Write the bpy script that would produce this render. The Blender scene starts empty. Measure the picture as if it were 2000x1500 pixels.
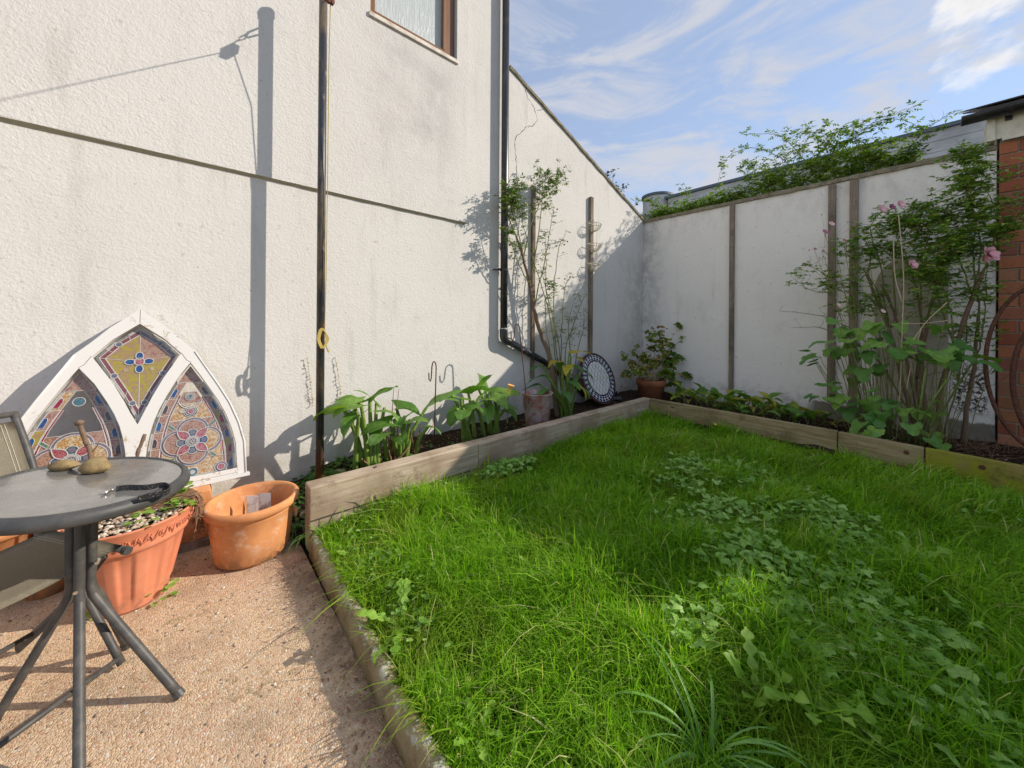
import bpy, bmesh, math, random
import numpy as np
from mathutils import Vector, Matrix

random.seed(7)
RS = np.random.RandomState(7)
sc = bpy.context.scene
COL = sc.collection
R = math.radians

# ---------------------------------------------------------------- camera
# x runs along the house wall, y towards it, z up; metres
cam_d = bpy.data.cameras.new('camera')
cam = bpy.data.objects.new('camera', cam_d)
COL.objects.link(cam)
cam_d.sensor_width = 36.0
cam_d.lens = 36.0 * 715.0 / 2000.0
cam_d.shift_y = -120.0 / 2000.0
cam_d.clip_start = 0.05
cam_d.clip_end = 600
_yaw, _roll = R(41.4), R(0.4)
_f = Vector((math.sin(_yaw), math.cos(_yaw), 0))
_r = Vector((math.cos(_yaw), -math.sin(_yaw), 0))
_u = Vector((0, 0, 1))
_r2 = math.cos(_roll) * _r + math.sin(_roll) * _u
_u2 = -math.sin(_roll) * _r + math.cos(_roll) * _u
cam.matrix_world = Matrix(((_r2.x, _u2.x, -_f.x, 0), (_r2.y, _u2.y, -_f.y, 0), (_r2.z, _u2.z, -_f.z, 1.24), (0, 0, 0, 1)))
sc.camera = cam

# ---------------------------------------------------------------- light
SUN = Vector((0.80, -0.60, 0.605)).normalized()       # towards the sun
SKY_STRENGTH = 0.15
sun_d = bpy.data.lights.new('sun', 'SUN')
sun_d.energy = 2.15
sun_d.angle = R(0.5)
sun_d.color = (1.0, 0.91, 0.78)
sun = bpy.data.objects.new('sun', sun_d)
sun.rotation_euler = SUN.to_track_quat('Z', 'Y').to_euler()
sun.location = (8, -5, 9)
COL.objects.link(sun)

world = bpy.data.worlds.new('World')
sc.world = world
world.use_nodes = True
nt = world.node_tree
nt.nodes.clear()
def wn(t, **kw):
    n = nt.nodes.new(t)
    for k, v in kw.items():
        setattr(n, k, v)
    return n
w_out = wn('ShaderNodeOutputWorld')
w_bg = wn('ShaderNodeBackground')
w_bg.inputs['Strength'].default_value = SKY_STRENGTH
sky = wn('ShaderNodeTexSky', sky_type='NISHITA')
sky.sun_disc = False
sky.sun_elevation = math.asin(SUN.z)
sky.sun_rotation = math.atan2(SUN.x, SUN.y)
sky.air_density = 1.0
sky.dust_density = 0.0
sky.ozone_density = 1.6
w_tc = wn('ShaderNodeTexCoord')
# thin streaky cirrus over the whole sky
def w_noise(scale3, rot, nscale, detail, rough, dist=0.0, seedloc=(0, 0, 0)):
    mp = wn('ShaderNodeMapping')
    mp.inputs['Scale'].default_value = scale3
    mp.inputs['Rotation'].default_value = rot
    mp.inputs['Location'].default_value = seedloc
    nt.links.new(w_tc.outputs['Generated'], mp.inputs['Vector'])
    nz = wn('ShaderNodeTexNoise')
    nz.inputs['Scale'].default_value = nscale
    nz.inputs['Detail'].default_value = detail
    nz.inputs['Roughness'].default_value = rough
    nz.inputs['Distortion'].default_value = dist
    nt.links.new(mp.outputs['Vector'], nz.inputs['Vector'])
    return nz
def w_map(src, a, b, c, d):
    m = wn('ShaderNodeMapRange', interpolation_type='SMOOTHSTEP')
    for i, v in enumerate((a, b, c, d)):
        m.inputs[i + 1].default_value = v
    nt.links.new(src, m.inputs[0])
    return m
def w_mix(fac, a, b):
    m = wn('ShaderNodeMix', data_type='RGBA')
    nt.links.new(fac, m.inputs[0])
    for s, v in ((6, a), (7, b)):
        if isinstance(v, tuple):
            m.inputs[s].default_value = v
        else:
            nt.links.new(v, m.inputs[s])
    return m
ci = w_noise((1.0, 1.6, 5.5), (0.10, -0.12, 0.5), 2.3, 10, 0.62, 0.7)
ci_m = w_map(ci.outputs[0], 0.42, 0.64, 0.0, 0.95)
CLOUD_L = 1.72
w_veil = w_mix(sky.outputs[0], sky.outputs[0], (1.10, 1.26, 1.64, 1))
w_veil.inputs[0].default_value = 0.70
for _l in list(w_veil.inputs[0].links): nt.links.remove(_l)
tint = w_mix(ci_m.outputs[0], w_veil.outputs[2], (CLOUD_L * 1.10, CLOUD_L * 1.14, CLOUD_L * 1.27, 1))
cu = w_noise((1.0, 1.0, 1.7), (0, 0, 0), 3.1, 10, 0.55, 0.25, (0.35, 0.62, 0.1))
# cumulus only towards one quarter of the sky, where the photograph has it
sep = wn('ShaderNodeVectorMath', operation='DOT_PRODUCT')
sep.inputs[1].default_value = Vector((0.902, -0.085, 0.425)).normalized()
nt.links.new(w_tc.outputs['Generated'], sep.inputs[0])
reg = w_map(sep.outputs['Value'], 0.987, 0.9998, -0.18, 0.20)
add = wn('ShaderNodeMath', operation='ADD')
nt.links.new(cu.outputs[0], add.inputs[0]); nt.links.new(reg.outputs[0], add.inputs[1])
cu_m = w_map(add.outputs[0], 0.60, 0.70, 0.0, 1.0)
cu_c = w_map(add.outputs[0], 0.62, 0.86, 1.0, 0.0)
shade = w_mix(cu_c.outputs[0], (CLOUD_L * 1.0, CLOUD_L * 1.0, CLOUD_L * 1.05, 1), (CLOUD_L * 1.75, CLOUD_L * 1.73, CLOUD_L * 1.72, 1))
full = w_mix(cu_m.outputs[0], tint.outputs[2], shade.outputs[2])
nt.links.new(full.outputs[2], w_bg.inputs['Color'])
nt.links.new(w_bg.outputs[0], w_out.inputs['Surface'])

sc.view_settings.view_transform = 'Standard'
sc.view_settings.look = 'None'
sc.view_settings.gamma = 1.0
sc.view_settings.use_curve_mapping = False
sc.view_settings.exposure = 1.16
sc.cycles.max_bounces = 8
sc.cycles.diffuse_bounces = 4
sc.cycles.transparent_max_bounces = 12
sc.cycles.use_denoising = True
sc.cycles.sample_clamp_indirect = 8.0

# ---------------------------------------------------------------- helpers
WL = {}      # world location of each linked parent
def thing(name, label, cat, loc, group=None, rotz=0.0):
    o = bpy.data.objects.new(name, None)
    o.empty_display_size = 0.05
    o.location = loc
    o.rotation_euler = (0, 0, rotz)
    COL.objects.link(o)
    WL[o] = Vector(loc)
    tag(o, label, cat, group)
    return o
def tag(o, label=None, cat=None, group=None, kind=None):
    if label: o['label'] = label
    if cat: o['category'] = cat
    if group: o['group'] = group
    if kind: o['kind'] = kind
    return o
def obj(name, geo, mat, parent=None, smooth=False, kind=None, label=None, bevel=0.0):
    """link world-coordinate geometry as one mesh object whose origin is its own centre"""
    if isinstance(geo, bmesh.types.BMesh):
        bmesh.ops.recalc_face_normals(geo, faces=geo.faces)
        me = bpy.data.meshes.new(name)
        geo.to_mesh(me)
        geo.free()
    else:
        me = geo
    me.name = name
    n = len(me.vertices)
    co = np.empty(n * 3, np.float32)
    me.vertices.foreach_get('co', co)
    co = co.reshape(-1, 3)
    c = (co.min(0) + co.max(0)) / 2
    co -= c
    me.vertices.foreach_set('co', co.ravel())
    me.update()
    if smooth:
        me.polygons.foreach_set('use_smooth', [True] * len(me.polygons))
    if mat is not None:
        me.materials.append(mat)
    o = bpy.data.objects.new(name, me)
    c = Vector([float(x) for x in c])
    WL[o] = c
    if parent is not None:
        o.parent = parent
        o.location = c - WL[parent]
    else:
        o.location = c
    COL.objects.link(o)
    if bevel:
        md = o.modifiers.new('bevel', 'BEVEL')
        md.width = bevel
        md.segments = 2
        md.limit_method = 'ANGLE'
    if kind: o['kind'] = kind
    if label: o['label'] = label
    return o
def inst(name, me, mw, parent):
    """place shared mesh data with a world matrix under an unrotated parent"""
    o = bpy.data.objects.new(name, me)
    o.parent = parent
    o.matrix_basis = Matrix.Translation(-WL[parent]) @ mw
    COL.objects.link(o)
    return o
def BM():
    return bmesh.new()
def box(bm, lo, hi, jit=0.0):
    vs = []
    for z in (lo[2], hi[2]):
        for x, y in ((lo[0], lo[1]), (hi[0], lo[1]), (hi[0], hi[1]), (lo[0], hi[1])):
            vs.append(bm.verts.new((x + random.uniform(-jit, jit), y + random.uniform(-jit, jit), z + random.uniform(-jit, jit))))
    for f in ((3, 2, 1, 0), (4, 5, 6, 7), (0, 1, 5, 4), (1, 2, 6, 5), (2, 3, 7, 6), (3, 0, 4, 7)):
        bm.faces.new([vs[i] for i in f])
    return vs
def tube(bm, pts, r, seg=8, caps=True, flat=None):
    """tube along pts, r a number or a list; flat=(a,b) gives an oblong bar"""
    pts = [Vector(p) for p in pts]
    n = len(pts)
    rr = r if isinstance(r, (list, tuple)) else [r] * n
    rings = []
    up = None
    for i, p in enumerate(pts):
        t = (pts[min(i + 1, n - 1)] - pts[max(i - 1, 0)]).normalized()
        if up is None:
            up = Vector((0, 0, 1)) if abs(t.z) < 0.9 else Vector((1, 0, 0))
        s = t.cross(up)
        if s.length < 1e-5: s = t.orthogonal()
        s.normalize()
        up = s.cross(t).normalized()
        ring = []
        for k in range(seg):
            a = 2 * math.pi * k / seg
            ca, sa = math.cos(a), math.sin(a)
            if flat:
                q = p + s * ca * flat[0] + up * sa * flat[1]
            else:
                q = p + (s * ca + up * sa) * rr[i]
            ring.append(bm.verts.new(q))
        rings.append(ring)
    for a, b in zip(rings, rings[1:]):
        for k in range(seg):
            bm.faces.new((a[k], a[(k + 1) % seg], b[(k + 1) % seg], b[k]))
    if caps:
        bm.faces.new(rings[0][::-1]); bm.faces.new(rings[-1])
def lathe(bm, prof, c, seg=48, rad=None, sx=1.0, sy=1.0):
    """prof: list of (r, z); rad(angle, i) optional radius factor"""
    rings = []
    for i, (r, z) in enumerate(prof):
        if r < 1e-6:
            rings.append([bm.verts.new((c[0], c[1], c[2] + z))]); continue
        ring = []
        for k in range(seg):
            a = 2 * math.pi * k / seg
            f = rad(a, i) if rad else 1.0
            ring.append(bm.verts.new((c[0] + math.cos(a) * r * f * sx, c[1] + math.sin(a) * r * f * sy, c[2] + z)))
        rings.append(ring)
    for a, b in zip(rings, rings[1:]):
        if len(a) == 1 and len(b) == 1: continue
        for k in range(seg):
            k2 = (k + 1) % seg
            if len(a) == 1: bm.faces.new((a[0], b[k2], b[k]))
            elif len(b) == 1: bm.faces.new((a[k], a[k2], b[0]))
            else: bm.faces.new((a[k], a[k2], b[k2], b[k]))
def smooth_path(pts, n=6):
    """Catmull-Rom"""
    P = [Vector(p) for p in pts]
    P = [P[0] * 2 - P[1]] + P + [P[-1] * 2 - P[-2]]
    out = []
    for i in range(1, len(P) - 2):
        for k in range(n):
            t = k / n
            a, b, c, d = P[i - 1:i + 3]
            out.append(0.5 * ((2 * b) + (c - a) * t + (2 * a - 5 * b + 4 * c - d) * t * t + (3 * b - a - 3 * c + d) * t ** 3))
    out.append(P[-2])
    return out
def plate(outlines, thick, M):
    """filled 2-D outlines (first outer, the rest holes), extruded, as a mesh in world coordinates through M"""
    cu = bpy.data.curves.new('p', 'CURVE')
    cu.dimensions = '2D'
    cu.fill_mode = 'BOTH'
    cu.extrude = thick / 2
    for ol in outlines:
        sp = cu.splines.new('POLY')
        sp.points.add(len(ol) - 1)
        for q, (x, y) in zip(sp.points, ol):
            q.co = (x, y, 0, 1)
        sp.use_cyclic_u = True
    o = bpy.data.objects.new('p', cu)
    me = bpy.data.meshes.new_from_object(o)
    bpy.data.objects.remove(o)
    bpy.data.curves.remove(cu)
    me.materials.clear()
    me.transform(M)
    return me
def npmesh(name, V, T, rnd=None):
    """fast triangle mesh; rnd is a value per triangle"""
    me = bpy.data.meshes.new(name)
    me.vertices.add(len(V)); me.loops.add(len(T) * 3); me.polygons.add(len(T))
    me.vertices.foreach_set('co', np.asarray(V, np.float32).ravel())
    me.loops.foreach_set('vertex_index', np.asarray(T, np.int32).ravel())
    me.polygons.foreach_set('loop_start', np.arange(0, len(T) * 3, 3, dtype=np.int32))
    me.polygons.foreach_set('loop_total', np.full(len(T), 3, np.int32))
    if rnd is not None:
        at = me.attributes.new('rnd', 'FLOAT', 'FACE')
        at.data.foreach_set('value', np.asarray(rnd, np.float32))
    me.update(calc_edges=True)
    return me

# ---------------------------------------------------------------- materials
class Mat:
    def __init__(s, name, rough=0.8, spec=0.3):
        s.m = bpy.data.materials.new(name)
        s.m.use_nodes = True
        s.nt = s.m.node_tree
        s.b = s.nt.nodes['Principled BSDF']
        s.out = s.nt.nodes['Material Output']
        s.b.inputs['Roughness'].default_value = rough
        s.b.inputs['Specular IOR Level'].default_value = spec
        s._tc = None
    def n(s, t, **kw):
        x = s.nt.nodes.new(t)
        for k, v in kw.items(): setattr(x, k, v)
        return x
    def l(s, a, b): s.nt.links.new(a, b)
    def pos(s):
        if s._tc is None:
            s._tc = s.n('ShaderNodeNewGeometry').outputs['Position']
        return s._tc
    def objc(s):
        return s.n('ShaderNodeTexCoord').outputs['Object']
    def noise(s, scale, detail=4, rough=0.55, vec=None, dist=0.0, st=None, rot=None):
        v = vec if vec is not None else s.pos()
        if st or rot:
            mp = s.n('ShaderNodeMapping')
            if st: mp.inputs['Scale'].default_value = st
            if rot: mp.inputs['Rotation'].default_value = rot
            s.l(v, mp.inputs['Vector']); v = mp.outputs[0]
        x = s.n('ShaderNodeTexNoise')
        x.inputs['Scale'].default_value = scale
        x.inputs['Detail'].default_value = detail
        x.inputs['Roughness'].default_value = rough
        x.inputs['Distortion'].default_value = dist
        s.l(v, x.inputs['Vector'])
        return x.outputs[0]
    def vor(s, scale, feature='F1', vec=None, out='Distance', st=None, rnd=1.0):
        v = vec if vec is not None else s.pos()
        if st:
            mp = s.n('ShaderNodeMapping'); mp.inputs['Scale'].default_value = st
            s.l(v, mp.inputs['Vector']); v = mp.outputs[0]
        x = s.n('ShaderNodeTexVoronoi', feature=feature)
        x.inputs['Scale'].default_value = scale
        x.inputs['Randomness'].default_value = rnd
        s.l(v, x.inputs['Vector'])
        return x.outputs[out]
    def ramp(s, src, stops, interp='LINEAR'):
        x = s.n('ShaderNodeValToRGB')
        x.color_ramp.interpolation = interp
        el = x.color_ramp.elements
        while len(el) < len(stops): el.new(0.5)
        for e, (p, c) in zip(el, stops):
            e.position = p
            e.color = (*c, 1) if len(c) == 3 else c
        s.l(src, x.inputs[0])
        return x.outputs[0]
    def rng(s, src, a, b, c=0.0, d=1.0, smooth=True):
        x = s.n('ShaderNodeMapRange', interpolation_type='SMOOTHSTEP' if smooth else 'LINEAR')
        for i, v in enumerate((a, b, c, d)): x.inputs[i + 1].default_value = v
        s.l(src, x.inputs[0])
        return x.outputs[0]
    def mix(s, fac, a, b, mode='MIX'):
        x = s.n('ShaderNodeMix', data_type='RGBA', blend_type=mode)
        if isinstance(fac, (int, float)): x.inputs[0].default_value = fac
        else: s.l(fac, x.inputs[0])
        for k, v in ((6, a), (7, b)):
            if isinstance(v, tuple): x.inputs[k].default_value = (*v, 1)
            else: s.l(v, x.inputs[k])
        return x.outputs[2]
    def math(s, op, a, b=None, c=None):
        x = s.n('ShaderNodeMath', operation=op)
        for i, v in enumerate((a, b, c)):
            if v is None: continue
            if isinstance(v, (int, float)): x.inputs[i].default_value = v
            else: s.l(v, x.inputs[i])
        return x.outputs[0]
    def xyz(s, v=None):
        x = s.n('ShaderNodeSeparateXYZ'); s.l(v if v is not None else s.pos(), x.inputs[0])
        return x.outputs
    def color(s, c):
        if isinstance(c, tuple): s.b.inputs['Base Color'].default_value = (*c, 1)
        else: s.l(c, s.b.inputs['Base Color'])
        return s
    def bump(s, h, strength=0.5, dist=0.01):
        x = s.n('ShaderNodeBump')
        x.inputs['Strength'].default_value = strength
        x.inputs['Distance'].default_value = dist
        s.l(h, x.inputs['Height'])
        s.l(x.outputs[0], s.b.inputs['Normal'])
        return s
    def oi(s):
        return s.n('ShaderNodeObjectInfo').outputs['Random']
    def attr(s, name='rnd'):
        return s.n('ShaderNodeAttribute', attribute_name=name).outputs['Fac']
    def translucent(s, col_src, amount, boost=1.0):
        t = s.n('ShaderNodeBsdfTranslucent')
        g = s.mix(1.0, col_src, (1.25 * boost, 1.35 * boost, 0.55 * boost), 'MULTIPLY')
        s.l(g, t.inputs['Color'])
        mx = s.n('ShaderNodeMixShader')
        mx.inputs[0].default_value = amount
        s.l(s.b.outputs[0], mx.inputs[1]); s.l(t.outputs[0], mx.inputs[2])
        s.l(mx.outputs[0], s.out.inputs['Surface'])
        return s

def render_mat(name, base, scale, strength, grime=1.0):
    """painted roughcast render"""
    M = Mat(name, 0.92, 0.15)
    P = M.pos()
    mp = M.n('ShaderNodeMapping'); mp.inputs['Rotation'].default_value = (0.61, 0.43, 0.83); M.l(P, mp.inputs['Vector']); RP = mp.outputs[0]
    big = M.noise(0.9, 5, 0.62)
    mid = M.noise(4.5, 7, 0.7, dist=0.4)
    streak = M.noise(3.0, 5, 0.6, st=(2.6, 2.6, 0.35))
    c = M.mix(M.rng(big, 0.42, 0.75, 0, 0.34 * grime), base, (base[0] * 0.80, base[1] * 0.79, base[2] * 0.79))
    c = M.mix(M.rng(mid, 0.55, 0.82, 0, 0.42 * grime), c, (base[0] * 0.72, base[1] * 0.71, base[2] * 0.68))
    c = M.mix(M.rng(streak, 0.54, 0.85, 0, 0.48 * grime), c, (base[0] * 0.60, base[1] * 0.59, base[2] * 0.56))
    h1 = M.vor(scale * 1.2, 'F1', vec=RP)
    h2 = M.noise(scale * 1.25, 3, 0.65, vec=RP, dist=0.8)
    h3 = M.noise(scale * 0.30, 3, 0.5, vec=RP)
    h = M.math('ADD', M.math('MULTIPLY', h1, -0.25), M.math('ADD', M.math('MULTIPLY', h2, 0.9), M.math('MULTIPLY', h3, 0.5)))
    pit = M.rng(M.noise(scale * 0.55, 3, 0.6, vec=RP), 0.27, 0.36, 0.28 * grime, 0)
    c = M.mix(pit, c, (0.24, 0.22, 0.20))
    M.bump(h, strength, 0.012)
    return M, c

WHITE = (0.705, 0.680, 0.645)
WHITE_END_LIFTED = (0.90, 0.86, 0.80)  # end wall colour brightened to make up for the shade on it
M, c = render_mat('painted_render_fine', WHITE, 52, 0.34, 1.15)
z = M.xyz()[2]
damp = M.math('MULTIPLY', M.rng(z, 0.55, 0.05, 0, 1), M.rng(M.noise(6, 5, 0.6), 0.40, 0.7, 0.0, 0.55))
drip = M.math('MULTIPLY', M.rng(z, 1.55, 2.20), M.rng(M.noise(5.0, 5, 0.65, st=(3.0, 3.0, 0.22)), 0.55, 0.75, 0, 0.35))
c = M.mix(drip, c, (0.50, 0.46, 0.41))
M.color(M.mix(damp, c, (0.36, 0.35, 0.24)))
m_render = M.m
M, c = render_mat('painted_render_coarse', WHITE, 48, 0.42, 1.1)
# soot-grey smear under the window
P = M.xyz()
sm = M.math('MULTIPLY', M.rng(P[0], 0.95, 1.35), M.rng(P[0], 2.05, 1.75))
sm = M.math('MULTIPLY', sm, M.math('MULTIPLY', M.rng(P[2], 3.85, 3.55), M.rng(P[2], 2.35, 3.1)))
sm = M.math('MULTIPLY', sm, M.rng(M.noise(3.2, 7, 0.7), 0.35, 0.65, 0.1, 0.55))
M.color(M.mix(sm, c, (0.46, 0.43, 0.42)))
m_panel = M.m
def garden_wall_mat(name, extra):
    M, c = render_mat(name, WHITE_END_LIFTED if extra == 'end' else WHITE, 42, 0.38, 1.0 if extra == 'end' else 1.3)
    P = M.xyz()
    # mould near the internal corner, dark growth low down, unpainted base
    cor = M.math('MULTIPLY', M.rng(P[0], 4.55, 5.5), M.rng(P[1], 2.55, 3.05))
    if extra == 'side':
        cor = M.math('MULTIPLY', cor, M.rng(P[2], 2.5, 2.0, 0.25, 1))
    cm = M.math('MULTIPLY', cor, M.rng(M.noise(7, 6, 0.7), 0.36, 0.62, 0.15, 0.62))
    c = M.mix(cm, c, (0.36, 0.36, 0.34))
    top = M.math('MULTIPLY', M.rng(P[2], 2.35, 2.85), M.rng(M.noise(6, 6, 0.7, st=(1, 1, 0.45)), 0.42, 0.7, 0, 0.45))
    if extra == 'end':
        c = M.mix(top, c, (0.40, 0.38, 0.36))
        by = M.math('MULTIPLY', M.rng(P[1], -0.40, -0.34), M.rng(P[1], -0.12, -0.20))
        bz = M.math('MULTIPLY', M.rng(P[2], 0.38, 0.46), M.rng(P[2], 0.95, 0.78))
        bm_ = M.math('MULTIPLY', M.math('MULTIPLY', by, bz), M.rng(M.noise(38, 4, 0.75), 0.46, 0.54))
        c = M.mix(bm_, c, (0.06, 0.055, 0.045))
        edge = M.math('ADD', P[2], M.math('MULTIPLY', M.noise(9, 4, 0.6), 0.10))
        pl = M.math('MULTIPLY', M.rng(edge, 0.40, 0.375), M.rng(P[1], 0.95, 0.85))
        c = M.mix(pl, c, M.mix(M.noise(22, 5, 0.6), (0.17, 0.15, 0.11), (0.30, 0.27, 0.21)))
    foot = M.math('MULTIPLY', M.rng(P[2], 0.60, 0.22), M.rng(M.noise(11, 6, 0.7), 0.42, 0.66, 0.0, 0.55))
    c = M.mix(foot, c, (0.33, 0.31, 0.26))
    M.color(c)
    return M.m
m_side = garden_wall_mat('painted_render_side_wall', 'side')
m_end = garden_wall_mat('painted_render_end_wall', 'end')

M = Mat('bare_render', 0.95, 0.1)
M.color(M.ramp(M.noise(9, 7, 0.7), [(0.3, (0.33, 0.30, 0.21)), (0.55, (0.47, 0.43, 0.33)), (0.8, (0.58, 0.55, 0.46))]))
M.bump(M.noise(150, 4, 0.7), 0.5, 0.01); m_bare = M.m

M = Mat('coping_mortar', 0.95, 0.1)
M.color(M.ramp(M.noise(14, 6, 0.7), [(0.28, (0.13, 0.12, 0.08)), (0.55, (0.30, 0.26, 0.18)), (0.8, (0.42, 0.38, 0.30))]))
M.bump(M.noise(60, 5, 0.7), 0.7, 0.02); m_cope = M.m

M = Mat('groove_shadow_gap', 0.95, 0.1)
M.color(M.mix(M.noise(30, 4), (0.30, 0.28, 0.20), (0.48, 0.45, 0.35))); m_gap = M.m
M = Mat('crack', 1.0, 0.0); M.color((0.10, 0.085, 0.07)); m_crack = M.m

# exposed aggregate concrete
M = Mat('aggregate_concrete', 0.82, 0.25)
cell = M.vor(125, 'F1', out='Color', rnd=1.0)
hs = M.n('ShaderNodeSeparateColor'); M.l(cell, hs.inputs[0])
peb = M.ramp(hs.outputs[0], [(0.0, (0.60, 0.38, 0.22)), (0.22, (0.86, 0.60, 0.38)), (0.42, (0.90, 0.68, 0.46)), (0.64, (0.74, 0.38, 0.25)), (0.72, (0.80, 0.58, 0.42)), (0.90, (0.88, 0.78, 0.66)), (0.98, (0.20, 0.16, 0.14))], 'CONSTANT')
dist = M.vor(125, 'DISTANCE_TO_EDGE')
mort = M.mix(M.noise(240, 3, 0.7), (0.66, 0.44, 0.27), (0.92, 0.70, 0.48))
c = M.mix(M.rng(dist, 0.02, 0.10), mort, peb)
keep = M.rng(hs.outputs[1], 0.30, 0.42)
c = M.mix(keep, mort, c)
c = M.mix(M.rng(M.noise(2.1, 5, 0.6), 0.45, 0.68, 0, 0.42), c, (0.30, 0.20, 0.14))
pk = M.rng(M.noise(1.3, 4, 0.6), 0.50, 0.66, 0, 0.30)
c = M.mix(pk, c, (0.58, 0.33, 0.22))
# algae and dirt beside the kerb, with soft dappled shade put into the colour
P = M.xyz()
dk = M.math('MULTIPLY', M.rng(P[0], 0.22, 0.50), M.rng(M.noise(4.5, 6, 0.7), 0.36, 0.60, 0.15, 0.85))
c = M.mix(dk, c, (0.16, 0.105, 0.07))
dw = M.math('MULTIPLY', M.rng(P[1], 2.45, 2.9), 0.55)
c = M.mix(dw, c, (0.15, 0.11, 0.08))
moss = M.math('MULTIPLY', M.rng(M.noise(1.9, 5, 0.65), 0.50, 0.62), M.rng(M.noise(30, 5, 0.75), 0.48, 0.60, 0, 0.55))
c = M.mix(moss, c, (0.24, 0.19, 0.07))
hole = M.rng(M.noise(42, 4, 0.7), 0.67, 0.71, 0, 0.8)
c = M.mix(hole, c, (0.11, 0.075, 0.05))
M.color(c)
M.bump(M.math('ADD', M.math('MULTIPLY', M.rng(dist, 0.0, 0.25), 0.8), M.noise(260, 3, 0.7)), 0.8, 0.006)
m_patio = M.m

M = Mat('soil', 0.95, 0.1)
M.color(M.ramp(M.noise(38, 6, 0.7), [(0.3, (0.022, 0.015, 0.010)), (0.52, (0.060, 0.040, 0.027)), (0.66, (0.11, 0.075, 0.05)), (0.80, (0.26, 0.20, 0.15))]))
M.bump(M.noise(45, 6, 0.7), 1.0, 0.04); m_soil = M.m
M = Mat('lawn_soil', 0.95, 0.1)
M.color(M.ramp(M.noise(26, 6, 0.7), [(0.3, (0.05, 0.05, 0.015)), (0.5, (0.09, 0.085, 0.025)), (0.75, (0.20, 0.15, 0.07))]))
M.bump(M.noise(60, 6, 0.7), 1.0, 0.03); m_lawnsoil = M.m
M = Mat('far_ground', 0.95, 0.1)
M.color(M.mix(M.noise(0.5, 5), (0.05, 0.07, 0.03), (0.12, 0.11, 0.07))); m_far = M.m

def wood_mat(name, cols, st, green=None, wear=0.0, dark=None):
    M = Mat(name, 0.85, 0.2)
    v = M.objc()
    g = M.noise(1.0, 6, 0.7, vec=v, st=st, dist=0.6)
    c = M.ramp(g, [(0.25, cols[0]), (0.5, cols[1]), (0.75, cols[2])])
    blot = M.noise(3.1, 5, 0.6, vec=M.pos())
    c = M.mix(M.rng(blot, 0.42, 0.66, 0, 0.75), c, cols[0])
    c = M.mix(M.rng(M.noise(7.0, 6, 0.7), 0.56, 0.70, 0, 0.6), c, (cols[0][0] * 0.6, cols[0][1] * 0.6, cols[0][2] * 0.62))
    kn = M.vor(1.0, 'F1', vec=v, st=tuple(x ** 0.5 * 1.1 if x > 4 else 2.6 for x in st))
    c = M.mix(M.rng(kn, 0.10, 0.04, 0, 0.8), c, (cols[0][0] * 0.45, cols[0][1] * 0.4, cols[0][2] * 0.35))
    if green:
        c = M.mix(M.rng(M.noise(3.6, 6, 0.65), 0.28, 0.50, 0.0, 0.95), c, green)
        c = M.mix(M.math('MULTIPLY', M.rng(M.noise(6, 6, 0.7), 0.50, 0.68), 0.7), c, (0.05, 0.045, 0.02))
    if dark:
        c = M.mix(M.math('MULTIPLY', M.rng(M.xyz()[2], 0.22, 0.10), 0.55), c, dark)
    M.color(c)
    M.bump(g, 0.35, 0.008)
    return M.m
m_sleeper = wood_mat('oak_sleeper', ((0.26, 0.18, 0.12), (0.47, 0.375, 0.275), (0.60, 0.51, 0.40)), (2.2, 38, 38))
m_timber = wood_mat('treated_timber', ((0.16, 0.115, 0.055), (0.31, 0.245, 0.13), (0.43, 0.355, 0.22)), (38, 2.2, 38))
m_timber_green = wood_mat('mossy_timber', ((0.16, 0.11, 0.04), (0.32, 0.25, 0.09), (0.42, 0.34, 0.14)), (38, 2.2, 38), green=(0.25, 0.25, 0.02))
m_batten = wood_mat('weathered_batten', ((0.13, 0.095, 0.07), (0.27, 0.215, 0.165), (0.38, 0.31, 0.24)), (40, 40, 2.0))

M = Mat('kerb_concrete', 0.95, 0.12)
c = M.ramp(M.noise(7, 7, 0.7), [(0.3, (0.17, 0.125, 0.06)), (0.5, (0.33, 0.26, 0.14)), (0.75, (0.47, 0.39, 0.26))])
lich = M.math('MULTIPLY', M.rng(M.noise(24, 6, 0.8), 0.50, 0.60), M.rng(M.xyz()[2], 0.082, 0.104))
c = M.mix(lich, c, (0.72, 0.68, 0.60))
c = M.mix(M.rng(M.noise(30, 4, 0.7), 0.63, 0.72), c, (0.05, 0.045, 0.03))
M.color(c); M.bump(M.noise(120, 5, 0.75), 0.8, 0.01); m_kerb = M.m

M = Mat('brick', 0.88, 0.2)
c = M.ramp(M.oi(), [(0.0, (0.28, 0.085, 0.05)), (0.3, (0.42, 0.13, 0.07)), (0.55, (0.50, 0.19, 0.09)), (0.8, (0.30, 0.10, 0.075)), (1.0, (0.50, 0.24, 0.13))])
c = M.mix(M.rng(M.noise(30, 6, 0.7), 0.45, 0.75, 0, 0.45), c, (0.16, 0.075, 0.05))
c = M.mix(M.math('MULTIPLY', M.rng(M.xyz()[2], 1.5, 0.3, 0.0, 0.45), M.rng(M.noise(5, 4), 0.4, 0.6)), c, (0.26, 0.20, 0.08))
M.color(c); M.bump(M.noise(130, 5, 0.7), 0.45, 0.008); m_brick = M.m
M = Mat('mortar', 0.95, 0.1); M.color(M.mix(M.noise(50, 5), (0.30, 0.25, 0.19), (0.48, 0.42, 0.33))); M.bump(M.noise(180, 4), 0.6, 0.01); m_mortar = M.m
M = Mat('cream_fascia', 0.5, 0.4); M.color(M.mix(M.rng(M.noise(12, 5), 0.4, 0.75), (0.78, 0.74, 0.60), (0.62, 0.57, 0.44))); m_cream = M.m
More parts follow.
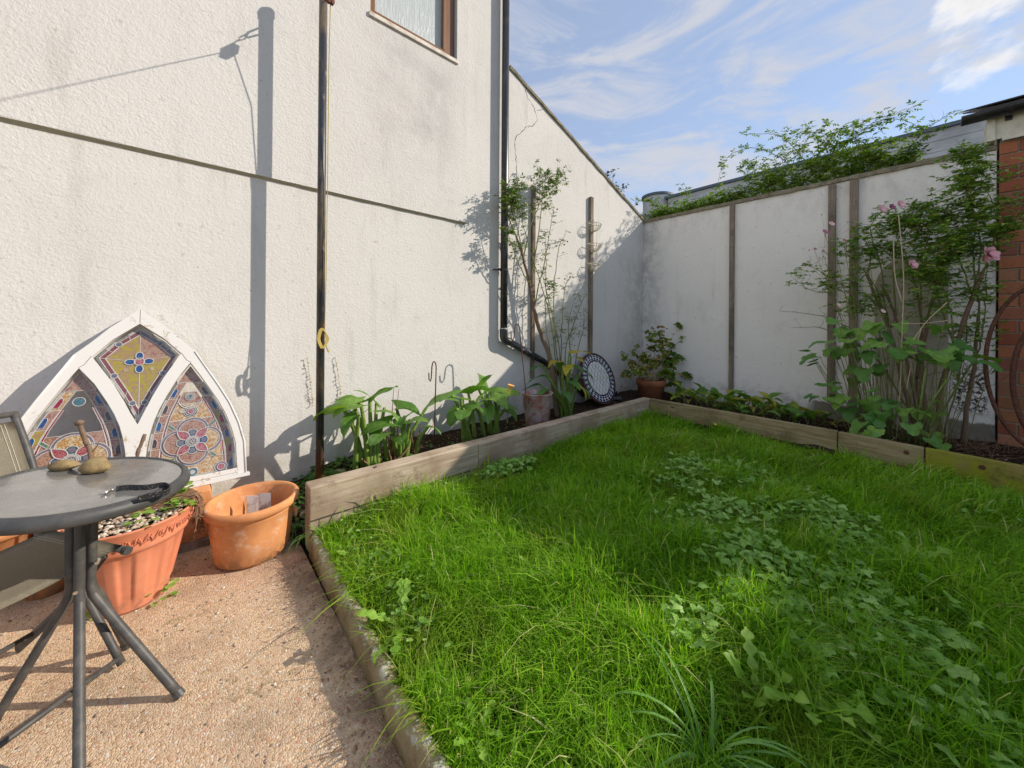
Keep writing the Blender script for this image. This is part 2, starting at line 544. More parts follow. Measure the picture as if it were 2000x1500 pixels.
M = Mat('black_plastic', 0.35, 0.5); M.color(M.mix(M.rng(M.noise(9, 5, 0.7), 0.45, 0.8), (0.018, 0.018, 0.020), (0.07, 0.065, 0.06))); m_black = M.m
M = Mat('downpipe_black', 0.30, 0.5)
c = M.mix(M.rng(M.noise(7, 6, 0.7), 0.48, 0.75, 0, 0.7), (0.022, 0.022, 0.025), (0.10, 0.09, 0.085))
c = M.mix(M.math('MULTIPLY', M.rng(M.noise(26, 5, 0.75), 0.61, 0.66), M.rng(M.xyz()[2], 1.15, 0.95)), c, (0.75, 0.74, 0.72))
M.color(c); m_pipe = M.m
M = Mat('worn_painted_steel', 0.42, 0.45)
c = M.mix(M.rng(M.noise(3.0, 6, 0.7, st=(4, 4, 1)), 0.42, 0.66, 0, 0.85), (0.030, 0.034, 0.042), (0.17, 0.125, 0.075))
c = M.mix(M.rng(M.noise(22, 5, 0.75, st=(1, 1, 0.4)), 0.60, 0.70), c, (0.26, 0.20, 0.14))
c = M.mix(M.math('MULTIPLY', M.rng(M.xyz()[2], 0.42, 0.22), M.rng(M.noise(14, 5), 0.3, 0.55, 0.5, 1)), c, (0.22, 0.085, 0.045))
M.color(c); M.bump(M.noise(60, 4), 0.15, 0.003); m_post = M.m
M = Mat('rust', 0.85, 0.3)
M.color(M.ramp(M.noise(45, 6, 0.7), [(0.3, (0.055, 0.025, 0.018)), (0.55, (0.13, 0.055, 0.035)), (0.8, (0.20, 0.095, 0.055))])); M.bump(M.noise(300, 3), 0.4, 0.002); m_rust = M.m
M = Mat('roof_slate', 0.7, 0.3); M.color(M.mix(M.oi(), (0.06, 0.06, 0.065), (0.11, 0.10, 0.10))); m_slate = M.m
M = Mat('brown_window_frame', 0.3, 0.5); M.color(M.mix(M.noise(5, 5, 0.6, st=(12, 12, 1.0)), (0.15, 0.062, 0.022), (0.27, 0.125, 0.045))); m_winframe = M.m
M = Mat('pale_sill', 0.5, 0.4); M.color(M.mix(M.rng(M.noise(8, 5), 0.4, 0.7), (0.72, 0.66, 0.58), (0.45, 0.36, 0.28))); m_sill = M.m
M = Mat('obscured_glass', 0.12, 0.6)
M.color(M.mix(M.noise(60, 3, 0.7, st=(1, 1, 0.12)), (0.42, 0.46, 0.46), (0.66, 0.70, 0.68)))
M.bump(M.noise(90, 3, 0.6, st=(1, 1, 0.10)), 0.6, 0.01); m_obsglass = M.m
M = Mat('grey_block', 0.9, 0.1); M.color(M.mix(M.rng(M.noise(1.4, 6, 0.65, st=(1, 1, 2.5)), 0.35, 0.7), (0.66, 0.65, 0.64), (0.46, 0.45, 0.44))); m_block = M.m
M = Mat('lead_flashing', 0.6, 0.3); M.color((0.13, 0.16, 0.19)); m_lead_cap = M.m
M = Mat('neighbour_render', 0.9, 0.1); M.color((0.60, 0.56, 0.50)); m_neigh = M.m

# pots, furniture
M = Mat('terracotta', 0.85, 0.2)
c = M.mix(M.rng(M.noise(6, 6, 0.65), 0.35, 0.7), (0.70, 0.32, 0.13), (0.54, 0.22, 0.09))
c = M.mix(M.rng(M.noise(13, 8, 0.78), 0.50, 0.66, 0, 0.62), c, (0.74, 0.52, 0.38))
c = M.mix(M.math('MULTIPLY', M.rng(M.xyz()[2], 0.12, 0.0), M.rng(M.noise(26, 6, 0.7), 0.40, 0.60, 0.1, 0.75)), c, (0.20, 0.12, 0.06))
c = M.mix(M.rng(M.noise(55, 4, 0.7), 0.70, 0.74, 0, 0.6), c, (0.16, 0.08, 0.04))
M.color(c); M.bump(M.noise(90, 4), 0.15, 0.004); m_terra = M.m
M = Mat('dull_terracotta', 0.9, 0.15)
c = M.mix(M.rng(M.noise(9, 6, 0.65), 0.35, 0.7), (0.36, 0.14, 0.07), (0.25, 0.10, 0.055)); M.color(c); m_terra2 = M.m
M = Mat('salmon_plastic', 0.42, 0.4)
c = M.mix(M.rng(M.noise(5, 6, 0.6), 0.35, 0.7), (0.74, 0.28, 0.165), (0.64, 0.225, 0.125))
c = M.mix(M.rng(M.noise(16, 6, 0.75), 0.55, 0.72, 0, 0.4), c, (0.68, 0.42, 0.32))
c = M.mix(M.math('MULTIPLY', M.rng(M.xyz()[2], 0.10, 0.0), M.rng(M.noise(26, 6, 0.7), 0.42, 0.60, 0.05, 0.7)), c, (0.24, 0.13, 0.08)); M.color(c); m_salmon = M.m
M = Mat('grey_tube', 0.5, 0.45)
c = M.mix(M.rng(M.noise(24, 6, 0.7), 0.4, 0.7), (0.060, 0.058, 0.056), (0.115, 0.105, 0.095))
c = M.mix(M.rng(M.noise(95, 4, 0.8), 0.70, 0.73), c, (0.55, 0.53, 0.50)); M.color(c); m_tube = M.m
M = Mat('table_rim', 0.5, 0.4)
c = M.mix(M.rng(M.noise(14, 5, 0.7), 0.4, 0.7), (0.055, 0.055, 0.056), (0.085, 0.083, 0.080))
c = M.mix(M.rng(M.noise(60, 4, 0.8), 0.72, 0.75), c, (0.62, 0.60, 0.58)); M.color(c); m_rim = M.m
M = Mat('textured_black_glass', 0.10, 0.8)
M.color(M.mix(M.rng(M.noise(13, 6, 0.7), 0.4, 0.8), (0.16, 0.155, 0.148), (0.26, 0.25, 0.235)))
M.bump(M.noise(190, 2, 0.5), 0.16, 0.004)
M.b.inputs['Coat Weight'].default_value = 0.6; M.b.inputs['Coat Roughness'].default_value = 0.05; m_glasstop = M.m
M = Mat('sling_fabric', 0.9, 0.15)
c = M.mix(M.vor(420, 'F1'), (0.28, 0.25, 0.19), (0.46, 0.41, 0.31))
M.color(M.mix(M.rng(M.noise(8, 5, 0.7), 0.4, 0.75, 0, 0.5), c, (0.30, 0.27, 0.21))); m_sling = M.m
M = Mat('stitching', 0.8, 0.2); M.color((0.62, 0.58, 0.46)); m_stitch = M.m
M = Mat('field_stone', 0.85, 0.25)
c = M.ramp(M.noise(30, 6, 0.7, vec=M.pos()), [(0.3, (0.15, 0.10, 0.05)), (0.55, (0.30, 0.21, 0.10)), (0.8, (0.40, 0.32, 0.20))])
c = M.mix(M.rng(M.noise(24, 4), 0.58, 0.64, 0, 0.35), c, (0.30, 0.26, 0.10)); M.color(c); M.bump(M.noise(130, 5, 0.7), 0.5, 0.004); m_stone = M.m
M = Mat('pale_stone', 0.9, 0.2); M.color(M.mix(M.noise(20, 6, 0.7), (0.30, 0.22, 0.14), (0.56, 0.47, 0.37))); M.bump(M.noise(60, 5), 0.6, 0.01); m_stone2 = M.m
M = Mat('pebbles', 0.6, 0.35); M.color(M.ramp(M.attr(), [(0.0, (0.50, 0.40, 0.30)), (0.3, (0.62, 0.52, 0.42)), (0.5, (0.36, 0.24, 0.16)), (0.7, (0.70, 0.64, 0.55)), (0.85, (0.30, 0.22, 0.17)), (1, (0.56, 0.30, 0.20))], 'CONSTANT')); m_peb = M.m
M = Mat('black_leather', 0.42, 0.5)
M.color(M.mix(M.rng(M.noise(330, 3, 0.8), 0.60, 0.66), (0.018, 0.018, 0.020), (0.42, 0.42, 0.42))); m_leather = M.m
M = Mat('steel_clasp', 0.25, 0.5); M.color((0.70, 0.66, 0.60)); M.b.inputs['Metallic'].default_value = 1.0; m_steel = M.m
M = Mat('galvanised_bucket', 0.55, 0.4)
c = M.mix(M.rng(M.noise(9, 6, 0.7), 0.4, 0.62), (0.42, 0.36, 0.34), (0.34, 0.13, 0.10)); M.color(c); m_bucket = M.m
M = Mat('water', 0.06, 0.6); M.color((0.10, 0.12, 0.10)); m_water = M.m
M = Mat('white_flaking_paint', 0.6, 0.3)
v = M.pos()
pp = M.noise(17, 7, 0.8, dist=1.0)
loc = M.noise(2.3, 2, 0.5)
fl = M.math('MULTIPLY', M.rng(pp, 0.565, 0.60), M.rng(loc, 0.47, 0.55))
c = M.mix(fl, (0.70, 0.68, 0.655), (0.50, 0.37, 0.22))
c = M.mix(M.rng(M.noise(60, 4, 0.8, st=(1, 1, 4)), 0.70, 0.74), c, (0.52, 0.42, 0.30))
M.color(c); M.bump(M.math('MULTIPLY', fl, -1.0), 0.4, 0.004); m_white = M.m
M = Mat('lead_came', 0.45, 0.5); M.color(M.mix(M.noise(40, 3), (0.38, 0.37, 0.36), (0.58, 0.57, 0.56))); m_came = M.m
GL = {}
def glass_mat(name, a, b, sc_=35, rough=0.14, th=(0.42, 0.58), tr=0.0):
    kk = 0.60
    a = tuple(x * kk for x in a); b = tuple(x * kk for x in b)
    M = Mat('glass_' + name, rough, 0.6)
    c = M.mix(M.rng(M.noise(sc_, 4, 0.65, dist=1.6), th[0], th[1]), a, b)
    M.color(c)
    M.bump(M.noise(60, 2), 0.08, 0.004)
    M.b.inputs['Coat Weight'].default_value = 0.5
    if tr:
        M.b.inputs['Alpha'].default_value = 1 - tr
    GL[name] = M.m
glass_mat('pink', (0.56, 0.36, 0.27), (0.34, 0.13, 0.09), 75, th=(0.50, 0.58))
glass_mat('yellow', (0.48, 0.30, 0.18), (0.52, 0.42, 0.03), 34, th=(0.46, 0.54))
glass_mat('gold', (0.58, 0.30, 0.08), (0.80, 0.66, 0.46), 62, th=(0.47, 0.54))
glass_mat('rose', (0.42, 0.07, 0.10), (0.62, 0.28, 0.30), 110, th=(0.47, 0.54))
glass_mat('maroon', (0.22, 0.035, 0.05), (0.34, 0.12, 0.12), 160)
glass_mat('red', (0.34, 0.0, 0.03), (0.42, 0.01, 0.05), 20)
glass_mat('blue', (0.01, 0.07, 0.30), (0.02, 0.13, 0.36), 20)
glass_mat('teal', (0.05, 0.15, 0.20), (0.13, 0.26, 0.32), 90)
glass_mat('lilac', (0.34, 0.30, 0.37), (0.19, 0.15, 0.21), 150)
glass_mat('green', (0.10, 0.22, 0.17), (0.20, 0.32, 0.24), 90)
glass_mat('white', (0.70, 0.69, 0.66), (0.56, 0.55, 0.53), 60)
glass_mat('dark', (0.08, 0.05, 0.06), (0.15, 0.09, 0.09), 60)
glass_mat('clear', (0.40, 0.40, 0.38), (0.55, 0.55, 0.52), 15, 0.05, tr=0.55)
M = Mat('dirty_glass_backing', 0.3, 0.4); M.color((0.16, 0.14, 0.12)); m_backing = M.m
M = Mat('navy_tile', 0.25, 0.5); M.color((0.012, 0.015, 0.085)); m_navy = M.m
M = Mat('white_tile', 0.3, 0.45)
M.color(M.mix(M.rng(M.noise(34, 5, 0.75), 0.56, 0.64), (0.74, 0.74, 0.73), (0.42, 0.34, 0.16))); m_tile = M.m
M = Mat('grout', 0.9, 0.1); M.color((0.20, 0.19, 0.17)); m_grout = M.m
M = Mat('cream_wire', 0.5, 0.3); M.color((0.66, 0.60, 0.44)); m_wire = M.m
M = Mat('cord', 0.8, 0.2); M.color((0.72, 0.66, 0.52)); m_cord = M.m
M = Mat('ochre_rope', 0.9, 0.1); M.color((0.52, 0.40, 0.12)); m_rope = M.m
M = Mat('bark_twig', 0.9, 0.1); M.color(M.mix(M.noise(60, 5, 0.7), (0.13, 0.085, 0.06), (0.30, 0.21, 0.15))); M.bump(M.noise(120, 4), 0.5, 0.004); m_bark = M.m
M = Mat('green_cane', 0.7, 0.3); M.color(M.mix(M.noise(14, 5, 0.7), (0.13, 0.15, 0.04), (0.26, 0.24, 0.09))); m_cane = M.m
M = Mat('dry_stem', 0.9, 0.1); M.color(M.mix(M.noise(30, 4), (0.42, 0.31, 0.18), (0.60, 0.50, 0.34))); m_dry = M.m
M = Mat('brown_dead', 0.95, 0.1); M.color(M.mix(M.noise(40, 4), (0.16, 0.085, 0.05), (0.34, 0.20, 0.12))); m_dead = M.m
M = Mat('tag_white', 0.5, 0.3); M.color(M.mix(M.rng(M.noise(14, 5, 0.7), 0.45, 0.65), (0.74, 0.72, 0.70), (0.40, 0.36, 0.33))); m_tag = M.m

def leaf_mat(name, cols, trans=0.3, obj_rnd=False, rough=0.5, spec=0.35, patch=None, boost=1.0, vein=None, mid=0.0):
    M = Mat(name, rough, spec)
    src = M.oi() if obj_rnd else M.attr()
    k = len(cols)
    c = M.ramp(src, [(i / max(1, k - 1), q) for i, q in enumerate(cols)])
    c = M.mix(M.rng(M.noise(35, 3, 0.6), 0.35, 0.7, 0, 0.30), c, (0.015, 0.05, 0.01))
    if patch:
        c = M.mix(M.math('MULTIPLY', M.rng(M.noise(patch[1], 4, 0.6), 0.50, 0.68), patch[2]), c, patch[0])
    if mid:
        ax = M.math('ABSOLUTE', M.xyz(M.objc())[0])
        c = M.mix(M.rng(ax, mid * 1.6, mid * 0.6, 0, 0.5), c, (0.42, 0.55, 0.22))
    M.color(c)
    if vein:
        M.bump(M.noise(1.0, 2, 0.5, vec=M.objc(), st=vein), 0.6, 0.012)
    M.translucent(c, trans, boost)
    return M.m
m_grass = leaf_mat('grass_blades', ((0.125, 0.285, 0.010), (0.180, 0.375, 0.013), (0.240, 0.460, 0.020), (0.310, 0.500, 0.035), (0.45, 0.52, 0.10), (0.74, 0.66, 0.36)), 0.45, rough=0.5, spec=0.25, patch=((0.27, 0.31, 0.05), 2.6, 0.45), boost=1.25)
m_calla = leaf_mat('calla_leaf', ((0.12, 0.27, 0.035), (0.18, 0.36, 0.048), (0.26, 0.44, 0.07)), 0.32, True, 0.38, 0.45, vein=(60, 6, 6), mid=0.012)
m_callastalk = leaf_mat('calla_stalk', ((0.20, 0.33, 0.06), (0.28, 0.40, 0.08)), 0.15, True, 0.4, 0.4)
m_arum = leaf_mat('dark_arum_leaf', ((0.085, 0.225, 0.045), (0.125, 0.29, 0.06)), 0.25, True, 0.4, 0.45, vein=(60, 6, 6), mid=0.012)
m_yellowleaf = leaf_mat('yellow_leaf', ((0.55, 0.42, 0.03), (0.62, 0.50, 0.05)), 0.3, True, 0.5, 0.3, patch=((0.30, 0.26, 0.04), 22, 0.8))
m_rose = leaf_mat('rose_leaf', ((0.05, 0.12, 0.02), (0.09, 0.19, 0.03), (0.16, 0.26, 0.04), (0.30, 0.29, 0.05)), 0.28, rough=0.45)
m_rosedark = leaf_mat('dark_rose_leaf', ((0.10, 0.24, 0.04), (0.17, 0.35, 0.05), (0.29, 0.46, 0.07), (0.46, 0.48, 0.10)), 0.22, rough=0.45)
m_climb = leaf_mat('climber_leaf', ((0.055, 0.125, 0.018), (0.10, 0.21, 0.025), (0.19, 0.31, 0.035), (0.32, 0.36, 0.05)), 0.35, rough=0.45, boost=1.15)
m_shrub = leaf_mat('autumn_shrub_leaf', ((0.08, 0.19, 0.025), (0.15, 0.28, 0.03), (0.32, 0.29, 0.045), (0.34, 0.14, 0.05)), 0.28, rough=0.5)
m_lily = leaf_mat('lily_leaf', ((0.10, 0.25, 0.035), (0.17, 0.34, 0.04), (0.32, 0.42, 0.05), (0.56, 0.44, 0.08)), 0.28, True, 0.42, 0.4, vein=(70, 4, 4))
m_anem = leaf_mat('anemone_leaf', ((0.085, 0.22, 0.045), (0.14, 0.31, 0.06), (0.25, 0.42, 0.07)), 0.25, True, 0.5, 0.35)
m_butter = leaf_mat('buttercup_leaf', ((0.20, 0.40, 0.06), (0.29, 0.51, 0.10), (0.40, 0.60, 0.17)), 0.3, rough=0.5)
m_dand = leaf_mat('dandelion_leaf', ((0.18, 0.36, 0.03), (0.26, 0.46, 0.05), (0.36, 0.55, 0.10)), 0.3, True, 0.5)
m_strap = leaf_mat('strap_leaf', ((0.17, 0.37, 0.07), (0.26, 0.48, 0.12)), 0.28, True, 0.4, 0.4)
m_weed = leaf_mat('bed_weed_leaf', ((0.05, 0.13, 0.02), (0.09, 0.20, 0.03), (0.15, 0.27, 0.045)), 0.3)
m_twigtree = leaf_mat('sparse_tree_leaf', ((0.09, 0.075, 0.05), (0.13, 0.13, 0.06), (0.08, 0.10, 0.04)), 0.2)
M = Mat('petal_pink', 0.5, 0.3); M.color(M.mix(M.oi(), (0.85, 0.42, 0.50), (0.92, 0.62, 0.60))); m_petal = M.m
M = Mat('petal_mauve', 0.5, 0.3); M.color((0.42, 0.13, 0.24)); m_mauve = M.m
M = Mat('petal_apricot', 0.5, 0.3); M.color((0.85, 0.46, 0.14)); m_apricot = M.m
M = Mat('petal_yellow', 0.5, 0.3); M.color((0.90, 0.70, 0.02)); m_yellow = M.m
M = Mat('petal_white', 0.5, 0.3); M.color((0.82, 0.82, 0.78)); m_petalw = M.m

# ---------------------------------------------------------------- setting
def flat(name, mat, pts, nx=1, ny=1, f=None):
    """grid sheet over a quad, f(x,y)->z"""
    bm = BM()
    a, b, c, d = [Vector(p) for p in pts]
    g = []
    for j in range(ny + 1):
        row = []
        for i in range(nx + 1):
            u, v = i / nx, j / ny
            p = (a * (1 - u) + b * u) * (1 - v) + (d * (1 - u) + c * u) * v
            if f: p.z = f(p.x, p.y)
            row.append(bm.verts.new(p))
        g.append(row)
    for j in range(ny):
        for i in range(nx):
            bm.faces.new((g[j][i], g[j][i + 1], g[j + 1][i + 1], g[j + 1][i]))
    o = obj(name, bm, mat, smooth=True)
    o['kind'] = 'structure'
    return o
def hn(x, y, s):
    return math.sin(x * s + 1.3 * math.sin(y * s * 0.7)) * math.cos(y * s * 1.1 + 0.8)
def lawn_z(x, y):
    return 0.085 + 0.035 * min(1, max(0, (x - 0.6) / 2.0)) + 0.012 * hn(x, y, 2.3) + 0.006 * hn(x + 4, y, 6.1)
flat('ground', m_far, ((-90, -90, -0.06), (150, -90, -0.06), (150, 150, -0.06), (-90, 150, -0.06)))
flat('patio', m_patio, ((-6, -7, 0), (0.47, -7, 0), (0.47, 3.06, 0), (-6, 3.06, 0)))
flat('lawn_soil', m_lawnsoil, ((0.50, -3.4, 0), (4.9, -3.4, 0), (4.9, 2.26, 0), (0.50, 2.26, 0)), 44, 56, lawn_z)
def lbed_z(x, y):
    e = min(1, max(0, (x - 0.42) / 0.7))
    return 0.02 + 0.16 * e + 0.015 * hn(x, y, 9) + 0.01 * hn(x, y, 23) + 0.05 * max(0, y - 2.7)
def rbed_z(x, y):
    return 0.17 + 0.015 * hn(x, y, 8) + 0.01 * hn(x, y, 21)
flat('flower_bed_left', m_soil, ((0.44, 2.28, 0), (5.53, 2.28, 0), (5.53, 3.06, 0), (0.44, 3.06, 0)), 90, 14, lbed_z)
flat('flower_bed_right', m_soil, ((4.04, -3.4, 0), (5.53, -3.4, 0), (5.53, 2.30, 0), (4.04, 2.30, 0)), 24, 90, rbed_z)

MW_Y = lambda y: Matrix(((1, 0, 0, 0), (0, 0, -1, y), (0, 1, 0, 0), (0, 0, 0, 1)))      # local (x,z) plane at y
MW_X = lambda x: Matrix(((0, 0, 1, x), (1, 0, 0, 0), (0, 1, 0, 0), (0, 0, 0, 1)))       # local (y,z) plane at x

# --- house: lower render, thicker panel above it, window
house = thing('white_rendered_house', 'tall white roughcast house wall with a ledge line and a brown framed window', 'house', (-2.0, 3.06, 0))
win = [(1.10, 3.76), (1.935, 3.76), (1.935, 5.1), (1.10, 5.1)]
obj('wall', plate([[(-6, -0.05), (2.625, -0.05), (2.625, 6.4), (-6, 6.4)], win], 0.25, MW_Y(3.05 + 0.125)), m_render, house)
bm = BM(); box(bm, (-6, 3.302, -0.05), (2.625, 8.0, 6.4)); obj('house_body', bm, m_render, house)
pan = obj('render_panel', plate([[(-6, 2.262), (2.066, 2.228), (2.066, 6.4), (-6, 6.4)], win], 0.021, MW_Y(3.05 - 0.0115)), m_panel, house)
# drip edge under the panel, uneven
bm = BM()
pts = []
x = -6.0
while x < 2.06:
    pts.append((x, 3.040 + random.uniform(-0.0015, 0.0015), 2.262 - 0.034 * (x + 6) / 8.06 - 0.012 + random.uniform(-0.003, 0.003)))
    x += 0.07
for p, q in zip(pts, pts[1:]):
    w = 0.017 * (1 - 0.65 * (p[0] + 1) / 3.1) if p[0] > -1 else 0.017
    w = max(w, 0.005)
    vs = [bm.verts.new(v) for v in ((p[0], 3.027, p[2] + w), (q[0], 3.027, q[2] + w), (q[0], 3.052, q[2] - w * 0.55), (p[0], 3.052, p[2] - w * 0.55))]
    bm.faces.new(vs)
obj('drip_edge', bm, m_gap, house)
wn_ = obj('window', plate([[(1.112, 3.775), (1.923, 3.775), (1.923, 5.09), (1.112, 5.09)], [(1.152, 3.830), (1.800, 3.830), (1.800, 5.05), (1.152, 5.05)]], 0.07, MW_Y(3.105)), m_winframe, house)
bm = BM(); box(bm, (1.145, 3.048, 3.800), (1.815, 3.069, 3.826)); box(bm, (1.792, 3.046, 3.8265), (1.815, 3.069, 5.05)); obj('glazing_bar', bm, m_winframe, wn_, bevel=0.004)
bm = BM(); box(bm, (1.150, 3.095, 3.826), (1.802, 3.101, 5.052)); obj('glass_pane', bm, m_obsglass, wn_)
bm = BM(); box(bm, (1.085, 3.010, 3.738), (1.945, 3.135, 3.7745)); obj('window_sill', bm, m_sill, house, bevel=0.004)

# --- garden side wall, sloping top
sw = thing('garden_side_wall', 'white roughcast garden wall with a sloping top and a branching crack', 'wall', (4.0, 3.16, 0))
top = lambda x: 4.045 - 0.3925 * (x - 2.63)
obj('wall', plate([[(2.627, -0.05), (5.80, -0.05), (5.80, top(5.8)), (5.52, top(5.52)), (2.627, top(2.627))]], 0.22, MW_Y(3.162)), m_side, sw)
bm = BM()
N_ = 34
pr = []
for i in range(N_ + 1):
    x = 2.628 + (5.50 - 2.628) * i / N_
    zt = top(x) + random.uniform(-0.003, 0.003)
    pr.append([(x, 3.035 + random.uniform(-0.006, 0.004), zt - 0.014 + random.uniform(-0.004, 0.004)), (x, 3.035, zt + 0.024), (x, 3.29, zt + 0.024), (x, 3.29, zt - 0.02)])
rings = [[bm.verts.new(p) for p in r] for r in pr]
for a, b in zip(rings, rings[1:]):
    for k in range(4): bm.faces.new((a[k], a[(k + 1) % 4], b[(k + 1) % 4], b[k]))
bm.faces.new(rings[0]); bm.faces.new(rings[-1][::-1])
obj('coping', bm, m_cope, sw)
def crack(pts, w):
    P = [Vector(p) for p in pts]
    out = []
    for a, b in zip(P, P[1:]):
        n = max(2, int((b - a).length / 0.018))
        for i in range(n):
            q = a.lerp(b, i / n)
            out.append(q + Vector((random.uniform(-1, 1) * 0.007, 0, random.uniform(-1, 1) * 0.007)))
    out.append(P[-1])
    bm = BM()
    tube(bm, out, [w * random.uniform(0.4, 1.2) for _ in out], 5)
    for v in bm.verts: v.co.y = 3.0525 + (v.co.y - 3.05) * 0.7
    return bm
obj('crack', crack([(2.859, 3.050, 3.900), (2.916, 3.050, 3.824), (3.017, 3.050, 3.746), (3.069, 3.050, 3.627), (2.986, 3.050, 3.525), (2.879, 3.050, 3.486), (2.824, 3.050, 3.403), (2.746, 3.050, 3.341), (2.708, 3.050, 3.265), (2.733, 3.050, 3.073), (2.751, 3.050, 2.849)], 0.0042), m_crack, sw)
obj('crack', crack([(3.017, 3.050, 3.746), (3.068, 3.050, 3.742), (3.172, 3.050, 3.800)], 0.003), m_crack, sw)

def batten_bm(lo, hi, axis):
    bm = BM()
    box(bm, lo, hi, 0.0015)
    return bm
def battens_nails(bm, a, b, n, r=0.005):
    a = Vector(a); b = Vector(b)
    for i in range(n):
        p = a.lerp(b, (i + 0.5 + random.uniform(-0.3, 0.3)) / n)
        tube(bm, [p, p + (Vector((0, -0.004, 0)) if abs(a.y - b.y) < 0.2 and a.y > 2.9 else Vector((-0.004, 0, 0)))], r, 6)
b1 = obj('batten', batten_bm((2.970, 3.018, 0.60), (3.018, 3.0495, 2.83), 'x'), m_batten, sw, bevel=0.003)
b2 = obj('batten', batten_bm((4.060, 3.008, 0.35), (4.120, 3.0495, 2.95), 'x'), m_batten, sw, bevel=0.003)

# --- end wall
ew = thing('garden_end_wall', 'white roughcast garden wall with upright wooden battens and a rough coping', 'wall', (5.63, 1.3, 0))
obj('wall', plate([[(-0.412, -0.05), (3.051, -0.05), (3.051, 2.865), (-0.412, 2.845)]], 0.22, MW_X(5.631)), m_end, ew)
bm = BM()
rings = []
for i in range(46):
    y = 3.047 - (3.047 + 0.41) * i / 45
    zt = 2.845 + 0.02 * (y + 0.4) / 3.46
    rings.append([bm.verts.new(p) for p in ((5.500 + random.uniform(-0.006, 0.004), y, zt + 0.001 + random.uniform(-0.005, 0.005)), (5.500, y, zt + 0.048 + random.uniform(-0.004, 0.004)), (5.77, y, zt + 0.05), (5.77, y, zt + 0.001))])
for a, b in zip(rings, rings[1:]):
    for k in range(4): bm.faces.new((a[k], a[(k + 1) % 4], b[(k + 1) % 4], b[k]))
bm.faces.new(rings[0]); bm.faces.new(rings[-1][::-1])
obj('coping', bm, m_cope, ew)
for (y0, y1, z0, z1) in ((1.722, 1.778, 0.22, 2.842), (0.692, 0.757, 0.36, 2.838), (0.505, 0.575, 0.24, 2.836)):
    b = obj('batten', batten_bm((5.478, y0, z0), (5.5205, y1, z1), 'y'), m_batten, ew, bevel=0.003)
    bm = BM(); battens_nails(bm, (5.478, (y0 + y1) / 2, z0 + 0.1), (5.478, (y0 + y1) / 2 + 0.004, z1 - 0.05), 9)
    obj('nails', bm, m_rust, b)
# unpainted arched patch
arc = [(-0.135, 0.12)] + [(-0.135, 1.50)] + [(0.12 + 0.255 * math.cos(a), 1.62 + 0.33 * math.sin(a)) for a in [math.pi - i * math.pi / 14 - 0.0 for i in range(15)][::-1]][::-1] + [(0.375, 1.5), (0.36, 0.12)]
obj('bare_render_patch', plate([arc], 0.012, MW_X(5.516)), m_bare, ew)

# --- brick outhouse
oh = thing('brick_outhouse', 'red brick outhouse with cream fascia and black gutter beside the white wall', 'outhouse', (6.4, -1.2, 0))
OX, OY0, OY1 = 5.50, -0.425, -2.30
bm = BM(); box(bm, (OX + 0.004, OY1, -0.05), (7.6, OY0 - 0.004, 3.10)); obj('mortar_core', bm, m_mortar, oh)
bw, bh, jt = 0.262, 0.102, 0.0125
bmx = BM(); box(bmx, (-0.010, -bw / 2, -bh / 2), (0.010, bw / 2, bh / 2))
me_br = bpy.data.meshes.new('brick'); bmesh.ops.bevel(bmx, geom=bmx.edges[:], offset=0.003, segments=1, affect='EDGES'); bmx.to_mesh(me_br); bmx.free(); me_br.materials.append(m_brick)
bmx = BM(); box(bmx, (-0.010, -0.05, -bh / 2), (0.010, 0.05, bh / 2))
me_hb = bpy.data.meshes.new('half_brick'); bmesh.ops.bevel(bmx, geom=bmx.edges[:], offset=0.003, segments=1, affect='EDGES'); bmx.to_mesh(me_hb); bmx.free(); me_hb.materials.append(m_brick)
zz, row = 0.155, 0
while zz < 2.80:
    y = OY0
    if row % 2:
        inst('brick', me_hb, Matrix.Translation((OX + random.uniform(-0.003, 0.002), y - 0.05, zz + bh / 2)), oh)
        y -= 0.10 + jt
    while y - bw > OY1:
        inst('brick', me_br, Matrix.Translation((OX + random.uniform(-0.003, 0.003), y - bw / 2, zz + bh / 2 + random.uniform(-0.001, 0.001))) @ Matrix.Rotation(random.uniform(-0.01, 0.01), 4, 'X'), oh)
        y -= bw + jt
    zz += bh + jt; row += 1
bm = BM(); box(bm, (5.462, OY1, 2.925), (5.486, -0.4005, 3.135)); obj('fascia_board', bm, m_cream, oh, bevel=0.003)
bm = BM(); box(bm, (5.4465, OY1, 2.90), (5.4595, -0.435, 2.945)); obj('fascia_trim', bm, m_cream, oh, bevel=0.002)
bm = BM(); box(bm, (5.440, -0.400, 2.915), (5.72, -0.350, 3.14)); obj('fascia_end', bm, m_cream, oh, bevel=0.003)
# half-round gutter
bm = BM()
gy0, gy1 = -0.20, OY1
prof = [(math.cos(a) * 0.066, math.sin(a) * 0.066) for a in [math.pi + i * math.pi / 10 for i in range(11)]]
prof += [(x * 0.92, y * 0.92) for x, y in prof[::-1]]
r0 = [bm.verts.new((5.385 + x, gy0, 3.165 + y)) for x, y in prof]
r1 = [bm.verts.new((5.385 + x, gy1, 3.165 + y)) for x, y in prof]
for k in range(len(prof)):
    k2 = (k + 1) % len(prof)
    bm.faces.new((r0[k], r0[k2], r1[k2], r1[k]))
bm.faces.new([r0[k] for k in range(11)]); bm.faces.new([r1[k] for k in range(11)][::-1])
g = obj('gutter', bm, m_black, oh)
bm = BM()
for y in (-0.47, -1.4, -2.2):
    bx_ = [(5.385 + math.cos(a) * 0.072, y, 3.165 + math.sin(a) * 0.072) for a in [math.pi + i * math.pi / 10 for i in range(11)]]
    tube(bm, bx_, 0.008, 5, flat=(0.022, 0.005))
    box(bm, (5.435, y - 0.02, 3.07), (5.462, y + 0.02, 3.13))
obj('gutter_bracket', bm, m_black, g)
bm = BM()
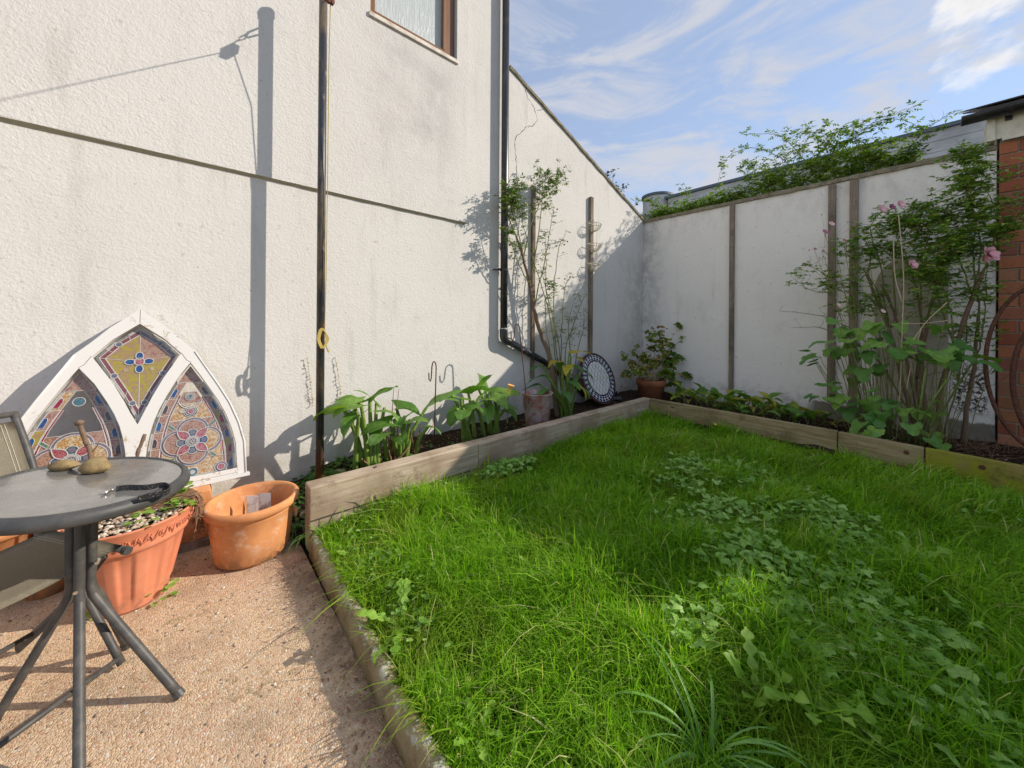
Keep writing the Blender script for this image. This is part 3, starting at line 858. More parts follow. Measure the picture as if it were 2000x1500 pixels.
vs = [(5.33, -0.30, 3.165), (5.33, OY1, 3.165), (7.7, OY1, 4.05), (7.7, -0.30, 4.05)]
vv = [bm.verts.new(p) for p in vs] + [bm.verts.new((p[0], p[1], p[2] + 0.02)) for p in vs]
for f in ((3, 2, 1, 0), (4, 5, 6, 7), (0, 1, 5, 4), (1, 2, 6, 5), (2, 3, 7, 6), (3, 0, 4, 7)): bm.faces.new([vv[i] for i in f])
rf = obj('roof', bm, m_slate, oh)
bmx = BM(); box(bmx, (-0.17, -0.122, 0), (0.17, 0.122, 0.008)); me_sl = bpy.data.meshes.new('slate'); bmx.to_mesh(me_sl); bmx.free(); me_sl.materials.append(m_slate)
ang = math.atan2(4.05 - 3.165, 7.7 - 5.33)
for r_ in range(8):
    for k in range(8):
        y = -0.40 - k * 0.25 - (0.125 if r_ % 2 else 0)
        s_ = 0.15 + r_ * 0.27
        inst('slate', me_sl, Matrix.Translation((5.32 + s_ * math.cos(ang), y, 3.195 + s_ * math.sin(ang))) @ Matrix.Rotation(-ang + 0.028, 4, 'Y'), oh)

# --- far pale building behind the end wall
fb = thing('pale_block_building', 'long pale blockwork building with a dark parapet edge beyond the garden wall', 'building', (13.5, 2.0, 0))
bm = BM(); box(bm, (12.0, -9, -0.05), (17, 5.75, 5.42)); obj('wall', bm, m_block, fb)
bm = BM()
for k in range(8): box(bm, (11.985, -9, 3.55 + k * 0.235), (11.999, 5.74, 3.55 + k * 0.235 + 0.222))
obj('block_course', bm, m_block, fb, bevel=0.006)
bm = BM(); box(bm, (11.92, -9, 5.421), (17, 5.85, 5.50)); obj('parapet_cap', bm, m_lead_cap, fb)
bm = BM(); lathe(bm, [(0.001, -0.05), (0.48, -0.05), (0.48, 5.62), (0.001, 5.62)], (12.3, 6.28, 0), 28); obj('round_tower', bm, m_block, fb, smooth=False)
bm = BM(); lathe(bm, [(0.001, 5.622), (0.53, 5.622), (0.53, 5.70), (0.42, 5.73), (0.001, 5.75)], (12.3, 6.28, 0), 28); obj('tower_cap', bm, m_lead_cap, fb)

# --- neighbouring house outside the frame; its shade crosses the near end of the lawn
nh = thing('neighbouring_house', 'rendered house standing behind and to the right of the viewer', 'house', (10, -7.5, 0))
bm = BM(); box(bm, (5.6, -13, -0.05), (15, -4.85, 5.3)); obj('wall', bm, m_neigh, nh)
bm = BM()
v = [bm.verts.new(p) for p in ((5.4, -13.2, 5.302), (15.2, -13.2, 5.302), (15.2, -4.65, 5.302), (5.4, -4.65, 5.302), (5.4, -8.9, 7.2), (15.2, -8.9, 7.2))]
for f in ((0, 3, 2, 1), (0, 1, 5, 4), (2, 3, 4, 5), (1, 2, 5), (0, 4, 3)): bm.faces.new([v[i] for i in f])
obj('roof', bm, m_slate, nh)

# ---------------------------------------------------------------- timber edging and kerb
def rough_beam(lo, hi, jit, segs, axis):
    """long timber with slightly wandering faces"""
    bm = BM()
    rings = []
    for i in range(segs + 1):
        t = i / segs
        p = lo[axis] * (1 - t) + hi[axis] * t
        other = 1 - axis
        q = []
        for (o_, z_) in ((lo[other], lo[2]), (hi[other], lo[2]), (hi[other], hi[2]), (lo[other], hi[2])):
            v = [0, 0, 0]
            v[axis] = p
            v[other] = o_ + random.uniform(-jit, jit)
            v[2] = z_ + random.uniform(-jit, jit)
            q.append(bm.verts.new(v))
        rings.append(q)
    for a, b in zip(rings, rings[1:]):
        for k in range(4): bm.faces.new((a[k], a[(k + 1) % 4], b[(k + 1) % 4], b[k]))
    bm.faces.new(rings[0]); bm.faces.new(rings[-1][::-1])
    return bm
GS = 'oak sleepers edging the bed below the house wall'
s1 = obj('timber_sleeper', rough_beam((0.492, 2.195, -0.02), (1.612, 2.305, 0.338), 0.0018, 8, 0), m_sleeper, bevel=0.006)
tag(s1, 'pale oak sleeper nearest the patio with its end grain showing', 'sleeper', GS)
s2 = obj('timber_sleeper', rough_beam((1.618, 2.200, -0.02), (4.20, 2.308, 0.334), 0.0018, 12, 0), m_sleeper, bevel=0.006)
tag(s2, 'long oak sleeper running from the joint to the far corner of the lawn', 'sleeper', GS)
bm = BM(); box(bm, (0.496, 2.188, 0.160), (1.60, 2.196, 0.1635), 0.001)
obj('drying_crack', bm, m_crack, s1)
bm = BM(); tube(bm, [(0.95, 2.199, 0.318), (0.95, 2.1955, 0.318)], 0.011, 8); tube(bm, [(0.86, 2.25, 0.336), (0.875, 2.26, 0.3395)], 0.008, 7)
obj('knot', bm, m_crack, s1)
GT = 'boards edging the bed below the end wall'
def timber(y0, y1, x0, x1, zt, mat, lab, bolt=None):
    bm = rough_beam((0, min(y0, y1), -0.02), (0.06, max(y0, y1), zt), 0.0015, 8, 1)
    for v in bm.verts:
        t = (v.co.y - y0) / (y1 - y0)
        v.co.x += x0 * (1 - t) + x1 * t
    o = obj('timber_board', bm, mat, bevel=0.004)
    tag(o, lab, 'board', GT)
    if bolt is not None:
        xb = x0 + (x1 - x0) * (bolt - y0) / (y1 - y0)
        bm = BM(); tube(bm, [(xb - 0.004, bolt, zt - 0.055), (xb + 0.004, bolt, zt - 0.055)], 0.016, 12); tube(bm, [(xb - 0.010, bolt, zt - 0.055), (xb, bolt, zt - 0.055)], 0.007, 8)
        obj('coach_bolt', bm, m_rust, o)
    return o
timber(2.198, 0.50, 4.150, 4.120, 0.336, m_timber, 'brown timber board starting at the far lawn corner under the low lily leaves')
timber(0.492, 0.010, 4.110, 4.062, 0.334, m_timber, 'short bare timber board with a bolt below the tall rose clump', 0.10)
timber(0.004, -1.70, 4.035, 3.93, 0.340, m_timber_green, 'mossy yellow-green timber board nearest the brick outhouse', -0.25)
GK = 'concrete kerb lengths beside the lawn'
def kerb(y0, y1, x0, x1, lab):
    bm = BM()
    prof = [(0, -0.04), (0, 0.072), (0.006, 0.092), (0.02, 0.103), (0.035, 0.105), (0.052, 0.098), (0.058, 0.082), (0.060, -0.04)]
    n = 26
    rings = []
    for i in range(n + 1):
        t = i / n
        y = y0 + (y1 - y0) * t
        x = x0 + (x1 - x0) * t
        e = 0.010 if i in (0, n) else 0.0
        rings.append([bm.verts.new((x + a + random.uniform(-1, 1) * 0.0012 + (e * (0.5 if a < 0.03 else -0.5)), y, b + random.uniform(-1, 1) * 0.0018 - (e if b > 0.08 else 0))) for a, b in prof])
    for a, b in zip(rings, rings[1:]):
        for k in range(len(prof)): bm.faces.new((a[k], a[(k + 1) % len(prof)], b[(k + 1) % len(prof)], b[k]))
    bm.faces.new(rings[0]); bm.faces.new(rings[-1][::-1])
    o = obj('kerb_stone', bm, m_kerb, smooth=True)
    tag(o, lab, 'kerb stone', GK)
kerb(2.19, 1.120, 0.482, 0.462, 'lichened concrete kerb running from the sleeper end along the lawn')
kerb(1.108, 0.20, 0.455, 0.462, 'lichened concrete kerb in the near foreground past the joint')
kerb(0.190, -0.75, 0.466, 0.462, 'concrete kerb beside the lawn nearest the viewer\'s feet')

# ---------------------------------------------------------------- clothes post, pulley and line
cp = thing('clothes_post', 'tall worn black steel clothes post standing at the near end of the bed', 'post', (0.70, 2.83, 0.05))
bm = BM(); tube(bm, [(0.70, 2.83, 0.02), (0.70, 2.83, 2.1), (0.703, 2.83, 3.58)], 0.0262, 20); obj('pole', bm, m_post, cp, smooth=True)
bm = BM(); lathe(bm, [(0.030, 3.555), (0.031, 3.60), (0.022, 3.625), (0.001, 3.63)], (0.703, 2.83, 0), 16); obj('cap', bm, m_black, cp)
bm = BM(); tube(bm, [(0.703, 2.80, 3.50), (0.704, 2.755, 3.485), (0.704, 2.745, 3.465), (0.704, 2.752, 3.45), (0.704, 2.797, 3.455)], 0.006, 7)
obj('bracket', bm, m_rust, cp)
bm = BM(); tube(bm, [(0.705, 2.793, 1.03), (0.705, 2.775, 1.045), (0.705, 2.77, 1.12), (0.705, 2.775, 1.20), (0.705, 2.79, 1.225)], 0.006, 7); tube(bm, [(0.705, 2.80, 1.13), (0.705, 2.77, 1.13)], 0.009, 7)
obj('cleat', bm, m_rust, cp)
pu = thing('pulley', 'small clothes line pulley hooked to the top of the steel post', 'pulley', (0.704, 2.70, 3.40))
bm = BM()
tube(bm, [(0.704, 2.745, 3.475), (0.704, 2.72, 3.462), (0.704, 2.715, 3.44), (0.704, 2.74, 3.445), (0.704, 2.748, 3.465)], 0.004, 6)
tube(bm, [(0.704, 2.72, 3.45), (0.704, 2.695, 3.43), (0.704, 2.70, 3.41)], 0.004, 6)
obj('swivel', bm, m_rust, pu)
bm = BM()
for dx in (-0.010, 0.010):
    tube(bm, [(0.704 + dx, 2.705, 3.42), (0.704 + dx, 2.680, 3.385), (0.704 + dx, 2.655, 3.345)], [0.008, 0.024, 0.008], 8, flat=None)
obj('cheek', bm, m_rust, pu)
cl = BM(); tube(cl, smooth_path([(0.704, 2.665, 3.385), (0.69, 1.4, 3.36), (0.66, -1.0, 3.34), (0.62, -4.5, 3.40)], 8), 0.003, 5)
o = obj('clothes_line', cl, m_cord); tag(o, 'thin clothes line running from the pulley high over the lawn', 'line')
bm = BM(); tube(bm, [(0.712, 2.690, 3.37), (0.722, 2.755, 3.0), (0.728, 2.79, 2.2), (0.722, 2.788, 1.5), (0.712, 2.776, 1.16)], 0.0028, 5)
for k in range(5):
    a = k * 0.0035
    tube(bm, smooth_path([(0.700 - a, 2.762, 1.055), (0.680 - a, 2.768, 1.12), (0.700 - a, 2.764, 1.19), (0.722 + a, 2.768, 1.12), (0.700, 2.762, 1.055)], 4), 0.0045, 5)
tube(bm, smooth_path([(0.715, 2.766, 1.09), (0.735, 2.77, 1.03), (0.742, 2.775, 1.04)], 4), 0.0045, 5)
o = obj('halyard_cord', bm, m_rope); tag(o, 'ochre cord wound in a figure around the cleat on the steel post', 'cord')

for _o in [cp, pu, bpy.data.objects['halyard_cord'], bpy.data.objects['clothes_line']]:
    _o.location += Vector((-0.012, -0.030, 0))

# ---------------------------------------------------------------- rainwater pipe
rp = thing('rainwater_downpipe', 'thick black plastic downpipe turning along the wall beside the house corner', 'downpipe', (2.52, 2.98, 1.0))
bm = BM(); tube(bm, [(2.515, 2.985, 1.16), (2.515, 2.985, 2.05), (2.515, 2.985, 6.3)], 0.0385, 22); obj('pipe', bm, m_pipe, rp, smooth=True)
bm = BM(); tube(bm, smooth_path([(2.515, 2.985, 1.175), (2.515, 2.985, 1.10), (2.535, 2.985, 1.055), (2.60, 2.985, 1.03)], 6), 0.043, 22); obj('elbow', bm, m_pipe, rp, smooth=True)
bm = BM(); tube(bm, [(2.585, 2.985, 1.036), (3.1, 2.985, 0.80), (3.72, 2.985, 0.46), (3.9, 2.985, 0.30)], 0.038, 22); obj('pipe', bm, m_pipe, rp, smooth=True)
bm = BM(); tube(bm, [(2.515, 2.985, 1.172), (2.515, 2.985, 1.182)], 0.0445, 22); obj('seal_ring', bm, m_came, rp)
bm = BM(); lathe(bm, [(0.040, -0.014), (0.043, -0.014), (0.043, 0.014), (0.040, 0.014)], (2.515, 2.985, 1.80), 22); tube(bm, [(2.47, 2.985, 1.80), (2.41, 2.99, 1.80)], 0.010, 7, flat=(0.004, 0.014)); tube(bm, [(2.425, 2.985, 1.80), (2.415, 3.052, 1.80)], 0.008, 6)
obj('pipe_clip', bm, m_black, rp)

# ---------------------------------------------------------------- wire baskets on the second batten
wb = thing('hanging_wire_baskets', 'three small cream wire baskets hung one below another on the far batten', 'baskets', (4.09, 3.0, 2.1))
def half_basket(zt):
    bm = BM()
    c = Vector((4.09, 3.000, zt)); r = 0.115
    rim = [c + Vector((math.cos(a) * r, -abs(math.sin(a)) * r, 0)) for a in [math.pi * i / 16 for i in range(17)]]
    tube(bm, rim + [rim[0]], 0.0046, 5)
    for lv, rr_, dz in ((1, 0.93, -0.035), (2, 0.74, -0.068), (3, 0.42, -0.09)):
        tube(bm, [c + Vector((math.cos(a) * r * rr_, -abs(math.sin(a)) * r * rr_, dz)) for a in [math.pi * i / 12 for i in range(13)]], 0.0022, 4)
    for i in range(10):
        a = math.pi * (i + 0.5) / 10
        tube(bm, [c + Vector((math.cos(a) * r * k, -math.sin(a) * r * k, z)) for k, z in ((1, 0), (0.93, -0.035), (0.74, -0.068), (0.42, -0.09), (0.05, -0.098))], 0.0028, 4)
    return bm
for zt in (2.575, 2.300, 2.035):
    obj('basket', half_basket(zt), m_wire, wb)
bm = BM()
for x in (4.0, 4.18): tube(bm, [(x, 2.998, 2.0), (x, 2.998, 2.59), (4.09, 3.0, 2.66)], 0.002, 4)
obj('hanger', bm, m_wire, wb)

# ---------------------------------------------------------------- shepherd hooks
def crook(name, lab, base, top, out, r=0.0055):
    base, top = Vector(base), Vector(top)
    s = Vector((-0.83, -0.10, 0)).normalized()
    h = 0.055
    pts = [base, base.lerp(top, 0.5), top - Vector((0, 0, h))]
    for i in range(1, 9):
        a = math.pi * i / 9
        pts.append(top - Vector((0, 0, h)) + s * out * (1 - math.cos(a)) * 0.5 + Vector((0, 0, math.sin(a) * h)))
    pts += [top - Vector((0, 0, h + 0.075)) + s * out * 1.12, top - Vector((0, 0, h + 0.10)) + s * out * 1.35, top - Vector((0, 0, h + 0.085)) + s * out * 1.62, top - Vector((0, 0, h + 0.03)) + s * out * 1.68]
    bm = BM(); tube(bm, pts, r, 8)
    o = obj('shepherd_hook', bm, m_rust, smooth=True)
    tag(o, lab, 'hook', 'rusty shepherd hooks in the left bed')
crook('h', 'tall rusty shepherd hook standing in front of the bucket', (2.55, 2.62, 0.15), (2.446, 2.660, 1.225), 0.075)
crook('h', 'short rusty shepherd hook between the two arum lily clumps', (1.484, 2.620, 0.255), (1.497, 2.620, 0.922), 0.042, 0.005)

# ---------------------------------------------------------------- bucket
bc = thing('metal_bucket', 'weathered reddish metal bucket of water beside the tall hook', 'bucket', (2.62, 2.58, 0.17))
bm = BM(); lathe(bm, [(0.001, 0.17), (0.105, 0.17), (0.110, 0.19), (0.150, 0.53), (0.156, 0.535), (0.156, 0.545), (0.147, 0.543), (0.108, 0.195), (0.001, 0.19)], (2.62, 2.58, 0), 40); obj('body', bm, m_bucket, bc, smooth=True)
bm = BM(); lathe(bm, [(0.001, 0.497), (0.141, 0.497)], (2.62, 2.58, 0), 32); obj('water', bm, m_water, bc)
bm = BM(); tube(bm, [(2.475, 2.55, 0.50), (2.455, 2.54, 0.495), (2.45, 2.535, 0.47), (2.47, 2.545, 0.46)], 0.006, 6); obj('handle_lug', bm, m_rust, bc)
bm = BM()
for k in range(16):
    a, r = random.uniform(0, 6.28), random.uniform(0, 0.12)
    x, y = 2.62 + math.cos(a) * r, 2.58 + math.sin(a) * r
    t = random.uniform(0, 6.28); L = random.uniform(0.015, 0.035)
    bm.faces.new([bm.verts.new((x + math.cos(t + q) * L * w, y + math.sin(t + q) * L * w, 0.5 + random.uniform(0, 0.004))) for q, w in ((0, 1), (1.57, 0.4), (3.14, 1), (4.71, 0.4))])
obj('fallen_leaves', bm, m_dead, bc, kind='stuff')

# ---------------------------------------------------------------- mosaic table top leaning on the wall
mt = thing('mosaic_table_top', 'round blue and white mosaic table top leaning against the wall behind the sleeper', 'table top', (4.03, 2.80, 0.18))
base = Vector((4.03, 2.735, 0.205)); upv = Vector((0.0, 0.25, 0.66)).normalized(); xv = Vector((1, 0, 0)); nv = upv.cross(xv) * -1
nv = xv.cross(upv)
RM = 0.335
MC = base + upv * RM
MM = Matrix(((xv.x, upv.x, nv.x, MC.x), (xv.y, upv.y, nv.y, MC.y), (xv.z, upv.z, nv.z, MC.z), (0, 0, 0, 1)))
circ = lambda r, n=72: [(math.cos(2 * math.pi * i / n) * r, math.sin(2 * math.pi * i / n) * r) for i in range(n)]
obj('slab', plate([circ(RM)], 0.022, MM), m_grout, mt)
obj('iron_rim', plate([circ(RM + 0.006), circ(RM - 0.008)], 0.030, MM), m_rust, mt)
def mosaic(polys, h=0.003):
    bm = BM()
    for p in polys:
        lo = [bm.verts.new(MM @ Vector((x, y, 0.0115))) for x, y in p]
        hi = [bm.verts.new(MM @ Vector((x, y, 0.0115 + h))) for x, y in p]
        bm.faces.new(hi)
        for k in range(len(p)):
            bm.faces.new((lo[k], lo[(k + 1) % len(p)], hi[(k + 1) % len(p)], hi[k]))
    return bm
def ringp(r0, r1, n, gap, tw=0.0):
    out = []
    for i in range(n):
        a0, a1 = 2 * math.pi * (i + gap) / n, 2 * math.pi * (i + 1 - gap) / n
        out.append([(math.cos(a0) * r0, math.sin(a0) * r0), (math.cos(a0) * r1, math.sin(a0) * r1), (math.cos(a1) * r1, math.sin(a1) * r1), (math.cos(a1) * r0, math.sin(a1) * r0)])
    return out
navy = ringp(0.312, 0.328, 44, 0.04) + ringp(0.226, 0.240, 40, 0.04)
white = []
nd = 30
P2 = lambda r, a: (math.cos(a) * r, math.sin(a) * r)
for i in range(nd):
    a = 2 * math.pi * i / nd; da = math.pi / nd
    for r0, r1 in ((0.243, 0.276), (0.277, 0.310)):
        rm = (r0 + r1) / 2
        dia = [P2(r0, a), P2(rm, a + da * 0.92), P2(r1, a), P2(rm, a - da * 0.92)]
        (navy).append(dia)
        white.append([P2(r0 + 0.001, a + da * 0.12), P2(r0 + 0.001, a + da * 1.88), P2(rm - 0.002, a + da)])
        white.append([P2(r1 - 0.001, a + da * 0.12), P2(rm + 0.002, a + da), P2(r1 - 0.001, a + da * 1.88)])
g_ = 0.056
cen = []
for i in range(-9, 10):
    for j in range(-9, 10):
        u, v = i * g_, j * g_
        x, y = (u + v) * 0.62, (v - u) * 0.95
        if x * x + y * y < 0.245 ** 2:
            s_ = g_ * 0.43
            q = [(x + (a + b) * 0.62, y + (b - a) * 0.95) for a, b in ((-s_, -s_), (s_, -s_), (s_, s_), (-s_, s_))]
            q = [p if math.hypot(*p) < 0.222 else (p[0] * 0.222 / math.hypot(*p), p[1] * 0.222 / math.hypot(*p)) for p in q]
            ar_q = abs(sum(q[k][0] * q[(k + 1) % 4][1] - q[(k + 1) % 4][0] * q[k][1] for k in range(4)))
            if ar_q > 0.0004: cen.append(q)
obj('navy_tiles', mosaic(navy), m_navy, mt, kind='stuff')
obj('white_border_tiles', mosaic(white), m_tile, mt, kind='stuff')
obj('white_centre_tiles', mosaic(cen), m_tile, mt, kind='stuff')
bm = BM(); tube(bm, [(4.34, 2.90, 0.20), (4.46, 2.78, 0.20)], 0.035, 10); box(bm, (4.20, 2.86, 0.18), (4.50, 2.98, 0.29), 0.01)
o = obj('folded_dark_cushion', bm, m_leather); tag(o, 'dark bundle lying behind the mosaic table top', 'bundle')

# ---------------------------------------------------------------- rusty hoops
for nm, (cy, cz, a_, b_), r_, lab in (('rusty_hoop', (-0.625, 0.925, 0.305, 0.655), 0.0135, 'large rusty iron hoop leaning at the right edge by the brick outhouse'), ('rusty_hoop', (-0.625, 0.80, 0.172, 0.47), 0.016, 'smaller thick rusty hoop standing inside the large one')):
    bm = BM()
    pts = [(4.93 + 0.10 * math.sin(t), cy + math.cos(t) * a_, cz + math.sin(t) * b_) for t in [2 * math.pi * i / 48 for i in range(49)]]
    tube(bm, pts, r_, 10, caps=False)
    bmesh.ops.remove_doubles(bm, verts=bm.verts, dist=0.0005)
    o = obj(nm, bm, m_rust, smooth=True); tag(o, lab, 'hoop', 'rusty hoops')

# ---------------------------------------------------------------- pots
def terracotta_pot(name, lab, c, r0, r1, h, mat, rimh=0.05, soil=True, group=None, rimw=0.012):
    t = thing(name, lab, 'pot', c, group)
    bm = BM(); lathe(bm, [(0.001, 0), (r0, 0), (r1 - 0.006, h - rimh), (r1 + rimw, h - rimh + 0.004), (r1 + rimw + 0.003, h - 0.006), (r1 + rimw - 0.004, h), (r1 - 0.010, h), (r1 - 0.016, h - 0.03), (r0 - 0.01, 0.02), (0.001, 0.02)], c, 44)
    obj('body', bm, mat, t, smooth=True, bevel=0)
    if soil:
        bm = BM(); lathe(bm, [(0.001, h - 0.02), (r1 - 0.018, h - 0.035)], c, 28); obj('soil', bm, m_soil, t)
    return t
SP = (4.86, 2.56, 0.13)
terracotta_pot('terracotta_flower_pot', 'plain terracotta pot holding the autumn shrub in the wall corner', SP, 0.155, 0.185, 0.33, m_terra2, 0.085)

# round terracotta trough pot with nothing planted
ov = thing('wide_terracotta_pot', 'wide empty terracotta pot with plant tags inside, beside the sleeper end', 'pot', (0.262, 2.385, 0))
OC = (0.262, 2.385, 0)
bm = BM()
lathe(bm, [(0.001, 0.003), (0.148, 0.003), (0.162, 0.014), (0.168, 0.03), (0.181, 0.15), (0.187, 0.232), (0.190, 0.236), (0.188, 0.241), (0.192, 0.247), (0.206, 0.255), (0.213, 0.268), (0.214, 0.282), (0.208, 0.294), (0.198, 0.298), (0.188, 0.294), (0.180, 0.280), (0.172, 0.20), (0.160, 0.10), (0.001, 0.10)], OC, 72)
obj('body', bm, m_terra, ov, smooth=True)
bm = BM(); lathe(bm, [(0.001, 0.125), (0.161, 0.115)], OC, 40)
obj('soil', bm, m_soil, ov)
bm = BM()
q = Vector(OC) + Vector((0.187, -0.05, 0.17))
tube(bm, [q + Vector((-0.006, 0, 0.03)), q + Vector((0.006, 0, 0.01)), q + Vector((0.004, 0, -0.025))], [0.008, 0.012, 0.006], 8)
obj('moulding', bm, m_terra, ov, smooth=True)
for i, (x, y, rz, s, w) in enumerate(((0.268, 2.445, 0.5, 0.155, 0.028), (0.325, 2.465, 0.62, 0.145, 0.034))):
    bm = BM()
    z0 = 0.115
    d = Vector((math.cos(-rz), math.sin(-rz), 0)); 
    a = Vector((x, y, z0))
    vs = []
    nrm = Vector((0.35, -0.55, 0.0)).normalized() * 0.0015
    for off in (-1, 1):
        for (u, v) in ((-w, 0), (w, 0), (w, s), (-w, s)):
            vs.append(bm.verts.new(a + d * u + Vector((0, 0, v)) + Vector((0.0, 0.025 * v / s, 0)) + nrm * off))
    for f in ((3, 2, 1, 0), (4, 5, 6, 7), (0, 1, 5, 4), (1, 2, 6, 5), (2, 3, 7, 6), (3, 0, 4, 7)): bm.faces.new([vs[k] for k in f])
    o = obj('plant_tag', bm, m_tag)
    tag(o, ('white plant label card stuck upright in the wide empty pot', 'greyer striped label card right of the white one in the wide pot')[i], 'label')

# salmon plastic pot, fluted
BP = (-0.192, 2.352, 0)
bp = thing('fluted_plastic_pot', 'big salmon plastic pot with vertical flutes standing behind the bistro table', 'pot', BP)
def flute(a, i):
    if i in (3, 4, 5, 6, 7):
        k = math.sin(a * 11)
        s = 1 / (1 + math.exp(-k * 9))
        return 1 - 0.065 * s * (0.5 if i in (3, 7) else 1)
    return 1
prof = [(0.001, 0), (0.124, 0), (0.128, 0.012), (0.131, 0.045), (0.142, 0.07), (0.155, 0.13), (0.170, 0.20), (0.182, 0.262), (0.187, 0.272), (0.196, 0.278), (0.201, 0.292), (0.199, 0.302), (0.208, 0.352), (0.216, 0.368), (0.219, 0.374), (0.215, 0.379), (0.206, 0.376), (0.200, 0.345), (0.001, 0.345)]
bm = BM(); lathe(bm, prof, BP, 176, flute); obj('body', bm, m_salmon, bp, smooth=True)
bm = BM()
for k in range(34):
    a = k * 2 * math.pi / 34
    pts = []
    for j in range(6):
        t = j / 5
        aa = a + (t - 0.5) * 0.15
        r = 0.2045 + 0.06 * 0.16 * t
        zz = 0.325 + 0.016 * math.sin(t * 6.28 + k) + 0.012 * (t - 0.5)
        pts.append((BP[0] + math.cos(aa) * r, BP[1] + math.sin(aa) * r, zz))
    tube(bm, pts, 0.0022, 4)
    aa = a + 0.05
    for sgn in (-1, 1):
        tube(bm, [(BP[0] + math.cos(aa + s) * 0.2065, BP[1] + math.sin(aa + s) * 0.2065, 0.327 + sgn * zz2) for s, zz2 in ((0, 0), (0.03, 0.012), (0.07, 0.007), (0.04, -0.001))], 0.0018, 4)
obj('moulded_vine', bm, m_salmon, bp, smooth=True, kind='stuff')
bm = BM(); lathe(bm, [(0.001, 0.362), (0.12, 0.36), (0.201, 0.350)], BP, 36); obj('soil', bm, m_soil, bp)
# pebbles: icosphere-like blobs
def pebbles(n, fn, smin, smax):
    bmx = BM(); bmesh.ops.create_icosphere(bmx, subdivisions=1, radius=1); 
    bv = np.array([v.co[:] for v in bmx.verts]); bf = np.array([[v.index for v in f.verts] for f in bmx.faces]); bmx.free()
    V, T, Q = [], [], []
    for i in range(n):
        s = random.uniform(smin, smax)
        sc_ = np.array([s * random.uniform(0.8, 1.3), s * random.uniform(0.7, 1.1), s * random.uniform(0.45, 0.75)])
        a = random.uniform(0, 6.28)
        v = bv * sc_ * (1 + RS.uniform(-0.12, 0.12, bv.shape))
        v = np.stack([v[:, 0] * math.cos(a) - v[:, 1] * math.sin(a), v[:, 0] * math.sin(a) + v[:, 1] * math.cos(a), v[:, 2]], 1) + np.array(fn())
        V.append(v); T.append(bf + i * len(bv)); Q.append(np.full(len(bf), random.random()))
    return npmesh('pebbles', np.concatenate(V), np.concatenate(T), np.concatenate(Q))
def pf():
    while True:
        x, y = random.uniform(-0.19, 0.19), random.uniform(-0.19, 0.19)
        if x * x + y * y < 0.19 ** 2 and (-x * 0.3 - y > -0.04): return (BP[0] + x, BP[1] + y, 0.363 + random.uniform(0, 0.008))
obj('gravel_mulch', pebbles(420, pf, 0.005, 0.011), m_peb, bp, smooth=True, kind='stuff')
# dead heather like tuft hanging over the rim
bm = BM()
for k in range(120):
    a = random.gauss(0.35, 0.35)
    r0_ = random.uniform(0.02, 0.19)
    p = Vector((BP[0] + math.cos(a) * r0_, BP[1] + math.sin(a) * r0_, 0.37))
    if k < 62:
        a2 = random.gauss(0.10, 0.16)
        e = Vector((BP[0] + math.cos(a2) * 0.225, BP[1] + math.sin(a2) * 0.225, 0.392))
        L = random.uniform(0.07, 0.21)
        pts = [p, p.lerp(e, 0.5) + Vector((0, 0, 0.02)), e, e + Vector((0.006, 0, -L * 0.5)) + Vector((random.gauss(0, .008), random.gauss(0, .008), 0)), e + Vector((0.006, 0, -L)) + Vector((random.gauss(0, .012), random.gauss(0, .012), 0))]
        pts = smooth_path(pts, 4)
        tube(bm, pts, 0.0015, 3)
        for q in pts[10:]:
            for _ in range(2):
                tube(bm, [q, q + Vector((random.gauss(0, .006), random.gauss(0, .006), -random.uniform(0, .008)))], 0.0026, 3)
    else:
        pts = [p, p + Vector((random.gauss(0, .02), random.gauss(0, .02), 0.012)), p + Vector((random.gauss(0, .04), random.gauss(0, .04), 0.006))]
        tube(bm, pts, 0.0014, 3)
o = obj('dead_trailing_plant', bm, m_dead); tag(o, 'brown dead plant trailing over the rim of the salmon pot', 'dead plant')
for i, (pp, lab) in enumerate((([(-0.285, 2.33, 0.35), (-0.310, 2.330, 0.673), (-0.321, 2.340, 0.714), (-0.333, 2.340, 0.766), (-0.342, 2.340, 0.808)], 'thick brown cut stem with a knobbly top rising from the salmon pot'), ([(-0.195, 2.43, 0.35), (-0.178, 2.420, 0.603), (-0.166, 2.420, 0.656), (-0.153, 2.420, 0.705)], 'shorter bare brown stem right of the knobbly one in the salmon pot'))):
    bm = BM(); pts = smooth_path(pp, 5)
    tube(bm, pts, [(0.0085 if i == 0 else 0.007) * (1 + random.uniform(-.12, .12)) for _ in pts], 9)
    e = Vector(pts[-1])
    if i == 0:
        tube(bm, [e + Vector((-0.012, 0.0, -0.004)), e + Vector((0, 0, 0.002)), e + Vector((0.010, -0.008, 0.002))], [0.008, 0.0125, 0.009], 9)
        q = Vector(pts[5]); tube(bm, [q, q + Vector((0.02, -0.006, 0.03)), q + Vector((0.028, -0.01, 0.055))], 0.0022, 5)
    else:
        for _ in range(9):
            q = Vector(random.choice(pts)); tube(bm, [q, q + Vector((random.gauss(0, .015), random.gauss(0, .015), random.uniform(0, .02)))], 0.001, 3)
    o = obj('cut_stem', bm, m_bark, smooth=True); tag(o, lab, 'stem', 'cut stems in the salmon pot')

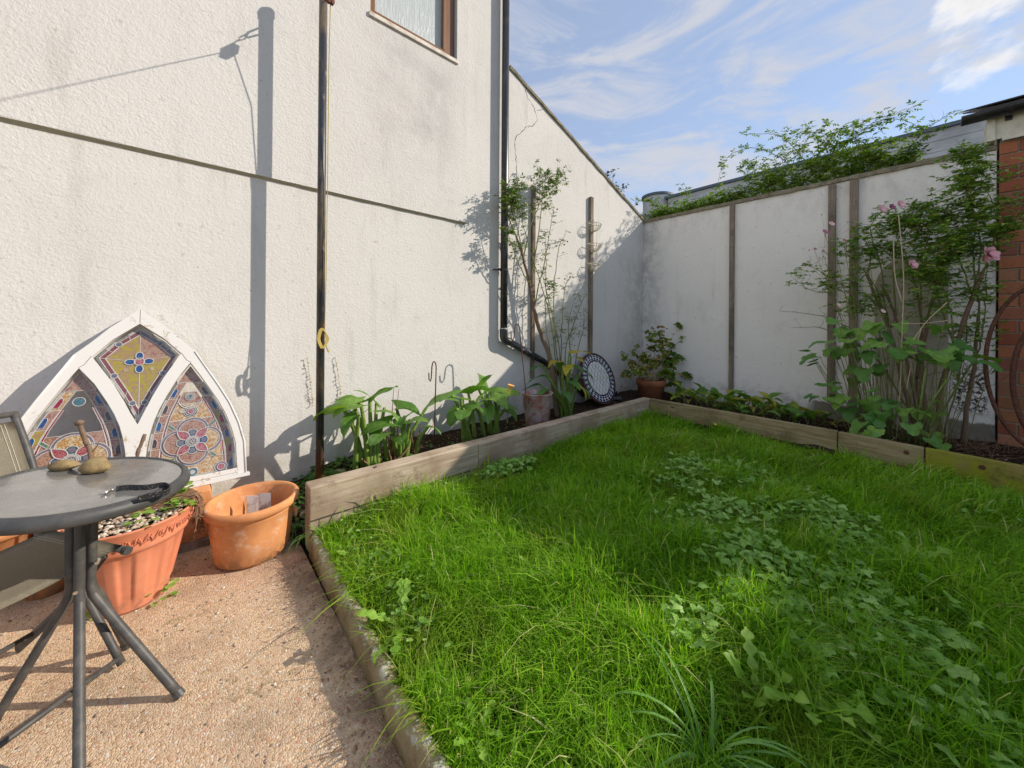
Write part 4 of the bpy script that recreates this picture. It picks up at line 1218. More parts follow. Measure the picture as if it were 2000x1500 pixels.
# terracotta trough and pots under the window frame
tr = thing('terracotta_trough', 'terracotta trough behind the pots carrying the arched window', 'trough', (-0.12, 2.75, 0))
bm = BM()
lo, hi = [(-0.36, 2.645), (0.085, 2.645), (0.085, 2.90), (-0.36, 2.90)], [(-0.375, 2.632), (0.105, 2.632), (0.105, 2.915), (-0.375, 2.915)]
l_ = [bm.verts.new((*p, 0.035)) for p in lo]; h_ = [bm.verts.new((*p, 0.24)) for p in hi]; h2 = [bm.verts.new((p[0] * 1.0 - 0.012 * (1 if p[0] > 0 else -1), p[1], 0.298)) for p in hi]
for a, b in ((l_, h_), (h_, h2)):
    for k in range(4): bm.faces.new((a[k], a[(k + 1) % 4], b[(k + 1) % 4], b[k]))
bm.faces.new(l_[::-1]); bm.faces.new(h2)
obj('body', bm, m_terra, tr, bevel=0.004)
bm = BM(); box(bm, (-0.38, 2.618, 0.0), (0.11, 2.66, 0.034)); obj('wooden_bearer', bm, m_batten, tr)
GPT = 'terracotta pots half hidden under the folding chair'
terracotta_pot('small_terracotta_pot', 'small terracotta pot in the shade under the chair seat', (-0.475, 2.665, 0), 0.075, 0.098, 0.20, m_terra, 0.04, group=GPT)
terracotta_pot('small_terracotta_pot', 'terracotta pot between the chair and the salmon pot by the wall', (-0.40, 2.80, 0), 0.09, 0.115, 0.298, m_terra, 0.045, group=GPT)
terracotta_pot('small_terracotta_pot', 'terracotta pot at the far left edge behind the chair seat', (-0.66, 2.80, 0), 0.09, 0.120, 0.305, m_terra, 0.045, group=GPT)

# ---------------------------------------------------------------- bistro table
TC = Vector((-0.2525, 1.806, 0))
bt = thing('bistro_table', 'small round black glass bistro table on bent steel legs at the left edge', 'table', TC)
tilt = Vector((0.105, -0.026, 1)).normalized()
tx = Vector((1, 0, 0)); tx = (tx - tilt * tx.dot(tilt)).normalized(); ty = tilt.cross(tx)
TZ = 0.71
TM = Matrix(((tx.x, ty.x, tilt.x, TC.x), (tx.y, ty.y, tilt.y, TC.y), (tx.z, ty.z, tilt.z, TZ), (0, 0, 0, 1)))
bm = BM(); lathe(bm, [(0.001, -0.006), (0.243, -0.006), (0.243, 0.0), (0.001, 0.0)], (0, 0, 0), 64)
for v in bm.verts: v.co = TM @ v.co
obj('glass_top', bm, m_glasstop, bt)
bm = BM(); lathe(bm, [(0.236, 0.0005), (0.238, 0.004), (0.246, 0.004), (0.256, -0.003), (0.262, -0.014), (0.262, -0.026), (0.256, -0.034), (0.240, -0.036), (0.238, -0.02), (0.238, -0.0065)], (0, 0, 0), 72)
for v in bm.verts: v.co = TM @ v.co
obj('rim', bm, m_rim, bt, smooth=True)
def leg(pts, nm='leg'):
    bm = BM(); tube(bm, smooth_path(pts, 7), 0.0125, 14)
    o = obj(nm, bm, m_tube, bt, smooth=True)
    e = Vector(pts[-1]); d = (e - Vector(pts[-2])).normalized()
    bm = BM(); tube(bm, [e - d * 0.018, e + d * 0.003], 0.0145, 12)
    obj('foot_cap', bm, m_rim, o)
# (top, bend, foot) in the bundle
leg([TC + Vector((0.022, -0.008, 0.665)), TC + Vector((0.018, -0.006, 0.45)), TC + Vector((0.018, -0.012, 0.37)), TC + Vector((0.050, -0.035, 0.30)), (-0.016, 1.617, 0.008)])
leg([TC + Vector((-0.030, 0.004, 0.665)), TC + Vector((-0.028, 0.0, 0.45)), TC + Vector((-0.030, 0.002, 0.37)), TC + Vector((-0.055, 0.010, 0.30)), (-0.443, 1.864, 0.008)])
leg([TC + Vector((-0.004, -0.030, 0.672)), TC + Vector((-0.004, -0.034, 0.45)), TC + Vector((-0.003, -0.040, 0.37)), TC + Vector((0.004, -0.085, 0.30)), TC + Vector((0.045, -0.36, 0.008))])
leg([TC + Vector((0.012, 0.026, 0.665)), TC + Vector((0.010, 0.028, 0.45)), TC + Vector((0.014, 0.030, 0.36)), TC + Vector((0.035, 0.06, 0.28)), (-0.171, 1.994, 0.008)])
bm = BM(); lathe(bm, [(0.001, 0), (0.045, 0), (0.045, 0.012), (0.001, 0.012)], (TC.x, TC.y, 0.66), 20); tube(bm, [(TC.x - 0.20, TC.y, 0.694), (TC.x + 0.0, TC.y, 0.668), (TC.x + 0.20, TC.y, 0.650)], 0.006, 6, flat=(0.014, 0.005)); tube(bm, [(TC.x, TC.y - 0.2, 0.672), (TC.x, TC.y + 0.2, 0.672)], 0.006, 6, flat=(0.014, 0.005))
obj('support_frame', bm, m_rim, bt)
for z_, dx in ((0.60, 0.005), (0.46, 0.035), (0.385, -0.01)):
    bm = BM(); q = TC + Vector((dx, -0.05, z_)); tube(bm, [q + Vector((0, 0.02, 0)), q], [0.007, 0.0055], 8); obj('bolt', bm, m_steel, bt)
def table_pt(x, y, h):
    """point a height h above the tilted glass"""
    z = TZ - (tilt.x * (x - TC.x) + tilt.y * (y - TC.y)) / tilt.z
    return Vector((x, y, z)) + tilt * h
def river_stone(c, sx, sy, sz, rz, lab, seed):
    bm = BM(); bmesh.ops.create_icosphere(bm, subdivisions=4, radius=1)
    rs = np.random.RandomState(seed)
    ph = rs.uniform(0, 6, 8)
    for v in bm.verts:
        p = v.co
        k = 1 + 0.07 * math.sin(3 * p.x + ph[0]) + 0.06 * math.sin(4 * p.y + ph[1] + p.x * 2) + 0.05 * math.sin(5 * p.z + ph[2]) + 0.02 * math.sin(11 * p.x + ph[3]) * math.sin(9 * p.y + ph[4])
        x, y, z = p.x * sx * k, p.y * sy * k, p.z * sz * k
        if z < -sz * 0.72: z = -sz * 0.72 + (z + sz * 0.72) * 0.2
        v.co = (c[0] + x * math.cos(rz) - y * math.sin(rz), c[1] + x * math.sin(rz) + y * math.cos(rz), c[2] + z)
    o = obj('river_stone', bm, m_stone, smooth=True); tag(o, lab, 'stone', 'stones on the glass table')
sd = math.atan2(-0.66, 0.75)
q = table_pt(-0.322, 1.968, 0.0145); river_stone(q, 0.040, 0.023, 0.019, sd + 0.15, 'smaller flat tan stone left on the glass table', 3)
q = table_pt(-0.245, 1.905, 0.0205); river_stone(q, 0.046, 0.029, 0.027, sd + 0.12, 'larger rounded tan stone right on the glass table', 11)
# pet lead / strap
st = thing('leather_strap', 'black leather strap with a steel clip lying folded on the glass table', 'strap', table_pt(-0.11, 1.72, 0))
def ribbon(path, h, th=0.0016):
    bm = BM(); P = smooth_path([Vector((x, y, 0)) for x, y in path], 7)
    rings = []
    for i, p in enumerate(P):
        t = (P[min(i + 1, len(P) - 1)] - P[max(i - 1, 0)]).normalized(); s = Vector((-t.y, t.x, 0)) * th
        a = table_pt(p.x, p.y, 0.001)
        rings.append([bm.verts.new(v) for v in (a + s, a - s, a - s + tilt * h, a + s + tilt * h)])
    for a, b in zip(rings, rings[1:]):
        for k in range(4): bm.faces.new((a[k], a[(k + 1) % 4], b[(k + 1) % 4], b[k]))
    bm.faces.new(rings[0]); bm.faces.new(rings[-1][::-1])
    return bm
T_ = lambda p: (p[0], p[1])
spath = [T_((-0.171, 1.688, 0.712)), T_((-0.144, 1.684, 0.712)), T_((-0.102, 1.664, 0.710)), T_((-0.063, 1.666, 0.708)), T_((-0.045, 1.627, 0.706)), T_((-0.055, 1.592, 0.706)), T_((-0.081, 1.591, 0.706)), T_((-0.115, 1.577, 0.706))]
obj('strap', ribbon(spath, 0.017), m_leather, st)
bm = BM(); a = table_pt(*T_((-0.172, 1.698, 0.712)), 0.008); b = table_pt(*T_((-0.199, 1.671, 0.712)), 0.005)
tube(bm, [a, a.lerp(b, 0.45)], [0.003, 0.003], 6); tube(bm, [a.lerp(b, 0.4), a.lerp(b, 0.7), b], [0.005, 0.0065, 0.003], 8)
obj('clip', bm, m_steel, st, smooth=True)

# ---------------------------------------------------------------- folding chair
CB = Vector((-0.395, 2.165, 0)); wv = Vector((-0.79, -0.62, 0)).normalized(); fv = Vector((0.62, -0.79, 0)).normalized()
ch = thing('folding_chair', 'folding sling chair with brown mesh fabric behind the glass table', 'chair', CB)
C_ = lambda x, y, z: CB + wv * x + fv * y + Vector((0, 0, z))
W_, D_ = 0.44, 0.37
for x in (0.0, W_):
    bm = BM(); tube(bm, [C_(x, 0.005, 0.445), C_(x, D_ + 0.01, 0.425)], 0.0115, 10); s_ = obj('seat_tube', bm, m_tube, ch, smooth=True)
    bm = BM(); tube(bm, [C_(x, D_ - 0.003, 0.425), C_(x, D_ + 0.016, 0.424)], 0.014, 10); obj('end_cap', bm, m_tube, s_)
    bm = BM(); tube(bm, smooth_path([C_(x, 0.36, 0.02), C_(x, 0.10, 0.36), C_(x, 0.0, 0.50), C_(x, -0.075, 0.70), C_(x, -0.17, 0.885)], 6), 0.0115, 10); obj('back_tube', bm, m_tube, ch, smooth=True)
    xx = x + (0.02 if x == 0 else -0.02)
    bm = BM(); tube(bm, smooth_path([C_(xx, D_ - 0.06, 0.415), C_(xx, 0.14, 0.22), C_(xx, -0.10, 0.012)], 6), 0.011, 10, flat=(0.006, 0.016)); obj('leg', bm, m_tube, ch, smooth=True)
bm = BM(); tube(bm, [C_(0.0, -0.167, 0.880), C_(W_, -0.167, 0.880)], 0.011, 10); obj('top_rail', bm, m_tube, ch, smooth=True)
bm = BM(); tube(bm, [C_(0.02, -0.02, 0.085), C_(W_ - 0.02, -0.02, 0.085)], 0.009, 8); tube(bm, [C_(0.0, 0.35, 0.04), C_(W_, 0.35, 0.04)], 0.009, 8); obj('stretcher', bm, m_tube, ch, smooth=True)
def sling(f, nu, nv, th, nm, mat):
    bm = BM(); g = []
    for j in range(nv + 1):
        g.append([bm.verts.new(f(i / nu, j / nv)) for i in range(nu + 1)])
    for j in range(nv):
        for i in range(nu): bm.faces.new((g[j][i], g[j][i + 1], g[j + 1][i + 1], g[j + 1][i]))
    bmesh.ops.solidify(bm, geom=bm.faces[:], thickness=th)
    return obj(nm, bm, mat, ch, smooth=True)
seatf = lambda u, v: C_(0.0 + W_ * u, 0.01 + (D_ - 0.02) * v, 0.458 - 0.018 * v - 0.014 * math.sin(math.pi * u))
sling(seatf, 14, 8, 0.003, 'seat_sling', m_sling)
backf = lambda u, v: C_(W_ * u, -0.012 - 0.148 * v ** 1.15, 0.53 + 0.325 * v) + fv * (0.012 - 0.022 * math.sin(math.pi * u))
sling(backf, 14, 8, 0.003, 'back_sling', m_sling)
bm = BM()
for u in (0.075, 0.095, 0.905, 0.925):
    tube(bm, [seatf(u, v) + Vector((0, 0, 0.0008)) for v in (0.02, 0.35, 0.7, 0.98)], 0.0008, 4)
    tube(bm, [backf(u, v) + fv * 0.002 for v in (0.02, 0.35, 0.7, 0.98)], 0.0008, 4)
obj('stitching', bm, m_stitch, ch)

# ---------------------------------------------------------------- arched window frame with leaded glass
FO = Vector((-0.21, 2.765, 0.312)); fy_ = Vector((0, 0.24, 0.98)).normalized(); fx_ = Vector((1, 0, 0)); fz_ = fx_.cross(fy_)
def FM(h=0.0):
    o = FO + fz_ * h
    return Matrix(((fx_.x, fy_.x, fz_.x, o.x), (fx_.y, fy_.y, fz_.y, o.y), (fx_.z, fy_.z, fz_.z, o.z), (0, 0, 0, 1)))
aw = thing('arched_window_frame', 'white flaking gothic arched window frame with stained glass leaning on the house wall', 'window', FO)
outR = [(0.478, 0.0), (0.474, 0.185), (0.448, 0.305), (0.405, 0.43), (0.355, 0.537), (0.242, 0.757), (0.182, 0.822), (0.114, 0.905), (0.0, 1.012)]
outer = outR + [(-x, y) for x, y in outR[::-1][1:]]
lanR = [(0.432, 0.036), (0.427, 0.185), (0.408, 0.275), (0.384, 0.356), (0.348, 0.445), (0.306, 0.527), (0.262, 0.612), (0.217, 0.690)]
lanL = [(0.032, 0.036), (0.034, 0.158), (0.040, 0.237), (0.050, 0.305), (0.064, 0.370), (0.086, 0.438), (0.114, 0.505), (0.160, 0.602)]
lancet = lanR + lanL[::-1]
kite = [(0.003, 0.366), (0.028, 0.430), (0.056, 0.505), (0.103, 0.612), (0.176, 0.748), (0.102, 0.838), (0.0, 0.927)]
kite = kite + [(-x, y) for x, y in kite[1:-1][::-1]]
fr = obj('frame', plate([outer, lancet, [(-x, y) for x, y in lancet], kite], 0.058, FM()), m_white, aw)
bm = BM()
def fbox(bm, x0, x1, y0, y1, z0, z1):
    vs = [bm.verts.new(FM() @ Vector(p)) for p in ((x0, y0, z0), (x1, y0, z0), (x1, y1, z0), (x0, y1, z0), (x0, y0, z1), (x1, y0, z1), (x1, y1, z1), (x0, y1, z1))]
    for f in ((3, 2, 1, 0), (4, 5, 6, 7), (0, 1, 5, 4), (1, 2, 6, 5), (2, 3, 7, 6), (3, 0, 4, 7)): bm.faces.new([vs[i] for i in f])
fbox(bm, -0.49, 0.492, -0.022, -0.001, -0.032, 0.040)
fbox(bm, -0.430, 0.4305, 0.010, 0.0345, -0.02, 0.0335)
obj('sill', bm, m_white, aw, bevel=0.002)
bm = BM()
for P_ in (outR[4:6], outR[3:5], outR[1:4]):
    pass
def fline(bm, pts, h, r=0.0012, seg=4):
    tube(bm, [FM(h) @ Vector((x, y, 0)) for x, y in pts], r, seg)
fline(bm, [(0.0, 0.93), (0.0, 1.008)], 0.029)
for s in (-1, 1):
    fline(bm, [(s * 0.430, 0.002), (s * 0.432, 0.036)], 0.029)
    fline(bm, [(s * 0.176, 0.750), (s * 0.200, 0.705), (s * 0.219, 0.692)], 0.029)
    fline(bm, [(s * 0.27, 0.700), (s * 0.36, 0.52), (s * 0.43, 0.34)], 0.029, 0.001)
obj('board_joints', bm, m_crack, aw)
# outer staff bead planted on the right and left edges
bm = BM()
for s in (-1, 1):
    fline(bm, [(s * (x - 0.006), y) for x, y in outR[:6]], 0.030, 0.0045, 6)
obj('edge_bead', bm, m_white, aw, smooth=True)
def xat(poly, y):
    for (x0, y0), (x1, y1) in zip(poly, poly[1:]):
        if y0 <= y <= y1: return x0 + (x1 - x0) * (y - y0) / (y1 - y0)
    return poly[-1][0] if y > poly[-1][1] else poly[0][0]
lanLf = lanL + [(0.217, 0.690)]
GZ = -0.014
def piece(par, poly, mat, lvl=0, mirror=1):
    if mirror < 0: poly = [(-x, y) for x, y in poly]
    me = plate([poly], 0.0035, FM(GZ + lvl * 0.0022))
    return obj('glass_piece', me, GL[mat], par)
disc = lambda cx, cy, r, n=20, sx=1, sy=1, a0=0, a1=2 * math.pi: [(cx + math.cos(a0 + (a1 - a0) * i / (n if a1 - a0 > 6.2 else n - 1)) * r * sx, cy + math.sin(a0 + (a1 - a0) * i / (n if a1 - a0 > 6.2 else n - 1)) * r * sy) for i in range(n)]
def vesica(cx, cy, ang, r0, r1, w, n=8):
    P = []
    for i in range(n + 1):
        t = i / n; P.append((r0 + (r1 - r0) * t, w * math.sin(math.pi * t ** 0.8)))
    for i in range(n - 1, 0, -1):
        t = i / n; P.append((r0 + (r1 - r0) * t, -w * math.sin(math.pi * t ** 0.8)))
    return [(cx + x * math.cos(ang) - y * math.sin(ang), cy + x * math.sin(ang) + y * math.cos(ang)) for x, y in P]
def lancet_panel(mir, broken):
    pan = bpy.data.objects.new('leaded_panel', None)
    lead = BM()
    # an empty cannot carry the look, so the cames are the panel's own mesh
    pieces = []
    def P(poly, mat, lvl=0): pieces.append((poly, mat, lvl))
    def Ld(poly, lvl=0, r=0.0024, closed=True):
        q = [(mir * x, y) for x, y in poly]
        if closed: q = q + [q[0]]
        tube(lead, [FM(GZ + 0.002 + lvl * 0.0022) @ Vector((x, y, 0)) for x, y in q], r, 5, caps=not closed)
    ys = [0.038, 0.125, 0.215, 0.305, 0.395, 0.485, 0.575, 0.645]
    def side(sg, a, b, y):
        """x at inset a.. measured from the outer edge; sg=+1 right edge"""
        return (xat(lanR, y) - a) if sg > 0 else (xat(lanLf, y) + a)
    jew = ['blue', 'red', 'blue', 'red', 'blue', 'dark'] if mir > 0 else ['dark', 'blue', 'red', 'blue', 'blue', 'red']
    jl = ['dark', 'blue', 'dark', 'blue', 'dark', 'blue']
    for sg in (1, -1):
        for k in range(len(ys) - 1):
            y0, y1 = ys[k], ys[k + 1]
            if k == 6:
                continue
            ym = (y0 + y1) / 2
            q = [(side(sg, 0.016, 0, y0), y0), (side(sg, 0.016, 0, ym), ym), (side(sg, 0.016, 0, y1), y1), (side(sg, 0.052, 0, y1), y1), (side(sg, 0.052, 0, ym), ym), (side(sg, 0.052, 0, y0), y0)]
            P(q, ('yellow' if sg > 0 and k % 2 else 'pink') if not (sg > 0 and k == 5) else 'gold')
            Ld(q)
            P([(side(sg, 0.003, 0, y0), y0), (side(sg, 0.003, 0, y1), y1), (side(sg, 0.015, 0, y1), y1), (side(sg, 0.015, 0, y0), y0)], 'clear' if (k + (sg > 0)) % 2 else 'white')
            c0 = y0 + 0.012
            j = [(side(sg, 0.018, 0, c0), c0), (side(sg, 0.018, 0, c0 + 0.045), c0 + 0.045), (side(sg, 0.028, 0, c0 + 0.046), c0 + 0.046), (side(sg, 0.037, 0, c0 + 0.032), c0 + 0.032), (side(sg, 0.038, 0, c0), c0)]
            P(j, (jew if sg > 0 else jl)[k], 1); Ld(j, 1, 0.0013)
            s_ = [(side(sg, 0.0545, 0, y0), y0), (side(sg, 0.0545, 0, y1), y1), (side(sg, 0.063, 0, y1), y1), (side(sg, 0.063, 0, y0), y0)]
            if k < 5: P(s_, 'red' if sg > 0 else 'maroon'); Ld(s_, 0, 0.0014)
    # tip
    tip = [(side(-1, 0.010, 0, 0.577), 0.577), (side(1, 0.010, 0, 0.577), 0.577), (0.2175, 0.672)]
    P(tip, 'pink'); Ld(tip)
    # field
    def band(y0, y1, mat):
        n = 5
        q = [(side(1, 0.065, 0, y0 + (y1 - y0) * i / n), y0 + (y1 - y0) * i / n) for i in range(n + 1)] + [(side(-1, 0.065, 0, y1 - (y1 - y0) * i / n), y1 - (y1 - y0) * i / n) for i in range(n + 1)]
        P(q, mat); Ld(q, 0, 0.0016)
    band(0.040, 0.130, 'gold'); band(0.132, 0.245, 'gold' if mir > 0 else 'pink'); band(0.247, 0.358, 'pink')
    if not broken:
        band(0.360, 0.450, 'gold'); band(0.452, 0.520, 'pink')
    cx, cy = 0.228, 0.232
    ring = disc(cx, cy, 0.125, 30)
    for k, a in enumerate((0, math.pi / 2, math.pi, 1.5 * math.pi)):
        c = (cx + math.cos(a) * 0.062, cy + math.sin(a) * 0.062)
        big = disc(c[0], c[1], 0.062, 26)
        halo = disc(c[0], c[1], 0.073, 28)
        P(halo, 'lilac', 1); Ld(halo, 1, 0.0018)
    for k, a in enumerate((0, math.pi / 2, math.pi, 1.5 * math.pi)):
        c = (cx + math.cos(a) * 0.062, cy + math.sin(a) * 0.062)
        big = disc(c[0], c[1], 0.060, 26)
        if broken and k == (0 if mir > 0 else 2): pass
        P(big, 'gold' if (k == 0) == (mir > 0) else 'pink', 2); Ld(big, 2, 0.0022)
        bl = disc(cx + math.cos(a) * 0.046, cy + math.sin(a) * 0.046, 0.023, 16)
        P(bl, 'teal' if k != 0 else 'blue', 3); Ld(bl, 3, 0.0020)
        b2 = disc(cx + math.cos(a) * 0.050, cy + math.sin(a) * 0.050, 0.0125, 12)
        P(b2, 'lilac', 4)
    for a in (math.pi / 4, 3 * math.pi / 4, 5 * math.pi / 4, 7 * math.pi / 4):
        v = vesica(cx, cy, a, 0.020, 0.096, 0.021)
        P(v, 'rose', 4); Ld(v, 4, 0.0024)
        g = [(cx + math.cos(a + s) * r, cy + math.sin(a + s) * r) for s, r in ((-0.06, 0.112), (0.06, 0.112), (0.05, 0.148), (-0.05, 0.148))]
        if not (broken and math.sin(a) > 0 and math.cos(a) * mir > 0): P(g, 'green', 1); Ld(g, 1, 0.0016)
    for r, m_, lv in ((0.030, 'white', 5), (0.0225, 'lilac', 6), (0.0175, 'dark', 7)):
        d = disc(cx, cy, r, 22); P(d, m_, lv); Ld(d, lv, 0.0018)
    for k in range(8):
        a = k * math.pi / 4
        v = vesica(cx, cy, a, 0.003, 0.0155, 0.0028, 4); P(v, 'white', 8)
    if not broken:
        for y, r, m1, m2 in ((0.405, 0.031, 'lilac', 'rose'), (0.492, 0.022, 'teal', 'teal')):
            x = (side(1, 0, 0, y) + side(-1, 0, 0, y)) / 2
            for rr, mm, lv in ((r, 'dark' if m1 == 'lilac' else 'pink', 1), (r * 0.75, m1, 2), (r * 0.45, m2, 3)):
                d = disc(x, y, rr, 20); P(d, mm, lv); Ld(d, lv, 0.0018)
        x = (side(1, 0, 0, 0.47) + side(-1, 0, 0, 0.47)) / 2
        ar_ = disc(x, 0.475, 0.052, 12, a0=math.pi + 0.25, a1=2 * math.pi - 0.25); Ld(ar_, 1, 0.0035, False)
        ar_ = disc(x, 0.475, 0.043, 12, a0=math.pi + 0.25, a1=2 * math.pi - 0.25); Ld(ar_, 1, 0.0018, False)
        for s in (-1, 1):
            d = vesica(x, 0.385, math.pi / 2 + s * 0.95, 0.030, 0.066, 0.009); P(d, 'gold', 1); Ld(d, 1, 0.0014)
    else:
        d = disc((side(1, 0, 0, 0.53) + side(-1, 0, 0, 0.53)) / 2, 0.520, 0.022, 16); P(d, 'teal', 1); Ld(d, 1, 0.002)
    for s in (-1, 1):
        x = side(s, 0.075, 0, 0.05)
        d = disc(x, 0.060, 0.030, 14); P(d, 'lilac', 1); Ld(d, 1, 0.002)
        d = disc(x, 0.060, 0.018, 14); P(d, 'rose', 2); Ld(d, 2, 0.002)
    d = disc(cx, 0.060, 0.024, 18); P(d, 'teal', 1); Ld(d, 1, 0.0022)
    d = disc(cx, 0.060, 0.013, 12); P(d, 'white', 2)
    lo = obj('leaded_panel', lead, m_came, aw)
    if broken: lo['label'] = 'broken leaded panel with a hole in it'
    for poly, m_, lv in pieces:
        piece(lo, poly, m_, lv, mir)
    bpy.data.objects.remove(pan)
lancet_panel(1, False)
lancet_panel(-1, True)
# kite panel
lead = BM(); kp = []
kc = (0.0, 0.715)
def sc_k(k, p): return (kc[0] + (p[0] - kc[0]) * k, kc[1] + (p[1] - kc[1]) * k)
corner = [(0.003, 0.372), (0.170, 0.748), (0.0, 0.918), (-0.170, 0.748)]
mids = [(0.056, 0.510), (0.098, 0.836), (-0.098, 0.836), (-0.056, 0.510)]
path = []
for i in range(4):
    a, m_, b = corner[i], mids[i], corner[(i + 1) % 4]
    path.append([a, ((a[0] + m_[0]) / 2, (a[1] + m_[1]) / 2), m_, ((b[0] + m_[0]) / 2, (b[1] + m_[1]) / 2), b])
def kl(pts, lvl=0, r=0.0024, closed=True):
    q = pts + [pts[0]] if closed else pts
    tube(lead, [FM(GZ + 0.002 + lvl * 0.0022) @ Vector((x, y, 0)) for x, y in q], r, 5, caps=not closed)
for i, ed in enumerate(path):
    for j in range(4):
        a, b = ed[j], ed[j + 1]
        q = [sc_k(0.985, a), sc_k(0.985, b), sc_k(0.915, b), sc_k(0.915, a)]; kp.append((q, 'clear' if (i + j) % 2 else 'white', 0))
        q = [sc_k(0.905, a), sc_k(0.905, b), sc_k(0.775, b), sc_k(0.775, a)]; kp.append((q, 'maroon' if i != 1 else 'lilac', 0)); kl(q, 0, 0.0020)
    for j in ((1, 3) if i in (0, 3) else (2,)):
        c = sc_k(0.84, ed[j]); d = disc(c[0], c[1], 0.0135, 14); kp.append((d, 'lilac', 1)); kl(d, 1, 0.002)
        kp.append((disc(c[0], c[1], 0.006, 8), 'teal', 2))
    q = [sc_k(0.765, p) for p in ed] + [kc]
    kp.append((q, ('yellow', 'pink', 'yellow', 'yellow')[i], 0)); kl(q, 0, 0.0018)
for a, L, m_ in ((0, 0.050, 'blue'), (math.pi / 2, 0.044, 'blue'), (math.pi, 0.050, 'blue'), (1.5 * math.pi, 0.056, 'blue')):
    d = disc(kc[0] + math.cos(a) * L * 0.74, kc[1] + math.sin(a) * L * 0.74, 0.0165, 16, 1.25 if abs(math.cos(a)) > .5 else 0.95, 0.95 if abs(math.cos(a)) > .5 else 1.3)
    kp.append((d, m_, 1)); kl(d, 1, 0.0026)
d = disc(kc[0], kc[1], 0.0205, 20); kp.append((d, 'rose', 2)); kl(d, 2, 0.0026)
for s in (-1, 1):
    d = disc(s * 0.052, 0.672, 0.009, 8); kp.append((d, 'gold', 1)); kl(d, 1, 0.0008)
lo = obj('leaded_panel', lead, m_came, aw)
for poly, m_, lv in kp: piece(lo, poly, m_, lv)

# ---------------------------------------------------------------- leaf shapes (unit length along +Y, up is +Z)
def grid_leaf(wf, nu=2, nv=5, cup=0.12, droop=0.25, back=0.0, ruf=0.0, fold=None, twist=0.0, seed=0):
    rs = random.Random(seed)
    V, F = [], []
    ph = rs.uniform(0, 6)
    for j in range(nv + 1):
        v = j / nv
        for i in range(-nu, nu + 1):
            u = i / nu
            w = wf(v)
            x = u * w
            a = droop * v
            y = math.sin(a) / droop if abs(droop) > 0.01 else v
            z = -(1 - math.cos(a)) / droop if abs(droop) > 0.01 else 0
            y -= back * abs(u) ** 1.4 * (1 - v) ** 2
            z += cup * abs(u) * w + ruf * math.sin(v * 9 + ph + (2 if u > 0 else 0)) * u * u
            t = twist * v
            x, z2 = x * math.cos(t) - z * math.sin(t) * 0, z + x * math.sin(t)
            V.append((x, y, z2))
    n = 2 * nu + 1
    for j in range(nv):
        for i in range(n - 1):
            a = j * n + i
            F.append((a, a + 1, a + n + 1)); F.append((a, a + n + 1, a + n))
    return np.array(V), np.array(F)
def fan_leaf(rf, n=18, cup=0.1, ruf=0.05, seed=0, off=0.0, droop=0.12):
    rs = random.Random(seed)
    V = [(0, off, 0)]
    ph = rs.uniform(0, 6)
    for ring in (0.55, 1.0):
        for k in range(n):
            a = -math.pi / 2 + 2 * math.pi * (k + 0.5) / n
            r = rf(a) * ring
            x, y = math.cos(a) * r, off + math.sin(a) * r
            V.append((x, y, cup * ring * ring * r + ruf * ring * math.sin(3 * a + ph) * r - droop * y * y))
    F = []
    for k in range(n):
        k2 = (k + 1) % n
        F.append((0, 1 + k, 1 + k2))
        F.append((1 + k, 1 + n + k, 1 + n + k2)); F.append((1 + k, 1 + n + k2, 1 + k2))
    return np.array(V), np.array(F)
def mesh_of(nm, vf, mat, smooth=True):
    me = npmesh(nm, vf[0], vf[1])
    if smooth: me.polygons.foreach_set('use_smooth', [True] * len(me.polygons))
    me.materials.append(mat)
    return me
def frame(pos, d, up=Vector((0, 0, 1)), size=1.0, roll=0.0, wide=1.0):
    y = Vector(d).normalized()
    x = y.cross(up)
    if x.length < 1e-3: x = Vector((1, 0, 0))
    x.normalize()
    z = x.cross(y).normalized()
    if roll:
        q = Matrix.Rotation(roll, 3, y); x = q @ x; z = q @ z
    s = size
    return Matrix(((x.x * s * wide, y.x * s, z.x * s, pos[0]), (x.y * s * wide, y.y * s, z.y * s, pos[1]), (x.z * s * wide, y.z * s, z.z * s, pos[2]), (0, 0, 0, 1)))
def scatter(name, shapes, mats, rnd=None):
    V, T, Q = [], [], []
    off = 0
    for i, m in enumerate(mats):
        bv, bf = shapes[i % len(shapes)]
        A = np.array(m)
        V.append(bv @ A[:3, :3].T + A[:3, 3]); T.append(bf + off); off += len(bv)
        Q.append(np.full(len(bf), random.random() if rnd is None else rnd[i]))
    return npmesh(name, np.concatenate(V), np.concatenate(T), np.concatenate(Q))
def rdir(zmin=-1, zmax=1):
    a = random.uniform(0, 2 * math.pi); z = random.uniform(zmin, zmax)
    r = math.sqrt(max(0, 1 - z * z))
    return Vector((math.cos(a) * r, math.sin(a) * r, z))
ovate = lambda v: 0.30 * math.sin(math.pi * min(1, v * 0.98 + 0.02) ** 0.8) + 0.004
lance = lambda v: 0.15 * math.sin(math.pi * min(1, v * 0.97 + 0.03) ** 0.75) + 0.003
small_oval = [grid_leaf(ovate, 1, 3, 0.25, d, seed=s) for s, d in ((1, 0.3), (2, 0.7), (3, -0.2))]
narrow_oval = [grid_leaf(lambda v: 0.21 * math.sin(math.pi * min(1, v * 0.98 + 0.02) ** 0.8) + 0.004, 1, 3, 0.25, d, seed=s) for s, d in ((1, 0.4), (2, 0.9), (3, -0.2))]
calla_w = lambda v: 0.47 * (1 - v) ** 0.62 * (1 + 0.55 * v) + 0.004
calla_sh = [grid_leaf(calla_w, 3, 8, c, d, 0.30, r, seed=s) for s, (c, d, r) in enumerate(((0.16, 0.9, 0.03), (0.32, 1.3, 0.04), (0.08, 0.6, 0.05), (0.55, 1.0, 0.03), (-0.08, 1.5, 0.05)))]
